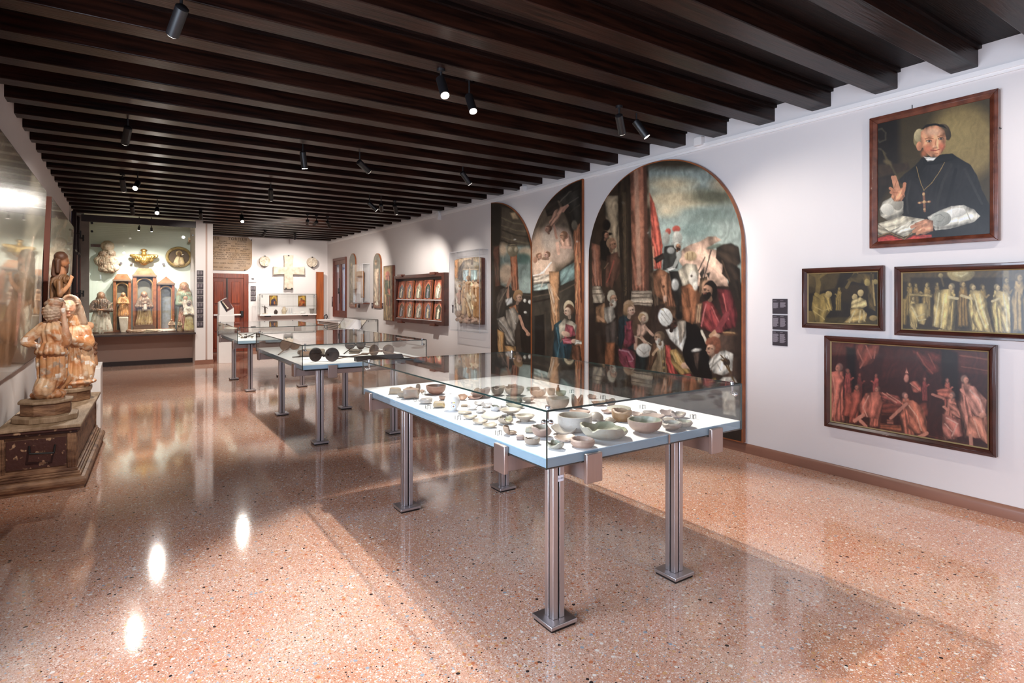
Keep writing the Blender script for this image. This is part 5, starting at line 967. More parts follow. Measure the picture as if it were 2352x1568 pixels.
for r_ in range(2):
    for c_ in range(5):
        yb = y1-.08-(c_+.5)*iw; zb = (zm-.008 if r_ == 0 else z0+.089); hh = (z1-z0)/2-.11; w2 = iw*.84; tb = thing('painted_tablet', 'small red-bordered figure tablet, %s from left in the cabinet\'s %s row' % (('first', 'second', 'third', 'fourth', 'fifth')[c_], ('upper', 'lower')[r_]), 'tablet', (X+.03, yb, zb), 'tablets in the wall cabinet')
        k = len(bpy.data.objects); lean = -.08 if c_ % 2 else -.12; cc = cols10[r_*5+c_]
        Xb = X+.025; fxn = lambda z: Xb-lean*(z-zb)
        mb = MB(); mb.hexa([(fxn(zb)-.002+.003, yb-w2/2, zb), (fxn(zb)+.02, yb-w2/2, zb), (fxn(zb)+.02, yb+w2/2, zb), (fxn(zb)+.001, yb+w2/2, zb), (fxn(zb+hh)+.001, yb-w2/2, zb+hh), (fxn(zb+hh)+.02, yb-w2/2, zb+hh), (fxn(zb+hh)+.02, yb+w2/2, zb+hh), (fxn(zb+hh)+.001, yb+w2/2, zb+hh)]).build('board', M['frameor'], tb, smooth=0)
        # local painting frame: u across, v down, 100 x 160
        ys = np.linspace(yb+w2/2-.004, yb-w2/2+.004, 30); zs = np.linspace(zb+hh-.004, zb+.004, 46); Yg, Zg = np.meshgrid(ys, zs, indexing='ij')
        U = (Yg-yb)/w2*-100+50; Vv = (zb+hh-Zg)/hh*160
        ops = 'S 5;P b8664c 0 0 100 0 100 160 0 160;P 96503e 8 8 92 8 92 150 8 150;P %s 20 150 20 60 50 26 80 60 80 150;G 50 62 95 0 %s c4a488 8a7058;L d09070 5 18 150 18 60 50 22 82 60 82 150' % (cc, ['c0b8a8', '8a8c94', 'c8b898', 'd0c8b8', 'e0d4b8'][(c_*2+r_) % 5])
        cl = paint(U.ravel(), Vv.ravel(), '96503e', ops, 200+r_*5+c_, fs=.35)
        V3 = np.stack([fxn(Zg.ravel()), Yg.ravel(), Zg.ravel()], 1); i = np.arange(29*46).reshape(29, 46)[:, :-1].ravel(); fs_ = np.stack([i, i+1, i+47, i+46], 1)
        MB().add(V3, fs_.tolist()).build('painted_face', M['oil'], tb, cols=s2l(cl)*1.1, smooth=0)
# acrylic boxes
def acrylic_box(label, X, y0, y1, z0, z1, gm='acrylic', em='acredge', cat='display box', back=None):
    t = thing('clear_box', label, cat, (XR, (y0+y1)/2, z0)); th = .006
    for a in ((X, X+th, y0, y1, z0, z1), (X, XR-.001, y0, y0+th, z0, z1), (X, XR-.001, y1-th, y1, z0, z1), (X, XR-.001, y0, y1, z1-th, z1), (X, XR-.001, y0, y1, z0, z0+th)):
        MB().box(*a).build('pane', M[gm], t)
    e = MB()
    for (y, z) in ((y0, z0), (y0, z1), (y1, z0), (y1, z1)): e.tube((X, y, z), (XR-.001, y, z), .0035, n=6)
    for z in (z0, z1): e.tube((X, y0, z), (X, y1, z), .0035, n=6)
    for y in (y0, y1): e.tube((X, y, z0), (X, y, z1), .0035, n=6)
    e.build('edge', M[em], t); return t
q1 = onX(1037, 583, 4.84); q2 = onX(1106, 758, 4.84)
acrylic_box('tall clear acrylic box enclosing the carved relief on the right wall', 4.80, q2[1], q1[1], .90, 2.27)
q1 = onX(811, 611, 4.79); q2 = onX(833, 694, 4.79)
t = acrylic_box('small clear box on the right wall holding a wooden cross fragment', 4.79, q2[1], q1[1], 1.345, 2.285)
MB().box(XR-.014, XR-.008, q2[1]+.01, q1[1]-.01, 1.36, 2.27).build('back_panel', M['white'], t)
MB().box(4.80, XR-.002, q2[1], q1[1], 1.315, 1.34).build('base_rail', M['frame'], t)
yb = (q2[1]+q1[1])/2; x0 = 4.86
cf = MB().box(x0, x0+.05, yb-.12, yb+.0, 1.46, 2.12).box(x0, x0+.05, yb, yb+.28, 1.86, 1.96).box(x0, x0+.04, yb-.02, yb+.3, 1.98, 2.12).build('wooden_cross_fragment', mat('old_brown_wood', '9a6a40', .6, noise=.4, nscale=10, bump=.4), bevel=.01); tag(cf, 'brown wooden cross-shaped fragment inside the small clear box', 'fragment')
# carved relief: arch, crowd of draped figures
X = 4.90; A = lambda u, v, dx=0: onX(u, v, X+dx)
y0 = A(1106, 740)[1]; y1 = A(1044, 740)[1]; z0, z1 = 1.03, 2.16
t = thing('carved_relief', 'painted wooden relief of mourning figures under an arch, inside the tall clear box', 'relief', (XR, (y0+y1)/2, z0))
def rtop(y): s_ = (y-y0)/(y1-y0); return z1-.03*abs(2*s_-1)**6
REL = 'S 10;P c8ae90 150 200 640 180 640 1400 150 1400;P 9a8c7c 240 600 240 420 330 270 420 250 560 300 600 460 600 620;P 6c6460 215 570 250 380 330 260 330 330 300 420 300 590;P a9bcc0 310 430 400 420 395 620 310 620;P a0b4b4 440 420 540 425 540 580 440 620;L d8bc9c 16 418 400 418 600;L d8bc9c 14 310 415 550 415;P c49068 165 240 240 240 225 560 170 560;P b8aca0 170 600 290 600 300 1100 180 1100;P 5a4c44 450 230 470 230 470 340 440 340;P 9a7c68 200 1100 640 1050 640 1330 200 1330'
arc = []
ys = np.linspace(y0, y1, 40); rb = lambda y: z0+.16*(max(0, ((y-y0)/(y1-y0)-.62)/.38))**2
mb = MB(); P_ = [(y, rtop(y)) for y in ys]+[(y, rb(y)) for y in ys[::-1]]; n = len(P_)
mb.add([(X, y, z) for y, z in P_]+[(XR-.003, y, z) for y, z in P_], [tuple(range(n)), tuple(range(n, 2*n))[::-1]]+[(i, (i+1) % n, n+(i+1) % n, n+i) for i in range(n)]).build('panel', M['frame'], t, smooth=0)
nx_, nz_ = 70, 130; Yg = np.repeat(np.linspace(y0+.004, y1-.004, nx_), nz_); tt_ = np.tile(np.linspace(0, 1, nz_), nx_); Zg = np.array([rb(y)+.004+(rtop(y)-.008-rb(y))*s for y, s in zip(Yg, tt_)])
u_, v_ = proj(np.full(len(Yg), X-.002), Yg, Zg); cl = paint((u_-1020)*7.127, (v_-560)*7.127, 'c8ae90', REL, 91, fs=1)
i = np.arange((nx_-1)*nz_).reshape(nx_-1, nz_)[:, :-1].ravel()
MB().add(np.stack([np.full(len(Yg), X-.002), Yg, Zg], 1), np.stack([i, i+1, i+nz_+1, i+nz_], 1).tolist()).build('painted_ground', M['oil'], t, cols=s2l(cl)*1.1, smooth=0)
def RF(x, y, dx=0): return onX(1020+x/7.127, 560+y/7.127, X+dx)
PR = []
def rfig(hx_, hy, H, lean, col, skin='dcb894', r=20, dx=-.012):
    k = dep(A(1075, 660))/F/7.127*1.0; R = r*k; h = RF(hx_, hy, dx)
    PR.append(('e', h, (R, R*1.3, R*1.2), skin)); PR.append(('e', RF(hx_, hy-r*.7, dx+.004), (R*.9, R*1.3, R*.8), '8a6a50'))
    a = RF(hx_+lean*.2, hy+H*.25, dx); b = RF(hx_+lean, hy+H*.9, dx-.004)
    PR.append(('c', a, b, R*1.25, R*1.7, col, .004)); PR.append(('c', RF(hx_-r*.9, hy+H*.25, dx), RF(hx_+r*.9, hy+H*.25, dx), R*.7, R*.7, col, .003))
for a in ((395, 560, 330, -20, 'c89c70', 'd8b08c', 30), (330, 620, 330, -30, 'c8a27c'), (255, 690, 300, -10, 'cfa898'), (475, 620, 380, 10, 'c49464', 'd8a880', 24), (560, 620, 420, 10, 'a87848', '9a6848', 24), (370, 690, 260, 40, 'dcc4a0', 'e4ccac', 24), (300, 780, 240, 20, 'cfae94', 'dcb898', 22), (560, 780, 380, 0, 'b98a58', 'c89c74', 22), (440, 720, 180, 60, 'd8c0a0', 'e0c8a8', 20)): rfig(*a)
kk = dep(A(1075, 660))/F/7.127
for a, b, ra, rb2, c_ in (((350, 760), (440, 900), 34, 26, 'e0ccac'), ((440, 900), (530, 930), 26, 18, 'e0ccac'), ((350, 900), (330, 1120), 34, 46, 'cdaa80'), ((400, 930), (460, 1150), 26, 16, 'e4cfae'), ((350, 920), (420, 1180), 24, 30, 'd0a878'), ((560, 900), (570, 1180), 30, 44, 'b4824e'), ((500, 900), (510, 1180), 22, 32, 'c49460'), ((220, 620), (300, 650), 10, 10, 'd8b088'), ((215, 820), (240, 900), 24, 16, 'd8b0a0')):
    PR.append(('c', RF(*a, -.02), RF(*b, -.02), ra*kk, rb2*kk, c_, .004))
for (x, y, rx, c_) in ((240, 1160, 50, '9a7860'), (310, 1190, 46, 'a88468'), (210, 1240, 40, '8a6850'), (420, 1230, 40, 'b8988a'), (520, 1240, 44, 'd0b09a'), (470, 1270, 36, 'c49c84'), (580, 1230, 34, 'c8a084'), (360, 1270, 38, 'b08c78'), (270, 1270, 44, '9a7860')): PR.append(('e', RF(x, y, -.004), (rx*kk*.6, rx*kk*1.3, rx*kk*.7), c_, .004))
sculpt('carved_figures', PR, .009, M['carved'], t, folds=40, smooth=1)
# little wall labels near the exhibits
for s_, (u0, v0, u1, v1, X_) in zip(('by the window', 'left of the round-topped panel under the small clear box', 'under the small clear box', 'left of the round-topped saint panel', 'left of the tall wooden panel', 'left edge of the tall clear box', 'left of the half-arched angel panel'), ((762, 681, 764.5, 704, 0), (802.3, 694, 804, 705, 0), (822, 695, 826.5, 706.5, 0), (853.5, 695.5, 857, 708, 0), (877.3, 696, 880, 709, 0), (1038.5, 700, 1041.5, 718, 0), (1135, 703, 1138, 722, 0))):
    a = onX(u0, v0, XR-.004); b = onX(u1, v1, XR-.004); o = MB().box(XR-.007, XR-.001, b[1], a[1], b[2], a[2]).build('wall_label', M['blacksign']); tag(o, 'small dark wall label '+s_, 'label', 'small dark labels on the right wall')
    MB().box(XR-.0085, XR-.007, b[1]+.02, a[1]-.02, (a[2]+b[2])/2, a[2]-.03).build('printed_text', M['signtext'], o)
# radiator cover and sloping glass case beyond it
t = thing('radiator_cover', 'low white radiator cover with grey louvres under the far window', 'radiator cover', (4.78, 15.9, 0))
MB().box(4.60, XR-.004, 14.95, 16.95, .80, .84).box(4.62, XR-.004, 14.97, 15.03, 0, .80).box(4.62, XR-.004, 16.87, 16.93, 0, .80).box(4.64, XR-.004, 15.03, 16.87, 0, .1).build('casing', M['white'], t)
for k in range(15):
    z = .13+k*.044; MB().hexa([(4.625, 15.03, z), (4.66, 15.03, z+.01), (4.66, 16.87, z+.01), (4.625, 16.87, z), (4.625, 15.03, z+.03), (4.66, 15.03, z+.04), (4.66, 16.87, z+.04), (4.625, 16.87, z+.03)]).build('louvre', M['radiator'], t)
MB().box(4.64, 4.66, 14.97, 15.03, .1, .8).build('side_slat', M['radiator'], t)
t = thing('sloped_glass_case', 'sloping glass desk case against the right wall with an open white book', 'display case', (4.73, 13.8, 0))
Y0, Y1 = 13.08, 14.75; pr = [(4.50, .66), (4.50, .70), (4.70, .95), (XR-.014, .95), (XR-.014, .66)]
MB().box(4.50, XR-.005, Y0, Y1, .62, .66).build('base_board', M['white'], t)
for x in (4.54, 4.92):
    for y in (Y0+.05, Y1-.05): MB().box(x-.02, x+.02, y-.02, y+.02, 0, .62).build('leg', M['steel'], t)
for y in (Y0, Y1-.006): MB().prism([(x, y, z) for x, z in pr], (0, 0, 0), (0, .006, 0)).build('side_pane', M['glass'], t)
MB().hexa([(4.50, Y0, .70), (4.506, Y0, .70), (4.506, Y1, .70), (4.50, Y1, .70), (4.70, Y0, .95), (4.706, Y0, .945), (4.706, Y1, .945), (4.70, Y1, .95)]).build('front_pane', M['glass'], t)
MB().box(4.70, XR-.005, Y0, Y1, .95, .956).build('lid_pane', M['glass'], t)
e = MB()
for a, b in zip(pr[1:], pr[2:]): e.tube((a[0], Y0, a[1]), (b[0], Y0, b[1]), .006, n=6).tube((a[0], Y1, a[1]), (b[0], Y1, b[1]), .005, n=6)
for a in pr[1:4]: e.tube((a[0], Y0, a[1]), (a[0], Y1, a[1]), .004, n=6)
e.tube((XR-.008, Y0, .1), (XR-.008, Y0, .95), .006, n=6).build('edge_strip', M['steelcore'], t)
MB().tube((4.74, Y0+.03, .90), (4.74, Y0+.03, .935), .012).tube((4.92, Y0+.03, .90), (4.92, Y0+.03, .935), .012).build('connector', M['chrome'], t)
bk = thing('open_book', 'open white book propped on a stand inside the sloping glass case', 'book', (4.7, 14.2, .66))
MB().prism([(4.55, 14.02, .67), (4.88, 14.02, .67), (4.88, 14.02, .90), (4.78, 14.02, .92)], (0, 0, 0), (0, .22, 0)).build('page_block', M['paper'], bk)
MB().prism([(4.56, 14.245, .67), (4.86, 14.26, .67), (4.86, 14.26, .89), (4.78, 14.26, .92)], (0, 0, 0), (0, .24, 0)).build('page_block', M['white'], bk)
MB().box(4.56, 4.9, 14.0, 14.5, .661, .669).build('cover', M['paper'], bk)

# ------------------------------------------------------------------ far wall
Yw = YF
a = onY(570, 629, Yw); xr_ = a[0]; zt = a[2]; xc = onY(521, 700, Yw)[0]; xl = 2*xc-xr_
d = struct(thing('door_1', 'x', 'x', (xc, Yw, 0))); del d['label']; del d['category']
MB().box(xl, xl+.12, Yw-.06, Yw, 0, zt).box(xr_-.12, xr_, Yw-.06, Yw, 0, zt).box(xl+.12, xr_-.12, Yw-.06, Yw, zt-.12, zt).build('door_frame', M['door'], d, bevel=.006)
for s0, s1 in ((xl+.12, xc-.01), (xc+.01, xr_-.12)):
    lf = MB().box(s0, s1, Yw-.03, Yw-.002, .01, zt-.12).build('door_leaf', M['door'], d)
    for z0_, z1_ in ((.12, .52), (.58, .92), (1.02, 1.25), (1.31, zt-.22)):
        MB().box(s0+.1, s1-.09, Yw-.045, Yw-.03, z0_, z1_).build('door_panel', mat('door_panel_wood', '8a3a1a', .33, col2='6a280f', nscale=5, stretch=(5, 5, .5), coat=.3), lf, bevel=.01)
MB().box(xc-.02, xc+.02, Yw-.06, Yw-.03, .02, zt-.13).build('door_astragal', M['darkbase'], d)
for s0, s1 in ((xl+.2, xc-.05), (xc-.03, xr_-.2)):
    MB().box(s0, s1, Yw-.11, Yw-.075, .985, 1.025).build('push_bar', M['white'], d); MB().box(s1, s1+.06, Yw-.12, Yw-.03, .95, 1.10).build('push_bar_box', M['black'], d)
# inscription
a = onY(488, 543, Yw); b = onY(578.5, 621, Yw); xa, xb, za, zb = a[0]-.9, b[0], onY(578, 546, Yw)[2], onY(570, 621.5, Yw)[2]
t = thing('inscribed_slab', 'large brown stone tablet with a carved Latin inscription above the wooden door', 'tablet', ((xa+xb)/2, Yw, zb))
r_ = .22; pts = [(xa, zb), (xb-r_, zb)]+[(xb-r_+r_*math.sin(k*math.pi/12), zb+r_-r_*math.cos(k*math.pi/12)) for k in range(1, 6)]+[(xb, zb+r_), (xb, za-.1), (xb-.1, za), (xa, za)]
MB().prism([(x, Yw-.035, z) for x, z in pts], (0, 0, 0), (0, .034, 0)).build('stone', M['slabstone'], t, smooth=0)
def text(s, x, z, size, parent, m, right=False, Y=Yw-.037, sx=1.0):
    cu = bpy.data.curves.new('t', 'FONT'); cu.body = s; cu.size = size; cu.align_x = 'RIGHT' if right else 'LEFT'; cu.extrude = .0015; cu.resolution_u = 2; cu.offset = 0; cu.space_character = 1.1
    o = bpy.data.objects.new('t', cu); C.objects.link(o); dg = bpy.context.evaluated_depsgraph_get(); me = bpy.data.meshes.new_from_object(o.evaluated_get(dg)); bpy.data.objects.remove(o)
    o = bpy.data.objects.new('inscription', me); C.objects.link(o); me.materials.clear(); me.materials.append(m); o.parent = parent; L0 = OFF[parent.name]
    o.location = (x-L0[0], Y-L0[1], z-L0[2]); o.rotation_euler = (math.pi/2, 0, 0); o.scale = (sx, 1, 1); OFF[o.name] = L0
    return o
rows = [('ISII', 503.5, 550.3, .17, 0), ('TORELLII', 567, 553, .17, 1), ('STILIBVS', 521.5, 556, .075, 1), ('AVSPICIIS', 566, 557.5, .08, 1), ('VENETIARVM', 529, 561, .085, 1), ('PRAEFECTI', 566, 563, .085, 1), ('ADITVM', 522, 566, .09, 1), ('MEDITATIONE', 566, 568, .085, 1),
        ('GIVM', 502, 569.5, .08, 1), ('DVO', 517.5, 570.5, .08, 1), ('TORCELLANI', 550, 572.5, .08, 1), ('IMPERII', 573, 574, .075, 1), ('VM', 494, 573.5, .08, 1), ('RELIQVVM', 528, 576, .085, 1), ('A', 543, 577.5, .08, 1), ('MDLV', 566, 578, .085, 1),
        ('S', 491, 579.3, .08, 1), ('APPARAT', 514, 581, .08, 1), ('IN', 524, 581.7, .08, 1), ('MVSEVMQ', 548, 583, .08, 1), ('REDEGERVNT', 575.5, 584, .065, 1), ('AEC', 495, 584.5, .08, 1), ('INVENTA', 521, 586, .085, 1), ('SERVENTVR', 550.5, 587.3, .08, 1), ('RVDERA', 572.5, 588, .08, 1),
        ('CLARVMQVE', 516, 590.5, .085, 1), ('PARENTIS', 544, 592, .08, 1), ('PROPOSITO', 575.5, 593, .08, 1), ('EST ANNOREM CVI BARBARIES EVENIT', 575, 597.5, .08, 1), ('TORCELLI', 565.5, 602.5, .08, 1),
        ('HOMO QVEM PRAVI ET OBLIVISCITVR', 575, 607.3, .08, 1), ('DVCTIS', 565, 612, .08, 1), ('ANNO', 500, 614.5, .08, 1), ('DEI', 512, 615, .08, 1), ('MDCC', 530, 616, .08, 1), ('LXXII', 550, 617, .08, 1)]
for s_, u, v, sz, rt in rows:
    a = onY(u, v, Yw-.037); text(s_, a[0], a[2], sz*.63, t, M['ink'], True)
o = onY(562.5, 620, Yw-.04); MB().ball(o, (.018,)*3, 1).build('stud', M['black'], t); o = onY(577.5, 551, Yw-.04); MB().ball(o, (.018,)*3, 1).build('stud', M['black'], t)
# paper notice
a = onY(571.2, 631.8, Yw-.03); b = onY(589.3, 648.2, Yw-.03); t = thing('paper_notice', 'white framed paper notice beside the top of the wooden door', 'notice', ((a[0]+b[0])/2, Yw, b[2]))
MB().box(a[0], b[0], Yw-.03, Yw-.001, b[2], a[2]).build('board', M['paper'], t)
mb = MB(); zc = (a[2]+b[2])/2
for k, (w_, z_) in enumerate(((.36, a[2]-.03), (.34, b[2]+.09), (.36, b[2]+.06), (.30, b[2]+.035))): mb.box((a[0]+b[0])/2-w_*(b[0]-a[0]), (a[0]+b[0])/2+w_*(b[0]-a[0]), Yw-.032, Yw-.0301, z_-.006, z_)
mb.build('printed_text', M['signtext'], t); MB().box((a[0]+b[0])/2-.03, (a[0]+b[0])/2+.035, Yw-.032, Yw-.0301, zc-.02, zc+.01).build('printed_logo', M['ink'], t)
# stone cross with flared arms, two carved roundels
c0 = onY(663, 621, Yw-.1); t = thing('stone_cross', 'pale stone cross with flared arms mounted on the far wall', 'cross', (c0[0], Yw, onY(663, 663.5, Yw-.1)[2]))
Pc = lambda u, v: onY(u, v, Yw-.12)
o_ = [(652.5, 586), (674.2, 586.2), (673, 600), (672.8, 613.5), (685, 613.8), (699.6, 611.8), (700.2, 631), (686, 630.4), (673.2, 630.2), (673.4, 650), (674, 663.4), (653, 663.4), (653.4, 645), (653.5, 629.6), (640, 629.8), (628.2, 631), (628.4, 611.6), (640, 613.4), (653.4, 613), (653.5, 598)]
MB().prism([Pc(*q) for q in o_], (0, 0, 0), (0, .09, 0)).build('cross_body', M['stone'], t, smooth=0, bevel=.01)
for u, v in ((663, 587), (657, 662), (670.5, 662.5)): q = Pc(u, v); MB().tube((q[0], q[1]-.01, q[2]), (q[0], Yw-.002, q[2]), .022, n=8).build('fixing_pin', M['black'], t)
for s_, u, v, r in (('left', 608.2, 599.8, 11.6), ('right', 717, 602, 11.2)):
    q = onY(u, v, Yw-.1); R = r*dep(q)/F; t = thing('carved_roundel', 'round carved stone disc on the far wall, %s of the stone cross' % s_, 'roundel', (q[0], Yw, q[2]-R), 'carved stone roundels on the far wall')
    MB().tube((q[0], Yw-.13, q[2]), (q[0], Yw-.03, q[2]), R, n=40).tube((q[0], Yw-.03, q[2]), (q[0], Yw, q[2]), .04, n=10).build('disc', M['stone'], t)
    rb_ = MB(); rn = random.Random(3)
    for k in range(46): a_ = rn.random()*6.28; rr2 = R*.92*math.sqrt(rn.random()); rb_.ball((q[0]+rr2*math.cos(a_), Yw-.13, q[2]+rr2*math.sin(a_)), (.018, .012, .018), 1)
    rb_.lathe([(R*.9, 0), (R, 0), (R, .01), (R*.9, .01)], (0, 0, 0), 30, False); kk_ = len(rb_.v)-120
    for i in range(kk_, len(rb_.v)): x, y, z = rb_.v[i]; rb_.v[i] = (q[0]+x, Yw-.13-z, q[2]+y)
    ro = rb_.build('carving', M['stone'], t, smooth=60); ro['kind'] = 'stuff'
    for dz in (R, -R): MB().tube((q[0], Yw-.15, q[2]+dz), (q[0], Yw-.02, q[2]+dz), .018, n=8).build('fixing_pin', M['black'], t)
# glazed shelf case
Ys = Yw-.32; a = onY(597, 675, Ys); b = onY(727, 720, Ys)
t = thing('shelf_case', 'shallow glass-fronted wall shelf under the stone cross', 'display case', ((a[0]+b[0])/2, Yw-.15, b[2]))
MB().box(a[0], b[0], Ys, Yw, b[2]-.035, b[2]).build('shelf_board', M['white'], t)
MB().box(a[0], b[0], Ys, Ys+.006, b[2], a[2]).build('front_pane', M['glass'], t)
for x in (a[0], b[0]-.006): MB().box(x, x+.006, Ys, Yw, b[2], a[2]).build('side_pane', M['glass'], t)
MB().box(a[0], b[0], Ys, Yw, a[2], a[2]+.006).build('lid_pane', M['glass'], t)
e = MB()
for x in (a[0], b[0]): e.tube((x, Ys, b[2]), (x, Ys, a[2]), .005, n=6)
e.tube((a[0], Ys, a[2]), (b[0], Ys, a[2]), .004, n=6).build('edge_strip', M['steelcore'], t)
for x in (a[0]+.06, b[0]-.06): MB().tube((x, Ys+.02, a[2]-.1), (x, Ys+.02, a[2]-.02), .012).build('connector', M['chrome'], t)
for u in (618, 704): q = onY(u, 722, Ys); MB().box(q[0]-.06, q[0]+.06, Ys+.05, Yw, b[2]-.07, b[2]-.035).build('bracket', M['black'], t)
zs = b[2]+.0005; Yi = Yw-.2
def onshelf(name, label, u, w_, pf, m, cat, sc=1):
    q = onY(u, 719, Yi); k = dep(q)/F; o = MB().lathe([(r*w_*k/2, z*w_*k) for r, z in pf], (q[0], Yi, zs), 24, closed=False).build(name, m, smooth=50); return tag(o, label, cat, 'objects on the far wall shelf')
onshelf('lidded_pot', 'small dark lidded pot on the far shelf', 633.5, 8, [(0, 0), (.7, 0), (1, .35), (1, .8), (.75, 1.0), (.8, 1.05), (.3, 1.2), (.25, 1.35), (0, 1.4)], M['iron'], 'pot')
jg = onshelf('glazed_jug', 'pale jug with a handle in the middle of the far shelf', 652.5, 11, [(0, 0), (.6, 0), (.6, .05), (1, .5), (.95, .85), (.5, 1.2), (.55, 1.5), (.45, 1.5), (.4, 1.2), (0, 1.1)], mat('pale_jug', 'cdb9a0', .4, noise=.3, nscale=20), 'jug')
q = onY(657, 711, Yi); lab(MB().path([(q[0]-.02, Yi, zs+.17), (q[0]+.03, Yi, zs+.16), (q[0]+.035, Yi, zs+.1), (q[0]-.01, Yi, zs+.06)], .007, 8).build('handle', mat('pale_jug_handle', 'cdb9a0', .4), jg), 'curved jug handle')
for s_, u in (('left', 664.5), ('right', 670)): onshelf('glass_cruet', 'small clear glass cruet beside the pale jug, %s of two' % s_, u, 5, [(0, 0), (.9, 0), (1, .6), (.5, 1.4), (.5, 2.6), (.4, 2.6), (.4, 1.4), (.8, .6), (0, .1)], M['acrylic'], 'cruet')
onshelf('stone_mortar', 'grey stone mortar at the right end of the far shelf', 716, 11, [(0, 0), (.6, 0), (.65, .25), (.9, .85), (1.08, .88), (1.08, 1.05), (.9, 1.05), (.6, .4), (0, .3)], mat('grey_stone', '8a817c', .7, noise=.3, nscale=30), 'mortar')
for s_, (u, w_, h_, c_) in zip(('small white flat fragment beside the cruets', 'white curved fragment left of the mortar', 'tiny pale fragment between cruets and mortar'), ((677, 8, 3, 'e0d8cc'), (695.5, 13, 6, 'dcd0c4'), (686, 6, 2, 'd8ccc0'))):
    q = onY(u, 719, Yi); k = dep(q)/F; o = MB().ball((q[0], Yi, zs+h_*k*.5), (w_*k/2, w_*k/3, h_*k/2), 2).build('shelf_fragment', M['white']); tag(o, s_+' on the far shelf', 'fragment', 'objects on the far wall shelf')
q = onY(608.5, 719, Yi); x = q[0]; k = dep(q)/F
t = thing('bronze_crucifix_figure', 'small dark bronze figure with spread arms on a pale base, left end of far shelf', 'statuette', (x, Yi, zs))
MB().box(x-.055, x+.06, Yi-.04, Yi+.04, zs, zs+.025).build('base', M['stone'], t)
B0 = lambda a, z: (x+a, Yi, zs+z)
sculpt('figure', [('c', B0(.0, .03), B0(-.005, .12), .012, .018, '4a3c34'), ('c', B0(.012, .03), B0(.01, .12), .012, .018, '4a3c34'), ('c', B0(0, .12), B0(0, .19), .022, .026, '4a3c34', .002), ('e', B0(-.004, .225), (.015, .015, .019), '5a4838'), ('c', B0(-.02, .195), B0(-.07, .21), .010, .008, '4a3c34'), ('c', B0(.02, .195), B0(.06, .18), .010, .008, '4a3c34'), ('c', B0(.06, .18), B0(.075, .15), .008, .006, '4a3c34')], .005, M['carved'], t)
for s_, (u0, v0, u1, v1), ops in (('dark-robed', (619, 678.3, 637.8, 700.8), 'S 4;P b88a34 0 0 100 0 100 120 0 120;E d8b84a 55 35 24 26;E 9a6440 56 38 12 15;P 3a2c40 20 60 40 42 70 45 85 80 85 120 15 120;P b06a30 50 70 72 70 72 110 52 110;L 8a3a28 4 5 5 5 115'), ('orange-robed', (685, 678.5, 702.6, 703), 'S 4;P c89a38 0 0 100 0 100 120 0 120;E d8a84a 45 35 24 22;E 8a5a34 40 38 12 14;P a84a1c 15 60 50 45 85 50 90 120 10 120;P c8742c 30 70 60 65 60 110 30 110;P 5a2a18 55 90 80 90 80 120 55 120')):
    a = onY(u0, v0, Yw-.04); b = onY(u1, v1, Yw-.04); t = thing('icon', 'small gold-ground icon of a %s figure hung in the far shelf case' % s_, 'icon', ((a[0]+b[0])/2, Yw, b[2]))
    MB().box(a[0], b[0], Yw-.039, Yw-.002, b[2], a[2]).build('panel', M['frame'], t)
    n1, n2 = 40, 48; xs = np.linspace(a[0]+.004, b[0]-.004, n1); zz = np.linspace(b[2]+.004, a[2]-.004, n2); Xg, Zg = np.meshgrid(xs, zz, indexing='ij')
    cl = paint((Xg.ravel()-a[0])/(b[0]-a[0])*100, (a[2]-Zg.ravel())/(a[2]-b[2])*120, 'c89a3a', ops, 300+int(u0), fs=.4)
    i = np.arange((n1-1)*n2).reshape(n1-1, n2)[:, :-1].ravel(); MB().add(np.stack([Xg.ravel(), np.full(n1*n2, Yw-.0405), Zg.ravel()], 1), np.stack([i, i+n2, i+n2+1, i+1], 1).tolist()).build('painted_face', M['oil'], t, cols=s2l(cl)*.7, smooth=0)
a = onY(727, 624, Yw-.2); b = onY(743.5, 624, Yw-.2)
o = MB().box(a[0], b[0], Yw-.2, Yw-.12, 0, a[2]).box(a[0]+.02, b[0]-.02, Yw-.12, Yw-.06, .05, a[2]-.05).build('wooden_plank', M['plankwood'], bevel=.004); tag(o, 'tall orange-brown wooden board standing in the far right corner', 'board')
# fire extinguisher in the corner
X0, Y0 = 4.872, YF-.10
t = thing('fire_extinguisher', 'red fire extinguisher with black hose on the far corner wall, beside the tall board', 'fire extinguisher', (X0, Y0, .30))
MB().lathe([(0, 0), (.07, 0), (.075, .02), (.075, .38), (.05, .43), (.02, .45), (0, .45)], (X0, Y0, .30), 24, False).build('cylinder', M['red'], t)
MB().box(X0-.02, X0+.02, Y0+.07, YF, .55, .6).build('wall_hook', M['black'], t)
MB().box(X0-.05, X0+.03, Y0-.015, Y0+.015, .755, .775).tube((X0, Y0, .74), (X0, Y0, .80), .02).build('valve', M['black'], t)
MB().path([(X0, Y0-.02, .78), (X0+.06, Y0-.04, .90), (X0+.02, Y0-.08, .97), (X0-.05, Y0-.09, .93), (X0-.06, Y0-.09, .80), (X0-.03, Y0-.09, .5)], .012).build('hose', M['rubber'], t)
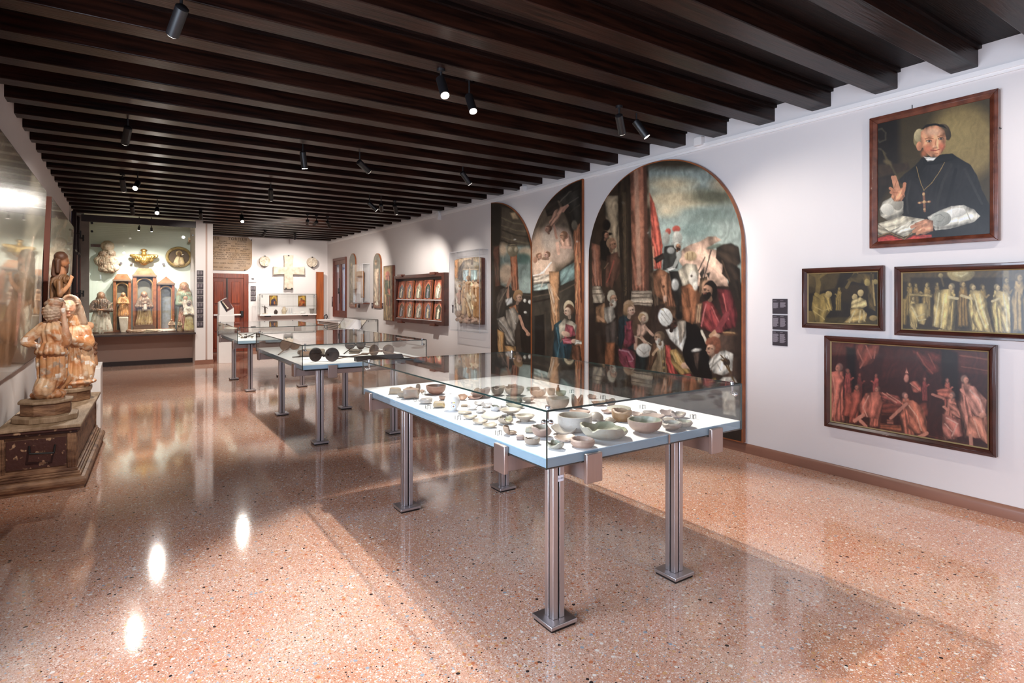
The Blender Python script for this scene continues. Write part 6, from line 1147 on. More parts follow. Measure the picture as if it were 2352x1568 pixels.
# white plinth with sloping glazed head
t = thing('display_plinth', 'white plinth with sloping glazed head holding a bone, in front of the door', 'plinth', (1.9, 14.5, 0))
px0, px1, py0, py1 = 1.755, 2.075, 14.36, 14.68
MB().box(px0, px1, py0, py1, 0, 1.07).build('plinth_body', M['white'], t, bevel=.003)
a0, a1 = px0+.015, px1-.012
gz = lambda v: onY(520, v, py0)[2]; xm = onY(521, 684, py0)[0]
MB().prism([(a0, py0+.01, 1.07), (a1, py0+.01, 1.07), (a1, py0+.01, gz(708)), (xm, py0+.01, gz(684)), (a0, py0+.01, gz(694))], (0, 0, 0), (0, .28, 0)).build('sloping_head', M['white'], t, smooth=0)
def hd(u, v, off): # point on the front of the head
    q = onY(u, v, py0+.01-off); return q
pn = [(505.5, 692.5), (521.5, 684), (535, 706.5), (519.5, 715.5)]
MB().prism([hd(*q, .001) for q in pn], (0, 0, 0), (0, -.012, 0)).build('window_opening', mat('dark_red_lining', '6a3a34', .6), t)
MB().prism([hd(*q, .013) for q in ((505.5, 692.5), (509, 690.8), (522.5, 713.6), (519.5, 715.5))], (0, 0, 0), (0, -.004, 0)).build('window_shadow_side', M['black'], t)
MB().prism([hd(*q, .02) for q in pn], (0, 0, 0), (0, -.004, 0)).build('pane', M['acrylic'], t)
q0, q1 = hd(512, 694, .03), hd(523, 707.5, .03)
sculpt('bone', [('c', q0, q1, .012, .013, 'ece0cc'), ('e', q1, (.024, .015, .022), 'ece0cc'), ('e', q0, (.016, .012, .018), 'ece0cc')], .005, M['poly'], t)
# ------------------------------------------------------------------ left wall paintings
def left_panel(name, label, y0, y1, z0, z1, xb, xt, base, ops, fr, seed, near_edge=None, nx=150, nz=200):
    t = thing(name, label, 'painting', (xb, (y0+y1)/2, z0)); k = (xt-xb)/(z1-z0)
    def fx(z): return xb+k*(z-z0)
    mb = MB().hexa([(XL+.004, y0, z0), (fx(z0), y0, z0), (fx(z0), y1, z0), (XL+.004, y1, z0), (fx(z1)-.07, y0, z1), (fx(z1), y0, z1), (fx(z1), y1, z1), (fx(z1)-.07, y1, z1)])
    mb.build('panel', near_edge or M['framedk'], t, smooth=0)
    canvas('canvas', t, xb+.003, y0+.01, y1-.01, z0+.01, z1-.01, nx, nz, fr, base, ops, seed=seed, matl=M['oilgloss'], lean=-k, gain=1.25)
    return t
LP = '''S 30;P 8c8474 -900 0 380 0 380 1568 -900 1568;P 6a5a44 -900 900 380 900 380 1568 -900 1568;P 7c7464 -900 100 380 200 380 700 -900 700;S 12;L b4a08c 18 190 700 150 900 120 1200;L c8b098 14 200 640 190 720;L b98a78 22 120 980 100 1280;L a8a898 26 190 1080 150 1300;L c8bca8 16 230 760 210 1000 220 1100;P 9a9888 130 1060 190 1040 200 1180 150 1380 100 1300;L a4886c 20 60 900 40 1400;L 8a7a62 30 -100 700 -60 1300;L b4a48c 20 260 880 240 1200'''
left_panel('large_leaning_painting', 'very large glossy grey-brown painting leaning out from the left wall', 3.4, 8.0, .857, 2.63, -.775, -.694, '7a7060', LP, (0, 300, 2.613), 401)
LP2 = '''S 30;P a49c90 300 400 480 550 480 1100 300 1100;P b8ac9c 320 480 400 520 400 800 320 800;S 12;L c8b8a4 20 360 620 350 800;P 9a9488 400 560 460 590 460 900 400 900;L 8a6a4a 16 310 900 320 1000'''
left_panel('leaning_painting', 'grey painting with thick red-brown edge behind the bearded statue', 8.75, 12.4, .75, 2.68, -.775, -.71, '9a9488', LP2, (0, 300, 2.613), 402, mat('red_brown_edge', '6e3420', .5, noise=.2))
o = MB().hexa([(XL+.002, 8.15, .55), (XL+.03, 8.15, .55), (XL+.03, 8.3, .55), (XL+.002, 8.3, .55), (XL+.002, 8.15, .86), (XL+.03, 8.15, .86), (XL+.03, 8.3, .86), (XL+.002, 8.3, .86)]).build('wall_socket', M['paper']); tag(o, 'pale wall plate low on the left wall behind the kneeling figures', 'plate')

# ------------------------------------------------------------------ chest
cx1, cy0, cy1 = -.289, 5.68, 7.45
t = thing('carved_chest', 'old worn wooden chest with painted end panel and iron handle, carrying two kneeling figures', 'chest', (-.53, 6.5, 0))
xw = XL+.004
mb = MB().box(xw, cx1+.012, cy0-.012, cy1+.01, .474, .50); mb.build('lid', M['chesttop'], t, bevel=.006)
mb = MB()
for (o_, z0_, z1_) in ((.004, .452, .474), (-.014, .430, .452)): mb.box(xw, cx1+o_, cy0-o_, cy1+o_, z0_, z1_)
mb.build('lid_moulding', M['chestdk'], t, bevel=.005)
MB().box(xw, cx1-.035, cy0+.035, cy1-.03, .15, .44).build('body', M['chest'], t)
MB().box(xw+.06, cx1-.085, cy0+.026, cy0+.036, .185, .405).build('end_panel', M['chestdk'], t)
MB().box(cx1-.036, cx1-.026, cy0+.11, cy1-.1, .19, .40).build('side_panel', M['chest'], t)
mb = MB()
for a in ((xw, xw+.05), (cx1-.08, cx1-.022)):
    mb = MB().box(a[0], a[1], cy0+.02, cy0+.06, .15, .432)
    for k in range(3): x = a[0]+(a[1]-a[0])*(k+.5)/3; mb.tube((x, cy0+.02, .16), (x, cy0+.02, .425), .006, n=8)
    mb.build('corner_pilaster', M['chest'], t, bevel=.003)
for y in (cy0+.06, cy1-.10): MB().box(cx1-.06, cx1-.02, y, y+.05, .15, .432).build('corner_pilaster', M['chest'], t, bevel=.003)
mb = MB()
for (o_, z0_, z1_) in ((-.012, .135, .158), (.0, .118, .135), (.012, .10, .118)): mb.box(xw, cx1+o_, cy0-o_, cy1+o_, z0_, z1_)
mb.build('base_bead', M['chest'], t, bevel=.004)
mb = MB()
for k in range(44): y = cy0+.02+k*.0385; mb.box(cx1+.010, cx1+.017, y, y+.022, .122, .134)
dn = mb.build('dentil_row', M['chesttop'], t); dn['kind'] = 'stuff'
pf = [(0.012, .10), (.034, .094), (.048, .075), (.05, .055), (.044, .036), (.03, .028), (.03, 0)]
mb = MB()
for (a, za), (b, zb_) in zip(pf, pf[1:]):
    mb.add([(xw, cy0-a, za), (cx1+a, cy0-a, za), (cx1+a, cy1+a, za), (xw, cy0-b, zb_), (cx1+b, cy0-b, zb_), (cx1+b, cy1+b, zb_)], [(0, 3, 4, 1), (1, 4, 5, 2)])
mb.box(xw, cx1+.01, cy0-.01, cy1, .0, .1)
mb.build('base_moulding', M['chest'], t, smooth=60)
h0, h1 = onY(68, 1043, cy0-.04), onY(124, 1040, cy0-.04); h2 = onY(126, 1022, cy0+.02); h3 = onY(66, 1026, cy0+.02)
MB().path([h3, h0, h1, h2], .0075, 8).build('iron_handle', M['black'], t)
a_ = -math.radians(2.4); pv = Vector((cx1, cy0, 0)); t.location = pv+Matrix.Rotation(a_, 3, 'Z')@(Vector(t.location)-pv); t.rotation_euler = (0, 0, a_)

# ------------------------------------------------------------------ kneeling angel-like figure in front
def PX_(Y0, K): 
    def S(u, v, dy=0): return onY(u, v, Y0+dy)
    return S
def poly_base(name, mtl, c, r, z0, z1, parent, n=8, sx=1, sy=1, ph=.39, r2=None):
    r2 = r2 or r; vs = [(c[0]+sx*r*math.cos(ph+k*2*math.pi/n), c[1]+sy*r*math.sin(ph+k*2*math.pi/n), z0) for k in range(n)]+[(c[0]+sx*r2*math.cos(ph+k*2*math.pi/n), c[1]+sy*r2*math.sin(ph+k*2*math.pi/n), z1) for k in range(n)]
    return MB().add(vs, [tuple(range(n))[::-1], tuple(range(n, 2*n))]+[(k, (k+1) % n, n+(k+1) % n, n+k) for k in range(n)]).build(name, mtl, parent, smooth=0, bevel=.006)
G1, G2_, G3_, SK = 'cf9a6c', 'dcb690', 'b98258', 'dfb498'
S = PX_(6.08, 1); k = 4.75/F
t = thing('kneeling_statue', 'gilded wooden figure kneeling with curly hair, seen from behind, nearest on the chest', 'statue', (-.53, 6.06, .50))
poly_base('base_slab', M['chesttop'], (-.525, 6.03), .225, .5005, .545, t, sx=1.0, sy=1.05)
poly_base('base_drum', M['chest'], (-.525, 6.05), .165, .545, .64, t, sx=1.05)
poly_base('base_top', M['chesttop'], (-.525, 6.05), .18, .64, .662, t, sx=1.05)
P = []
c = lambda a, b, ra, rb, col=G1, fo=0.0: P.append(('c', S(*a), S(*b), ra*k, rb*k, col, fo))
e = lambda a, r, col=G1, fo=0.0: P.append(('e', S(*a), tuple(x*k for x in r), col, fo))
c((100, 895, -.03), (117, 866, .02), 20, 24, G2_, .004); c((120, 862, .02), (119, 820, .02), 28, 29, G1, .007); c((97, 842, 0), (100, 830, 0), 12, 14, G2_, .004); c((128, 900, .12), (128, 860, .06), 16, 25, G1, .006); c((95, 895, .02), (100, 903, 0), 17, 16, 'e0d0c0')
c((132, 890, .1), (140, 870, .1), 12, 20, G1, .005); e((112, 905, .03), (34, 26, 14), G3_, .004); c((130, 912, .04), (142, 913, .0), 5, 4, 'c47a5c')
for a in range(16): th = a/16*2*math.pi; x = 119+31*math.cos(th); dy = .02+31*k*math.sin(th); c((x+2*math.cos(th), 809, dy*1.06), (119+24*math.cos(th), 792, .02+24*k*math.sin(th)), 6.5, 6, [G1, G2_][a % 2], .002)
c((118, 800, .02), (119, 785, .02), 26, 20, G1, .006); c((119, 785, .02), (121, 758, .02), 20, 24, G2_, .004); c((102, 752, .02), (144, 754, .02), 14, 13, G2_, .003)
c((137, 762, 0), (140, 785, -.02), 18, 14, G1, .005); c((122, 765, -.04), (150, 783, -.03), 11, 12, 'd08a58', .004); c((150, 785, -.03), (152, 770, -.04), 13, 11, G2_, .003)
c((153, 772, -.05), (147, 728, -.06), 8, 4.6, SK); c((147, 724, -.06), (146, 714, -.06), 4.8, 4.6, SK)
for q in (-1, 0, 1, 2): c((144.5+q*2.0, 711, -.06), (147+q*.8, 696+abs(q)*2.5, -.06), 1.9, 1.4, SK)
c((143, 718, -.06), (139, 709, -.07), 2, 1.5, SK)
c((99, 753, .02), (72, 772, .0), 13, 11, G2_, .003); c((72, 772, 0), (58, 785, -.02), 11, 9.5, G2_, .003); c((58, 786, -.02), (80, 793, -.03), 9, 8, G1, .003)
c((121, 745, .02), (122, 730, .01), 10, 9, SK); e((122, 712, .0), (17, 19, 21), SK); e((126, 697, .0), (20.5, 21, 10), 'a58c7a'); e((128, 690, 0), (16, 19, 7), 'a58c7a'); c((106, 704, -.055), (146, 694, -.05), 2.5, 2.5, '8a7464'); c((137, 713, -.05), (142, 716, -.055), 3, 2, SK)
rn = random.Random(2)
for row, (v, n_, rr_) in enumerate(((707, 16, 20.5), (713, 17, 22), (719, 16, 22), (725, 14, 20), (731, 10, 16))):
    for a in range(n_):
        th = -2.9+a*(4.0/n_)+row*.13; x = 119+rr_*math.cos(th)*.98
        P.append(('e', S(x+rn.uniform(-.6, .6), v+rn.uniform(-1.2, 1.2)-(x-119)*.12, rr_*math.sin(th)*k), (3.9*k, 3.9*k, 3.5*k), ['c4ab96', 'b39a86'][a % 2], 0))
sculpt('figure', P, .0046, M['gold'], t, folds=11, smooth=1, seed=3, gain=1.0)

S = PX_(7.02, 1); k = 5.62/F
t = thing('praying_statue', 'gilded wooden veiled woman kneeling with joined hands, behind the curly-haired figure', 'statue', (-.42, 7.05, .50))
poly_base('base_slab', M['chest'], (-.44, 7.05), .19, .5005, .59, t, sx=.95, sy=1.1)
poly_base('base_top', M['chesttop'], (-.44, 7.05), .205, .59, .625, t, sx=.95, sy=1.1)
P = []
c((172, 872, .0), (172, 810, .03), 32, 26, G1, .008); c((190, 862, -.02), (185, 820, 0), 22, 20, G2_, .007); c((150, 865, .02), (152, 800, .02), 20, 18, G1, .007); c((196, 845, .05), (186, 800, .05), 20, 22, 'c9a888', .007); c((200, 865, 0), (203, 840, 0), 12, 14, G1, .006); e((174, 876, .02), (40, 40, 9), G3_)
c((170, 800, .03), (168, 790, .02), 23, 21, G2_, .005); c((168, 790, .02), (168, 768, .02), 21, 25, G2_, .004); c((143, 755, .03), (190, 757, .03), 14, 15, G2_, .003); c((168, 745, .02), (163, 728, .0), 15, 11, G1, .002)
c((194, 762, .02), (201, 788, -.02), 15, 14, 'd49a6a', .005); c((200, 790, -.03), (162, 778, -.13), 14, 9, G1, .004); c((162, 778, -.13), (150, 766, -.15), 8, 6, SK)
for q in range(4): c((150+q*1.6, 766, -.15), (148.5+q*1.7, 748+q*1.2, -.16), 2.3, 1.6, SK)
c((140, 760, .02), (136, 785, -.06), 12, 10, G1, .004); c((136, 785, -.06), (150, 770, -.14), 9, 6, G2_)
e((158, 707, -.035), (13.5, 15, 19), 'e0b294'); e((164, 700, .012), (19, 17, 23), 'a98e78'); c((180, 706, .02), (191, 742, .02), 9, 9, 'a98e78', .002); c((172, 720, .045), (182, 756, .05), 12, 13, 'a98e78', .002)
for a in range(13): th = math.pi*(a/12); P.append(('e', S(160+17.5*math.cos(th), 698-19*math.sin(th), -.045), (3.6*k, 5*k, 3.6*k), 'b09680'))
kk = -.035-14.2*k
e((156, 708, kk+.002), (2.2, 3.5, 6), 'e4b89a'); e((156, 712, kk-.006), (2.9, 3.4, 2.2), 'e0ac90'); e((156.3, 718, kk+.004), (4.4, 2.6, 1.3), 'a85440'); e((156.3, 720, kk+.004), (3.6, 2.6, 1.3), 'b8604a'); e((156.5, 724, kk+.012), (4.6, 4, 3), 'e0b294')
for q in (-1, 1): e((156.5+q*5.6, 704.5, kk+.010), (3.1, 2.2, 1.4), 'b07c64'); e((156.5+q*5.6, 701, kk+.008), (4.2, 2.4, .9), '96705a'); e((156.5+q*7, 712, kk+.018), (4.4, 4, 4.5), 'e4a48a')
sculpt('figure', P, .005, M['gold'], t, folds=13, smooth=1, seed=5, gain=1.0)

S = PX_(8.12, 1); k = 6.47/F
t = thing('seated_saint_statue', 'tall dark brown wooden bearded saint raising one hand, on the white plinth behind the chest', 'statue', (-.45, 8.12, .66))
P = []; BR, BD, FU = '8e6040', '4a2c1c', '6e4c30'
e((146, 600, 0), (10.5, 11, 15), 'a06a48'); e((140, 590, .0), (13.5, 15, 13), BD); c((131, 598, -.03), (126, 630, -.02), 7.5, 7, BD, .006); c((134, 600, -.055), (132, 624, -.05), 5, 5, BD, .004); c((133, 600, .05), (130, 632, .05), 8, 8, BD, .006)
e((156.5, 604, 0), (3.4, 2.4, 2.2), 'a87450'); e((154.8, 600, 0), (2.2, 2.4, 4), 'a87450'); e((154.5, 595, -.0), (2.6, 5, 1.4), '8a5a3c'); c((151, 612, 0), (153, 625, .0), 6, 3, '3a2418'); e((155.5, 610.5, 0), (2, 4, 1.2), '7a3a2a'); e((153.2, 598, -.022), (1.4, 2, 1), '2a1a12'); c((155, 607.5, -.018), (150, 612, -.03), 1.5, 2, '3a2418')
c((143, 615, .01), (142, 632, .01), 8, 9, 'a8704c'); c((133, 640, .04), (147, 642, -.03), 13, 12, FU, .01); c((137, 650, 0), (137, 700, .0), 17, 17, FU, .018); c((150, 660, 0), (150, 700, 0), 8, 10, BR, .008)
c((133, 648, -.1), (139, 676, -.14), 8, 6.5, FU, .008); c((139, 676, -.14), (158, 655, -.15), 5.5, 4, 'c08c66'); c((158, 654, -.15), (163, 643, -.15), 4, 3.2, 'c08c66')
for q in range(4): c((161+q*1.6, 642, -.15+q*.005), (162+q*2.4, 631+q*1.6, -.15), 1.3, 1.0, 'c08c66')
c((138, 700, 0), (150, 770, .0), 20, 24, BR, .016); c((150, 750, 0), (190, 770, -.05), 20, 16, BR, .014); c((190, 765, -.05), (205, 800, -.03), 14, 13, 'a06448', .012); c((205, 800, -.03), (212, 835, -.03), 12, 10, 'a87a58', .012); c((170, 790, .05), (180, 838, .05), 22, 22, BR, .014); c((210, 838, -.05), (220, 839, -.08), 6, 4, BR)
e((205, 748, -.05), (9, 9, 9), 'd0a07c', .004); c((205, 755, -.05), (198, 768, -.03), 6, 7, 'c08c66')
rn = random.Random(8)
for a in range(26): x = 212+rn.uniform(-4, 8); P.append(('e', S(x, 785+rn.uniform(0, 28), rn.uniform(-.1, .02)), (4.2*k,)*3, '6c4834'))
sculpt('figure', P, .0055, M['carved'], t, folds=15, smooth=1, seed=9)
q1 = onY(231, 845, 7.72); zpl = q1[2]; q0 = (q1[0]-.2,)
o = MB().box(q0[0]-.25, q1[0], 7.72, 8.45, 0, zpl).build('white_pedestal', M['white'], bevel=.004); tag(o, 'low white plinth behind the chest under the bearded saint', 'plinth')

# ------------------------------------------------------------------ the glazed niche
NY, NZ = 15.1, .7125
def robed(name, label, cat, u, vt, Y, wpx, robe, cloak, skin, veil, wood='6a4a34', arms=1, child=False, zb=None, seed=1, mtl='poly', top=None):
    zb = NZ if zb is None else zb
    b = onY(u, 700, Y); kk = dep(b)/F; x = b[0]; zt = onY(u, vt, Y)[2]; H = zt-zb; W = wpx*kk/2
    t = thing(name, label, cat, (x, Y, zb))
    MB().box(x-W*1.0, x+W*1.0, Y-.13, Y+.13, zb, zb+.03*H+.008).build('base', mat('statue_base', wood, .6, noise=.4), t, bevel=.004)
    z = lambda s: zb+H*s; P = []; r = H*.075
    P += [('c', (x-W*.35, Y, z(.08)), (x-W*.1, Y, z(.5)), W*.62, W*.55, robe, .012), ('c', (x+W*.35, Y, z(.08)), (x+W*.1, Y, z(.5)), W*.62, W*.55, robe, .012), ('c', (x, Y-.03, z(.07)), (x, Y, z(.45)), W*.6, W*.5, robe, .01)]
    P += [('c', (x, Y, z(.45)), (x, Y, z(.74)), W*.62, W*.5, cloak, .008), ('c', (x-W*.45, Y, z(.74)), (x+W*.45, Y, z(.74)), r*1.1, r*1.1, cloak, .004)]
    P += [('e', (x, Y-.01, z(.915)), (r*.82, r*.9, r*1.12), skin), ('e', (x, Y+.012, z(.925)), (r*1.15, r*1.05, r*1.2), veil), ('c', (x-r*.7, Y+.02, z(.88)), (x-r*1.3, Y+.02, z(.74)), r*.55, r*.7, veil, .002), ('c', (x+r*.7, Y+.02, z(.88)), (x+r*1.3, Y+.02, z(.74)), r*.55, r*.7, veil, .002), ('c', (x, Y, z(.86)), (x, Y, z(.78)), r*.55, r*.7, skin)]
    P += [('e', (x, Y-.01-r*.92, z(.91)), (r*.14, r*.16, r*.28), skin), ('e', (x, Y-.01-r*.82, z(.872)), (r*.3, r*.15, r*.08), 'a8604c'), ('e', (x-r*.32, Y-r*.86, z(.925)), (r*.16, r*.1, r*.08), '5a4030'), ('e', (x+r*.32, Y-r*.86, z(.925)), (r*.16, r*.1, r*.08), '5a4030')]
    for s in (-1, 1):
        P += [('c', (x+s*W*.6, Y-.01, z(.72)), (x+s*W*.85, Y-.05, z(.56)), r*.85, r*.75, cloak, .004), ('c', (x+s*W*.85, Y-.05, z(.56)), (x+s*W*.18, Y-W*.75-.03, z(.57)), r*.7, r*.45, cloak, .003), ('e', (x+s*W*.1, Y-W*.78-.04, z(.575)), (r*.4, r*.4, r*.3), skin)]
    if child:
        cxx = x+W*.1; P += [('c', (cxx, Y-W*.85-.05, z(.5)), (cxx, Y-W*.85-.05, z(.62)), r*.7, r*.55, 'cfc4b4', .002), ('e', (cxx, Y-W*.85-.05, z(.68)), (r*.55, r*.55, r*.6), skin)]
    sculpt('figure', P, H/95, M[mtl], t, folds=12, smooth=1, seed=seed); return t, x, H
t, x, H = robed('veiled_statue', 'carved veiled woman in dark cloak and pale skirt, left end of the glazed niche', 'statue', 232, 671, NY, 46, 'c9c0b0', '5a4a42', 'b98a6c', '5a4c42', seed=21)
P = [('c', (x+.12+.015*i, NY-.22, NZ+.50+.03*i), (x+.14+.02*i, NY-.22, NZ+.58+.02*i), .012, .016, 'b0a088') for i in range(4)]
sculpt('flower_sprig', P, .008, M['poly'], t, smooth=0)
robed('madonna_statue', 'worn standing mother and child statue in green and red, right end of the glazed niche', 'statue', 423, 649, NY, 28, 'b98a7c', '8a9a80', 'c08c70', '8a7048', child=True, seed=22)
# small figure standing before the mother and child
robed('small_saint_statue', 'smaller pale robed statue in front of the mother and child, niche right end', 'statue', 434, 690, NY-.32, 20, 'b8a878', 'd0c8b8', '4a3c34', 'c4b8a4', seed=23)
robed('kneeling_putto', 'small brown kneeling figure right of the triptych foot', 'statue', 394, 733, NY-.2, 14, 'a08468', 'b0947c', 'b8947c', 'a88a6c', seed=24)
robed('small_figure', 'tiny brown figure at the foot of the mother and child statue', 'statue', 413, 735, NY-.25, 9, '8a7458', '94805f', 'b8947c', '8a7050', seed=25)
# triptych of carved tabernacles
Yt = 15.38; Z = lambda v: onY(330, v, Yt)[2]; Xn = lambda u: onY(u, 700, Yt)[0]
def tabern(label, u0, u1, vt, peak, fig_u, cols, arch_=True, seed=1, figure=True):
    x0, x1 = Xn(u0)+.006, Xn(u1)-.006; zt = Z(vt); t = thing('tabernacle', label, 'tabernacle', ((x0+x1)/2, Yt, NZ), 'three carved tabernacles in the niche'); w_ = (x1-x0)
    MB().box(x0, x1, Yt+.10, Yt+.14, NZ, zt).build('back_board', mat('tabernacle_back', cols[1], .7, col2='8a8a80', nscale=14), t)
    for a in (x0, x1-w_*.16):
        MB().box(a, a+w_*.16, Yt-.04, Yt+.10, NZ, zt).build('pilaster', mat('orange_wood_worn', cols[0], .6, col2='8a5230', nscale=16, bump=.4), t, bevel=.008)
    MB().box(x0, x1, Yt-.05, Yt+.1, NZ, NZ+.05).build('foot', mat('orange_wood_foot', cols[0], .6, noise=.4), t)
    MB().prism([(a, Yt-.05, z) for a, z in [(x0+w_*p_, zt+(Z(vt-peak)-zt)*h) for p_, h in ((0, 0), (1, 0), (.95, .2), (.78, 1), (.22, 1), (.05, .2))]] if arch_ else [(x0, Yt-.05, zt), (x1, Yt-.05, zt), ((x0+x1)/2, Yt-.05, Z(vt-peak))], (0, 0, 0), (0, .17, 0)).build('canopy', mat('canopy_wood', 'a8683e', .6, col2='b48a68', nscale=10), t, smooth=0)
    MB().box(x0-.01, x1+.01, Yt-.065, Yt+.05, zt-.03, zt+.005).build('cornice', mat('cornice_wood', '8a7460', .6, noise=.4), t)
    ac = MB(); n = 14; xc_ = (x0+x1)/2; rr_ = w_*.34; zc = zt-.07-rr_
    for i in range(n): a, b = math.pi*i/n, math.pi*(i+1)/n; ac.tube((xc_+rr_*math.cos(a), Yt-.01, zc+rr_*math.sin(a)), (xc_+rr_*math.cos(b), Yt-.01, zc+rr_*math.sin(b)), .016, n=6)
    ac.build('arch_moulding', mat('gilt_arch', 'b08a5c', .5, noise=.4), t)
    cl = MB()
    for a in (x0+w_*.18, x1-w_*.18): cl.lathe([(.016, 0), (.012, .02), (.012, zc-NZ-.08), (.018, zc-NZ-.05)], (a, Yt-.03, NZ+.05), 10, False)
    cl.build('colonnette', mat('gilt_colonnette', 'b4885a', .5, noise=.4), t)
    return t
tabern('left carved tabernacle of the niche with a small standing gilded figure', 259, 302, 643, 13, 284, ('a8623a', '7c7464'))
tabern('tall middle carved tabernacle of the niche with a seated gilded mother and child', 304, 360, 632, 16, 332, ('a8683e', '8a8474'))
tabern('right carved tabernacle of the niche, with pointed top and faded empty interior', 361, 401.5, 650, 16, 382, ('a85c38', '9aa0a8'), arch_=False)
robed('gilded_figure', 'gilded tunic-clad figure standing inside the left tabernacle', 'statue', 283, 672, 15.3, 22, 'c08c58', 'c49460', 'c49c78', 'a87c50', zb=onY(283, 727, 15.3)[2], seed=26)
o = MB().add(*(lambda v: (v, [(0, 3, 2, 1), (4, 5, 6, 7), (0, 1, 5, 4), (1, 2, 6, 5), (2, 3, 7, 6), (3, 0, 4, 7)]))([(onY(a, 700, y)[0], y, z) for z, (ua, ub) in ((NZ, (277, 293)), (onY(283, 727, 15.3)[2]-.0005, (272, 295))) for a, y in ((ua, 15.0), (ub, 15.0), (ub, 15.34), (ua, 15.34))])).build('stone_capital', M['stone'], bevel=.02); tag(o, 'pale carved stone block under the gilded standing figure in the niche', 'block')
t, x, H = robed('enthroned_madonna', 'gilded seated crowned mother with child inside the middle tabernacle', 'statue', 331, 670, 15.27, 34, 'b4986a', '7a6450', 'b8907a', '8a6c48', child=True, zb=onY(331, 748, 15.27)[2], seed=27)
o = MB().box(x-.2, x+.2, 15.12, 15.40, NZ, onY(331, 748, 15.27)[2]-.0005).build('pedestal_block', mat('dark_wood_block', '6a4a34', .6, noise=.4)); tag(o, 'low dark wooden step under the seated mother in the niche', 'block')
Yr = 14.85; a0, a1 = onY(299, 757, Yr), onY(392, 757, Yr); P = []
for i in range(12):
    s_ = i/11; xx = a0[0]+(a1[0]-a0[0])*s_; P.append(('c', (xx, Yr, NZ+.03), (xx+.07, Yr+.01, NZ+.035), .045-.015*abs(s_-.4), .04-.012*abs(s_-.4), ['8a6c50', 'b8a488', 'd4ccc0'][min(2, int(s_*3))], .006))
P += [('e', (a0[0]-.03, Yr, NZ+.045), (.05, .04, .042), '6a4c38'), ('c', (a0[0]+.3, Yr-.03, NZ+.06), (a0[0]+.5, Yr-.03, NZ+.03), .018, .014, 'b8a488')]
o = sculpt('recumbent_figure', P, .009, M['poly'], None, folds=20, smooth=1); tag(o, 'carved recumbent figure lying along the niche floor before the tabernacles', 'statue')
# reliefs on the niche back wall
NB = 15.55
def nb_(u, v, d=.06): return onY(u, v, NB-d-.03)
kk = dep(nb_(330, 600))/F
P = [('e', nb_(246.7, 565), (13*kk, .05, 12.5*kk), 'a89880', .004), ('e', nb_(246.7, 566, .11), (6*kk, .05, 8*kk), 'b8a894', .003)]
for (u, v, r, c_) in ((245, 596, 19, '8a7860'), (258, 600, 14, 'cfc0ac'), (233, 600, 13, '6a5a48'), (246, 612, 16, 'a8947c'), (262, 614, 10, 'd4c8b4'), (237, 617, 9, '7a6a58'), (226, 597, 8, 'a09078'), (255, 582, 9, 'b0a08c'), (236, 584, 8, '7a6854'), (265, 596, 6, 'd8ccb8'), (240, 605, 10, '544638'), (256, 622, 6, '9a8870')): P.append(('e', nb_(u, v, .05), (r*kk, .08, r*kk*.9), c_, .012))
t = sculpt('bust_relief', P, .012, M['poly'], None, folds=40, smooth=1, seed=31); tag(t, 'worn carved relief bust with round halo on the niche wall, left', 'relief')
GL = '9c8048'; P = [('e', nb_(330.5, 583, .1), (5*kk, .06, 6.5*kk), 'b08a48'), ('c', nb_(331, 592), nb_(331, 598), 9*kk, 11*kk, GL, .01)]
P += [('c', nb_(322, 591), nb_(302, 587, .05), 7*kk, 3.4*kk, GL, .008), ('c', nb_(340, 591), nb_(360, 588, .05), 7*kk, 3.4*kk, GL, .008), ('c', nb_(314, 597), nb_(348, 597), 4*kk, 4*kk, GL, .008), ('e', nb_(330.5, 575, .07), (7*kk, .05, 4*kk), '8a6a3c')]
t = sculpt('gilded_relief', P, .01, M['giltfig'], None, folds=40, smooth=1, seed=32); tag(t, 'small gilded relief of a figure with outstretched arms, middle of the niche wall', 'relief')
c0 = nb_(411.5, 590, .04); t = thing('roundel_relief', 'oval gilded-rimmed roundel of a haloed bearded figure, right on the niche wall', 'relief', (c0[0], NB, c0[2]-23*kk))
th = [2*math.pi*i/40 for i in range(40)]
MB().prism([(c0[0]+25*kk*math.cos(a), NB-.03, c0[2]+22*kk*math.sin(a)) for a in th], (0, 0, 0), (0, .028, 0)).build('disc', mat('roundel_dark', '5a4634', .6, noise=.4), t)
rm = MB()
for i in range(40): a, b = th[i], th[(i+1) % 40]; rm.tube((c0[0]+24.5*kk*math.cos(a), NB-.04, c0[2]+21.5*kk*math.sin(a)), (c0[0]+24.5*kk*math.cos(b), NB-.04, c0[2]+21.5*kk*math.sin(b)), .033, n=8, cap=False)
rm.build('rim', mat('roundel_rim', 'a8925c', .45, col2='7c6438', nscale=18, bump=.5), t)
cc = (c0[0], NB-.05, c0[2]); Q = lambda a, b, d=0: (cc[0]+a*kk, cc[1]-d, cc[2]-b*kk)
sculpt('figure', [('e', Q(0, -7), (4.2*kk, .04, 5.5*kk), '5a4030'), ('e', Q(0, -9, -.01), (7*kk, .02, 7*kk), 'd8c08c'), ('c', Q(-2, 4), Q(-4, 15), 6*kk, 8*kk, 'c9b894', .006), ('c', Q(4, 4), Q(5, 15), 5*kk, 7*kk, 'cbb488', .006), ('c', Q(0, 0, .01), Q(0, 8, .01), 3*kk, 4*kk, '5a4632')], .010, M['poly'], t, folds=30, smooth=1)
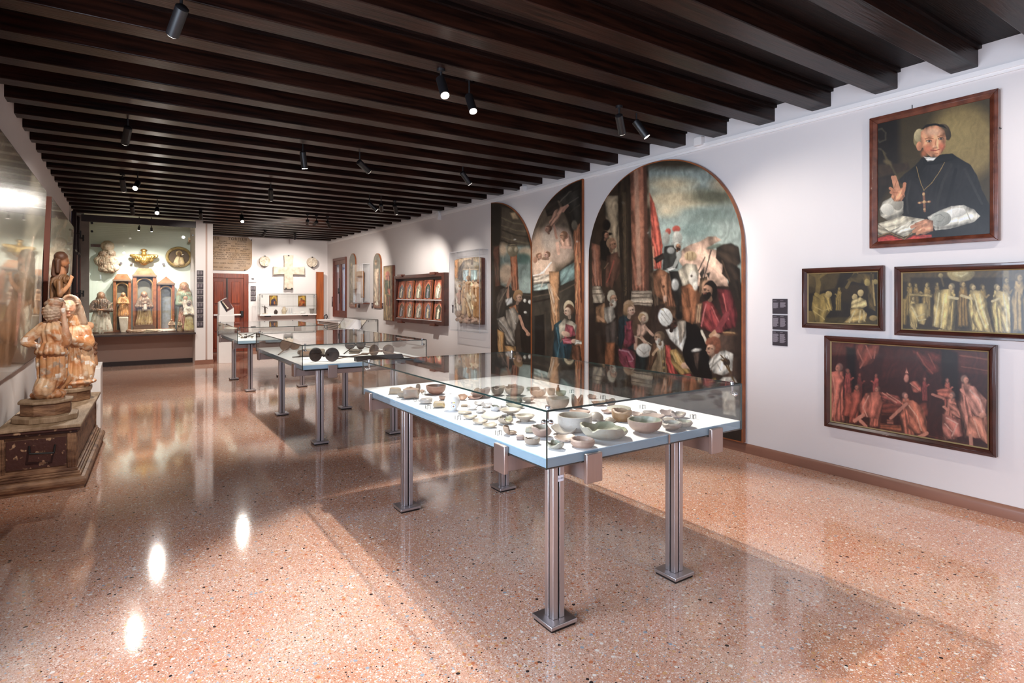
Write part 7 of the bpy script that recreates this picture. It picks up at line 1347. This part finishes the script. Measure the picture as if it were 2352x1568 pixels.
for s_, u, v in (('right of the bust relief', 278, 604.5), ('left of the gilded relief', 302.3, 605), ('left of the roundel', 375.5, 606.5)):
    q = nb_(u, v, 0); o = MB().box(q[0]-.022, q[0]+.022, NB-.006, NB-.0005, q[2]-.022, q[2]+.022).build('number_tag', M['blacksign']); tag(o, 'tiny dark number square on the niche wall '+s_, 'tag', 'number squares in the niche')
    MB().box(q[0]-.010, q[0]+.010, NB-.0075, NB-.006, q[2]-.012, q[2]+.012).build('printed_digit', M['signtext'], o)
q = nb_(436, 551, .03); t = thing('alarm_box', 'small cream alarm unit high on the right of the niche wall', 'alarm', (q[0], NB, q[2]-.07)); MB().box(q[0]-.03, q[0]+.035, NB-.03, NB-.0005, q[2]-.07, q[2]+.06).build('casing', mat('cream_plastic', 'd8c4a0', .5), t); MB().box(q[0]-.015, q[0]+.03, NB-.034, NB-.03, q[2]-.04, q[2]+.0).build('grille', M['frameor'], t)
a = nb_(208, 560, .03); b = nb_(231, 567, .03); o = MB().box(a[0], b[0], NB-.04, NB-.0005, b[2], a[2]).build('wooden_bar', M['frame']); tag(o, 'short brown wooden bar on the niche wall left of the bust halo', 'bar')

# ------------------------------------------------------------------ ceiling spotlights
def spot(label, pos, tgt, power, ang=55, blend=.85, col=(1, .93, .84), lit=False, L=.17, r=.033, soft=.03, group='black ceiling spotlights'):
    p = Vector(pos); d = (Vector(tgt)-p).normalized(); t = thing('ceiling_spotlight', label, 'spotlight', tuple(p), group)
    MB().tube(tuple(p-d*L*.6), tuple(p+d*L*.4), r, r, 20).tube(tuple(p-d*L*.66), tuple(p-d*L*.6), r*.6, r, 16).build('housing', M['black'], t, smooth=40)
    top = 3.104 if ((p.y-1.562) % .5087) < .165 else 3.25
    MB().tube(tuple(p-d*L*.5), (p.x-d.x*L*.5, p.y-d.y*L*.5, top), .008).tube((p.x-d.x*L*.5, p.y-d.y*L*.5, top-.02), (p.x-d.x*L*.5, p.y-d.y*L*.5, top+.002), .03).build('stem', M['black'], t)
    MB().tube(tuple(p+d*(L*.4)), tuple(p+d*(L*.4+.004)), r*.86, n=20).build('lens', M['lens'] if lit else M['lensdim'], t)
    if power:
        l = bpy.data.lights.new('spot', 'SPOT'); l.energy = power*KP; l.color = col; l.spot_size = math.radians(ang); l.spot_blend = blend; l.shadow_soft_size = soft
        o = bpy.data.objects.new('spot', l); C.objects.link(o); o.location = tuple(d*(L*.4+.03)); o.rotation_euler = d.to_track_quat('-Z', 'Y').to_euler(); o.parent = t
    return t
KP = 1.0
def lp(u, v, z=2.95): return onZ(u, v, z)
spot('brightest glaring spotlight in the upper middle of the view', lp(1018, 204), (1.7, 2.3, .8), 150, 80, lit=True)
spot('lit spotlight just right of the brightest one', (2.3, 4.02, 3.02), (2.15, 2.7, .8), 460, 85, .3, lit=True)
spot('lit spotlight above the middle display case', lp(698, 372), (2.0, 6.9, .8), 320, 75, lit=True)
spot('lit spotlight over the left aisle in front of the niche', lp(313, 427), (-.5, 6.5, 1.0), 210, 34, lit=True)
spot('bright glaring spotlight before the glazed niche', lp(361, 485, 2.9), (.2, 6.5, 0), 70, 80, lit=True)
spot('lit spotlight above the far display case', lp(556, 503), (1.8, 9.8, .6), 100, 80, lit=True)
spot('lit spotlight near the inscribed stone tablet', lp(606, 538, 3.02), (2.4, 17, 1.8), 160, 80, lit=True)
spot('lit spotlight above the ten-panel cabinet', lp(909, 483), (4.9, 10.6, 1.2), 200, 85, lit=True)
spot('lit spotlight in front of the far right corner', lp(755, 516), (4.9, 14.0, 1.3), 210, 85, lit=True)
spot('small lit spotlight close to the far wall', lp(677, 544, 3.02), (3.9, 17.1, 1.5), 190, 95, lit=True)
spot('large dark spotlight at the upper left, pointing at the leaning painting', lp(405, 55), (-.5, 6.2, .95), 230, 62)
spot('dark spotlight on the left side of the ceiling', lp(290, 315), (-.45, 8.6, .6), 190, 105)
spot('dark spotlight in the middle of the ceiling', lp(838, 385), (4.9, 7.4, 1.3), 130, 65)
spot('small dark spotlight between the middle and far display cases', lp(622, 450), (2.1, 10.4, .7), 260, 70)
spot('dark tilted spotlight before the half-arched panels', lp(1072, 412), (4.9, 6.3, 1.4), 90, 65)
spot('left one of two dark spotlights before the arched altarpiece', lp(1426, 290), (4.95, 4.5, 1.3), 100, 90)
spot('right one of two dark spotlights before the arched altarpiece', lp(1475, 300), (4.95, 2.6, .8), 60, 110)
spot('dark spotlight left of the ceiling light above the ten-panel cabinet', lp(858, 476), (4.9, 8.8, 1.6), 110, 60)
spot('second dark spotlight in the group above the ten-panel cabinet', lp(876, 478), (4.9, 12.2, 1.6), 110, 60)
spot('dark spotlight beside the light in front of the far right corner', lp(706, 511), (4.2, 17.1, 1.6), 110, 80)
spot('tilted dark spotlight near the far right light', lp(724, 513), (3.0, 17.1, 1.8), 110, 80)
spot('small dark spotlight at the left end of the ceiling before the niche', lp(304, 484, 2.95), (.4, 14.2, .6), 120, 80)
spot('small dark spotlight left of the brightest niche spotlight', lp(283, 428, 2.95), (.4, 11.2, 0), 220, 95)
spot('assumed ceiling spotlight before the churchman portrait, beyond the right edge', (3.75, .55, 2.98), (4.97, 1.9, 1.3), 45, 110)  # lamp assumed out of view from the bright beams at the upper right
spot('spotlight inside the niche ceiling, left of two', onY(319, 525, 14.62), (0, 15.4, 1.2), 110, 110, lit=True, L=.08, r=.022, soft=.02)
spot('spotlight inside the niche ceiling, right of two', onY(348, 528, 14.62), (.6, 15.4, 1.2), 110, 110, lit=True, L=.08, r=.022, soft=.02)
spot('added unseen fill spotlight above and behind the viewer, left', (.6, -1.3, 2.98), (.7, -.7, 0), 170, 100, .9)  # added out of view as general fill for floor and walls
spot('added unseen fill spotlight above and behind the viewer, right', (3.3, -1.2, 2.98), (3.2, -.6, 0), 180, 100, .9)  # second unseen fill lamp, added to lift the near end of the room
spot('added fill spotlight before the white pier', (1.2, 12.3, 3.0), (1.5, 14.4, 1.4), 200, 90)  # extra lamp put in to brighten the dark pier and niche front
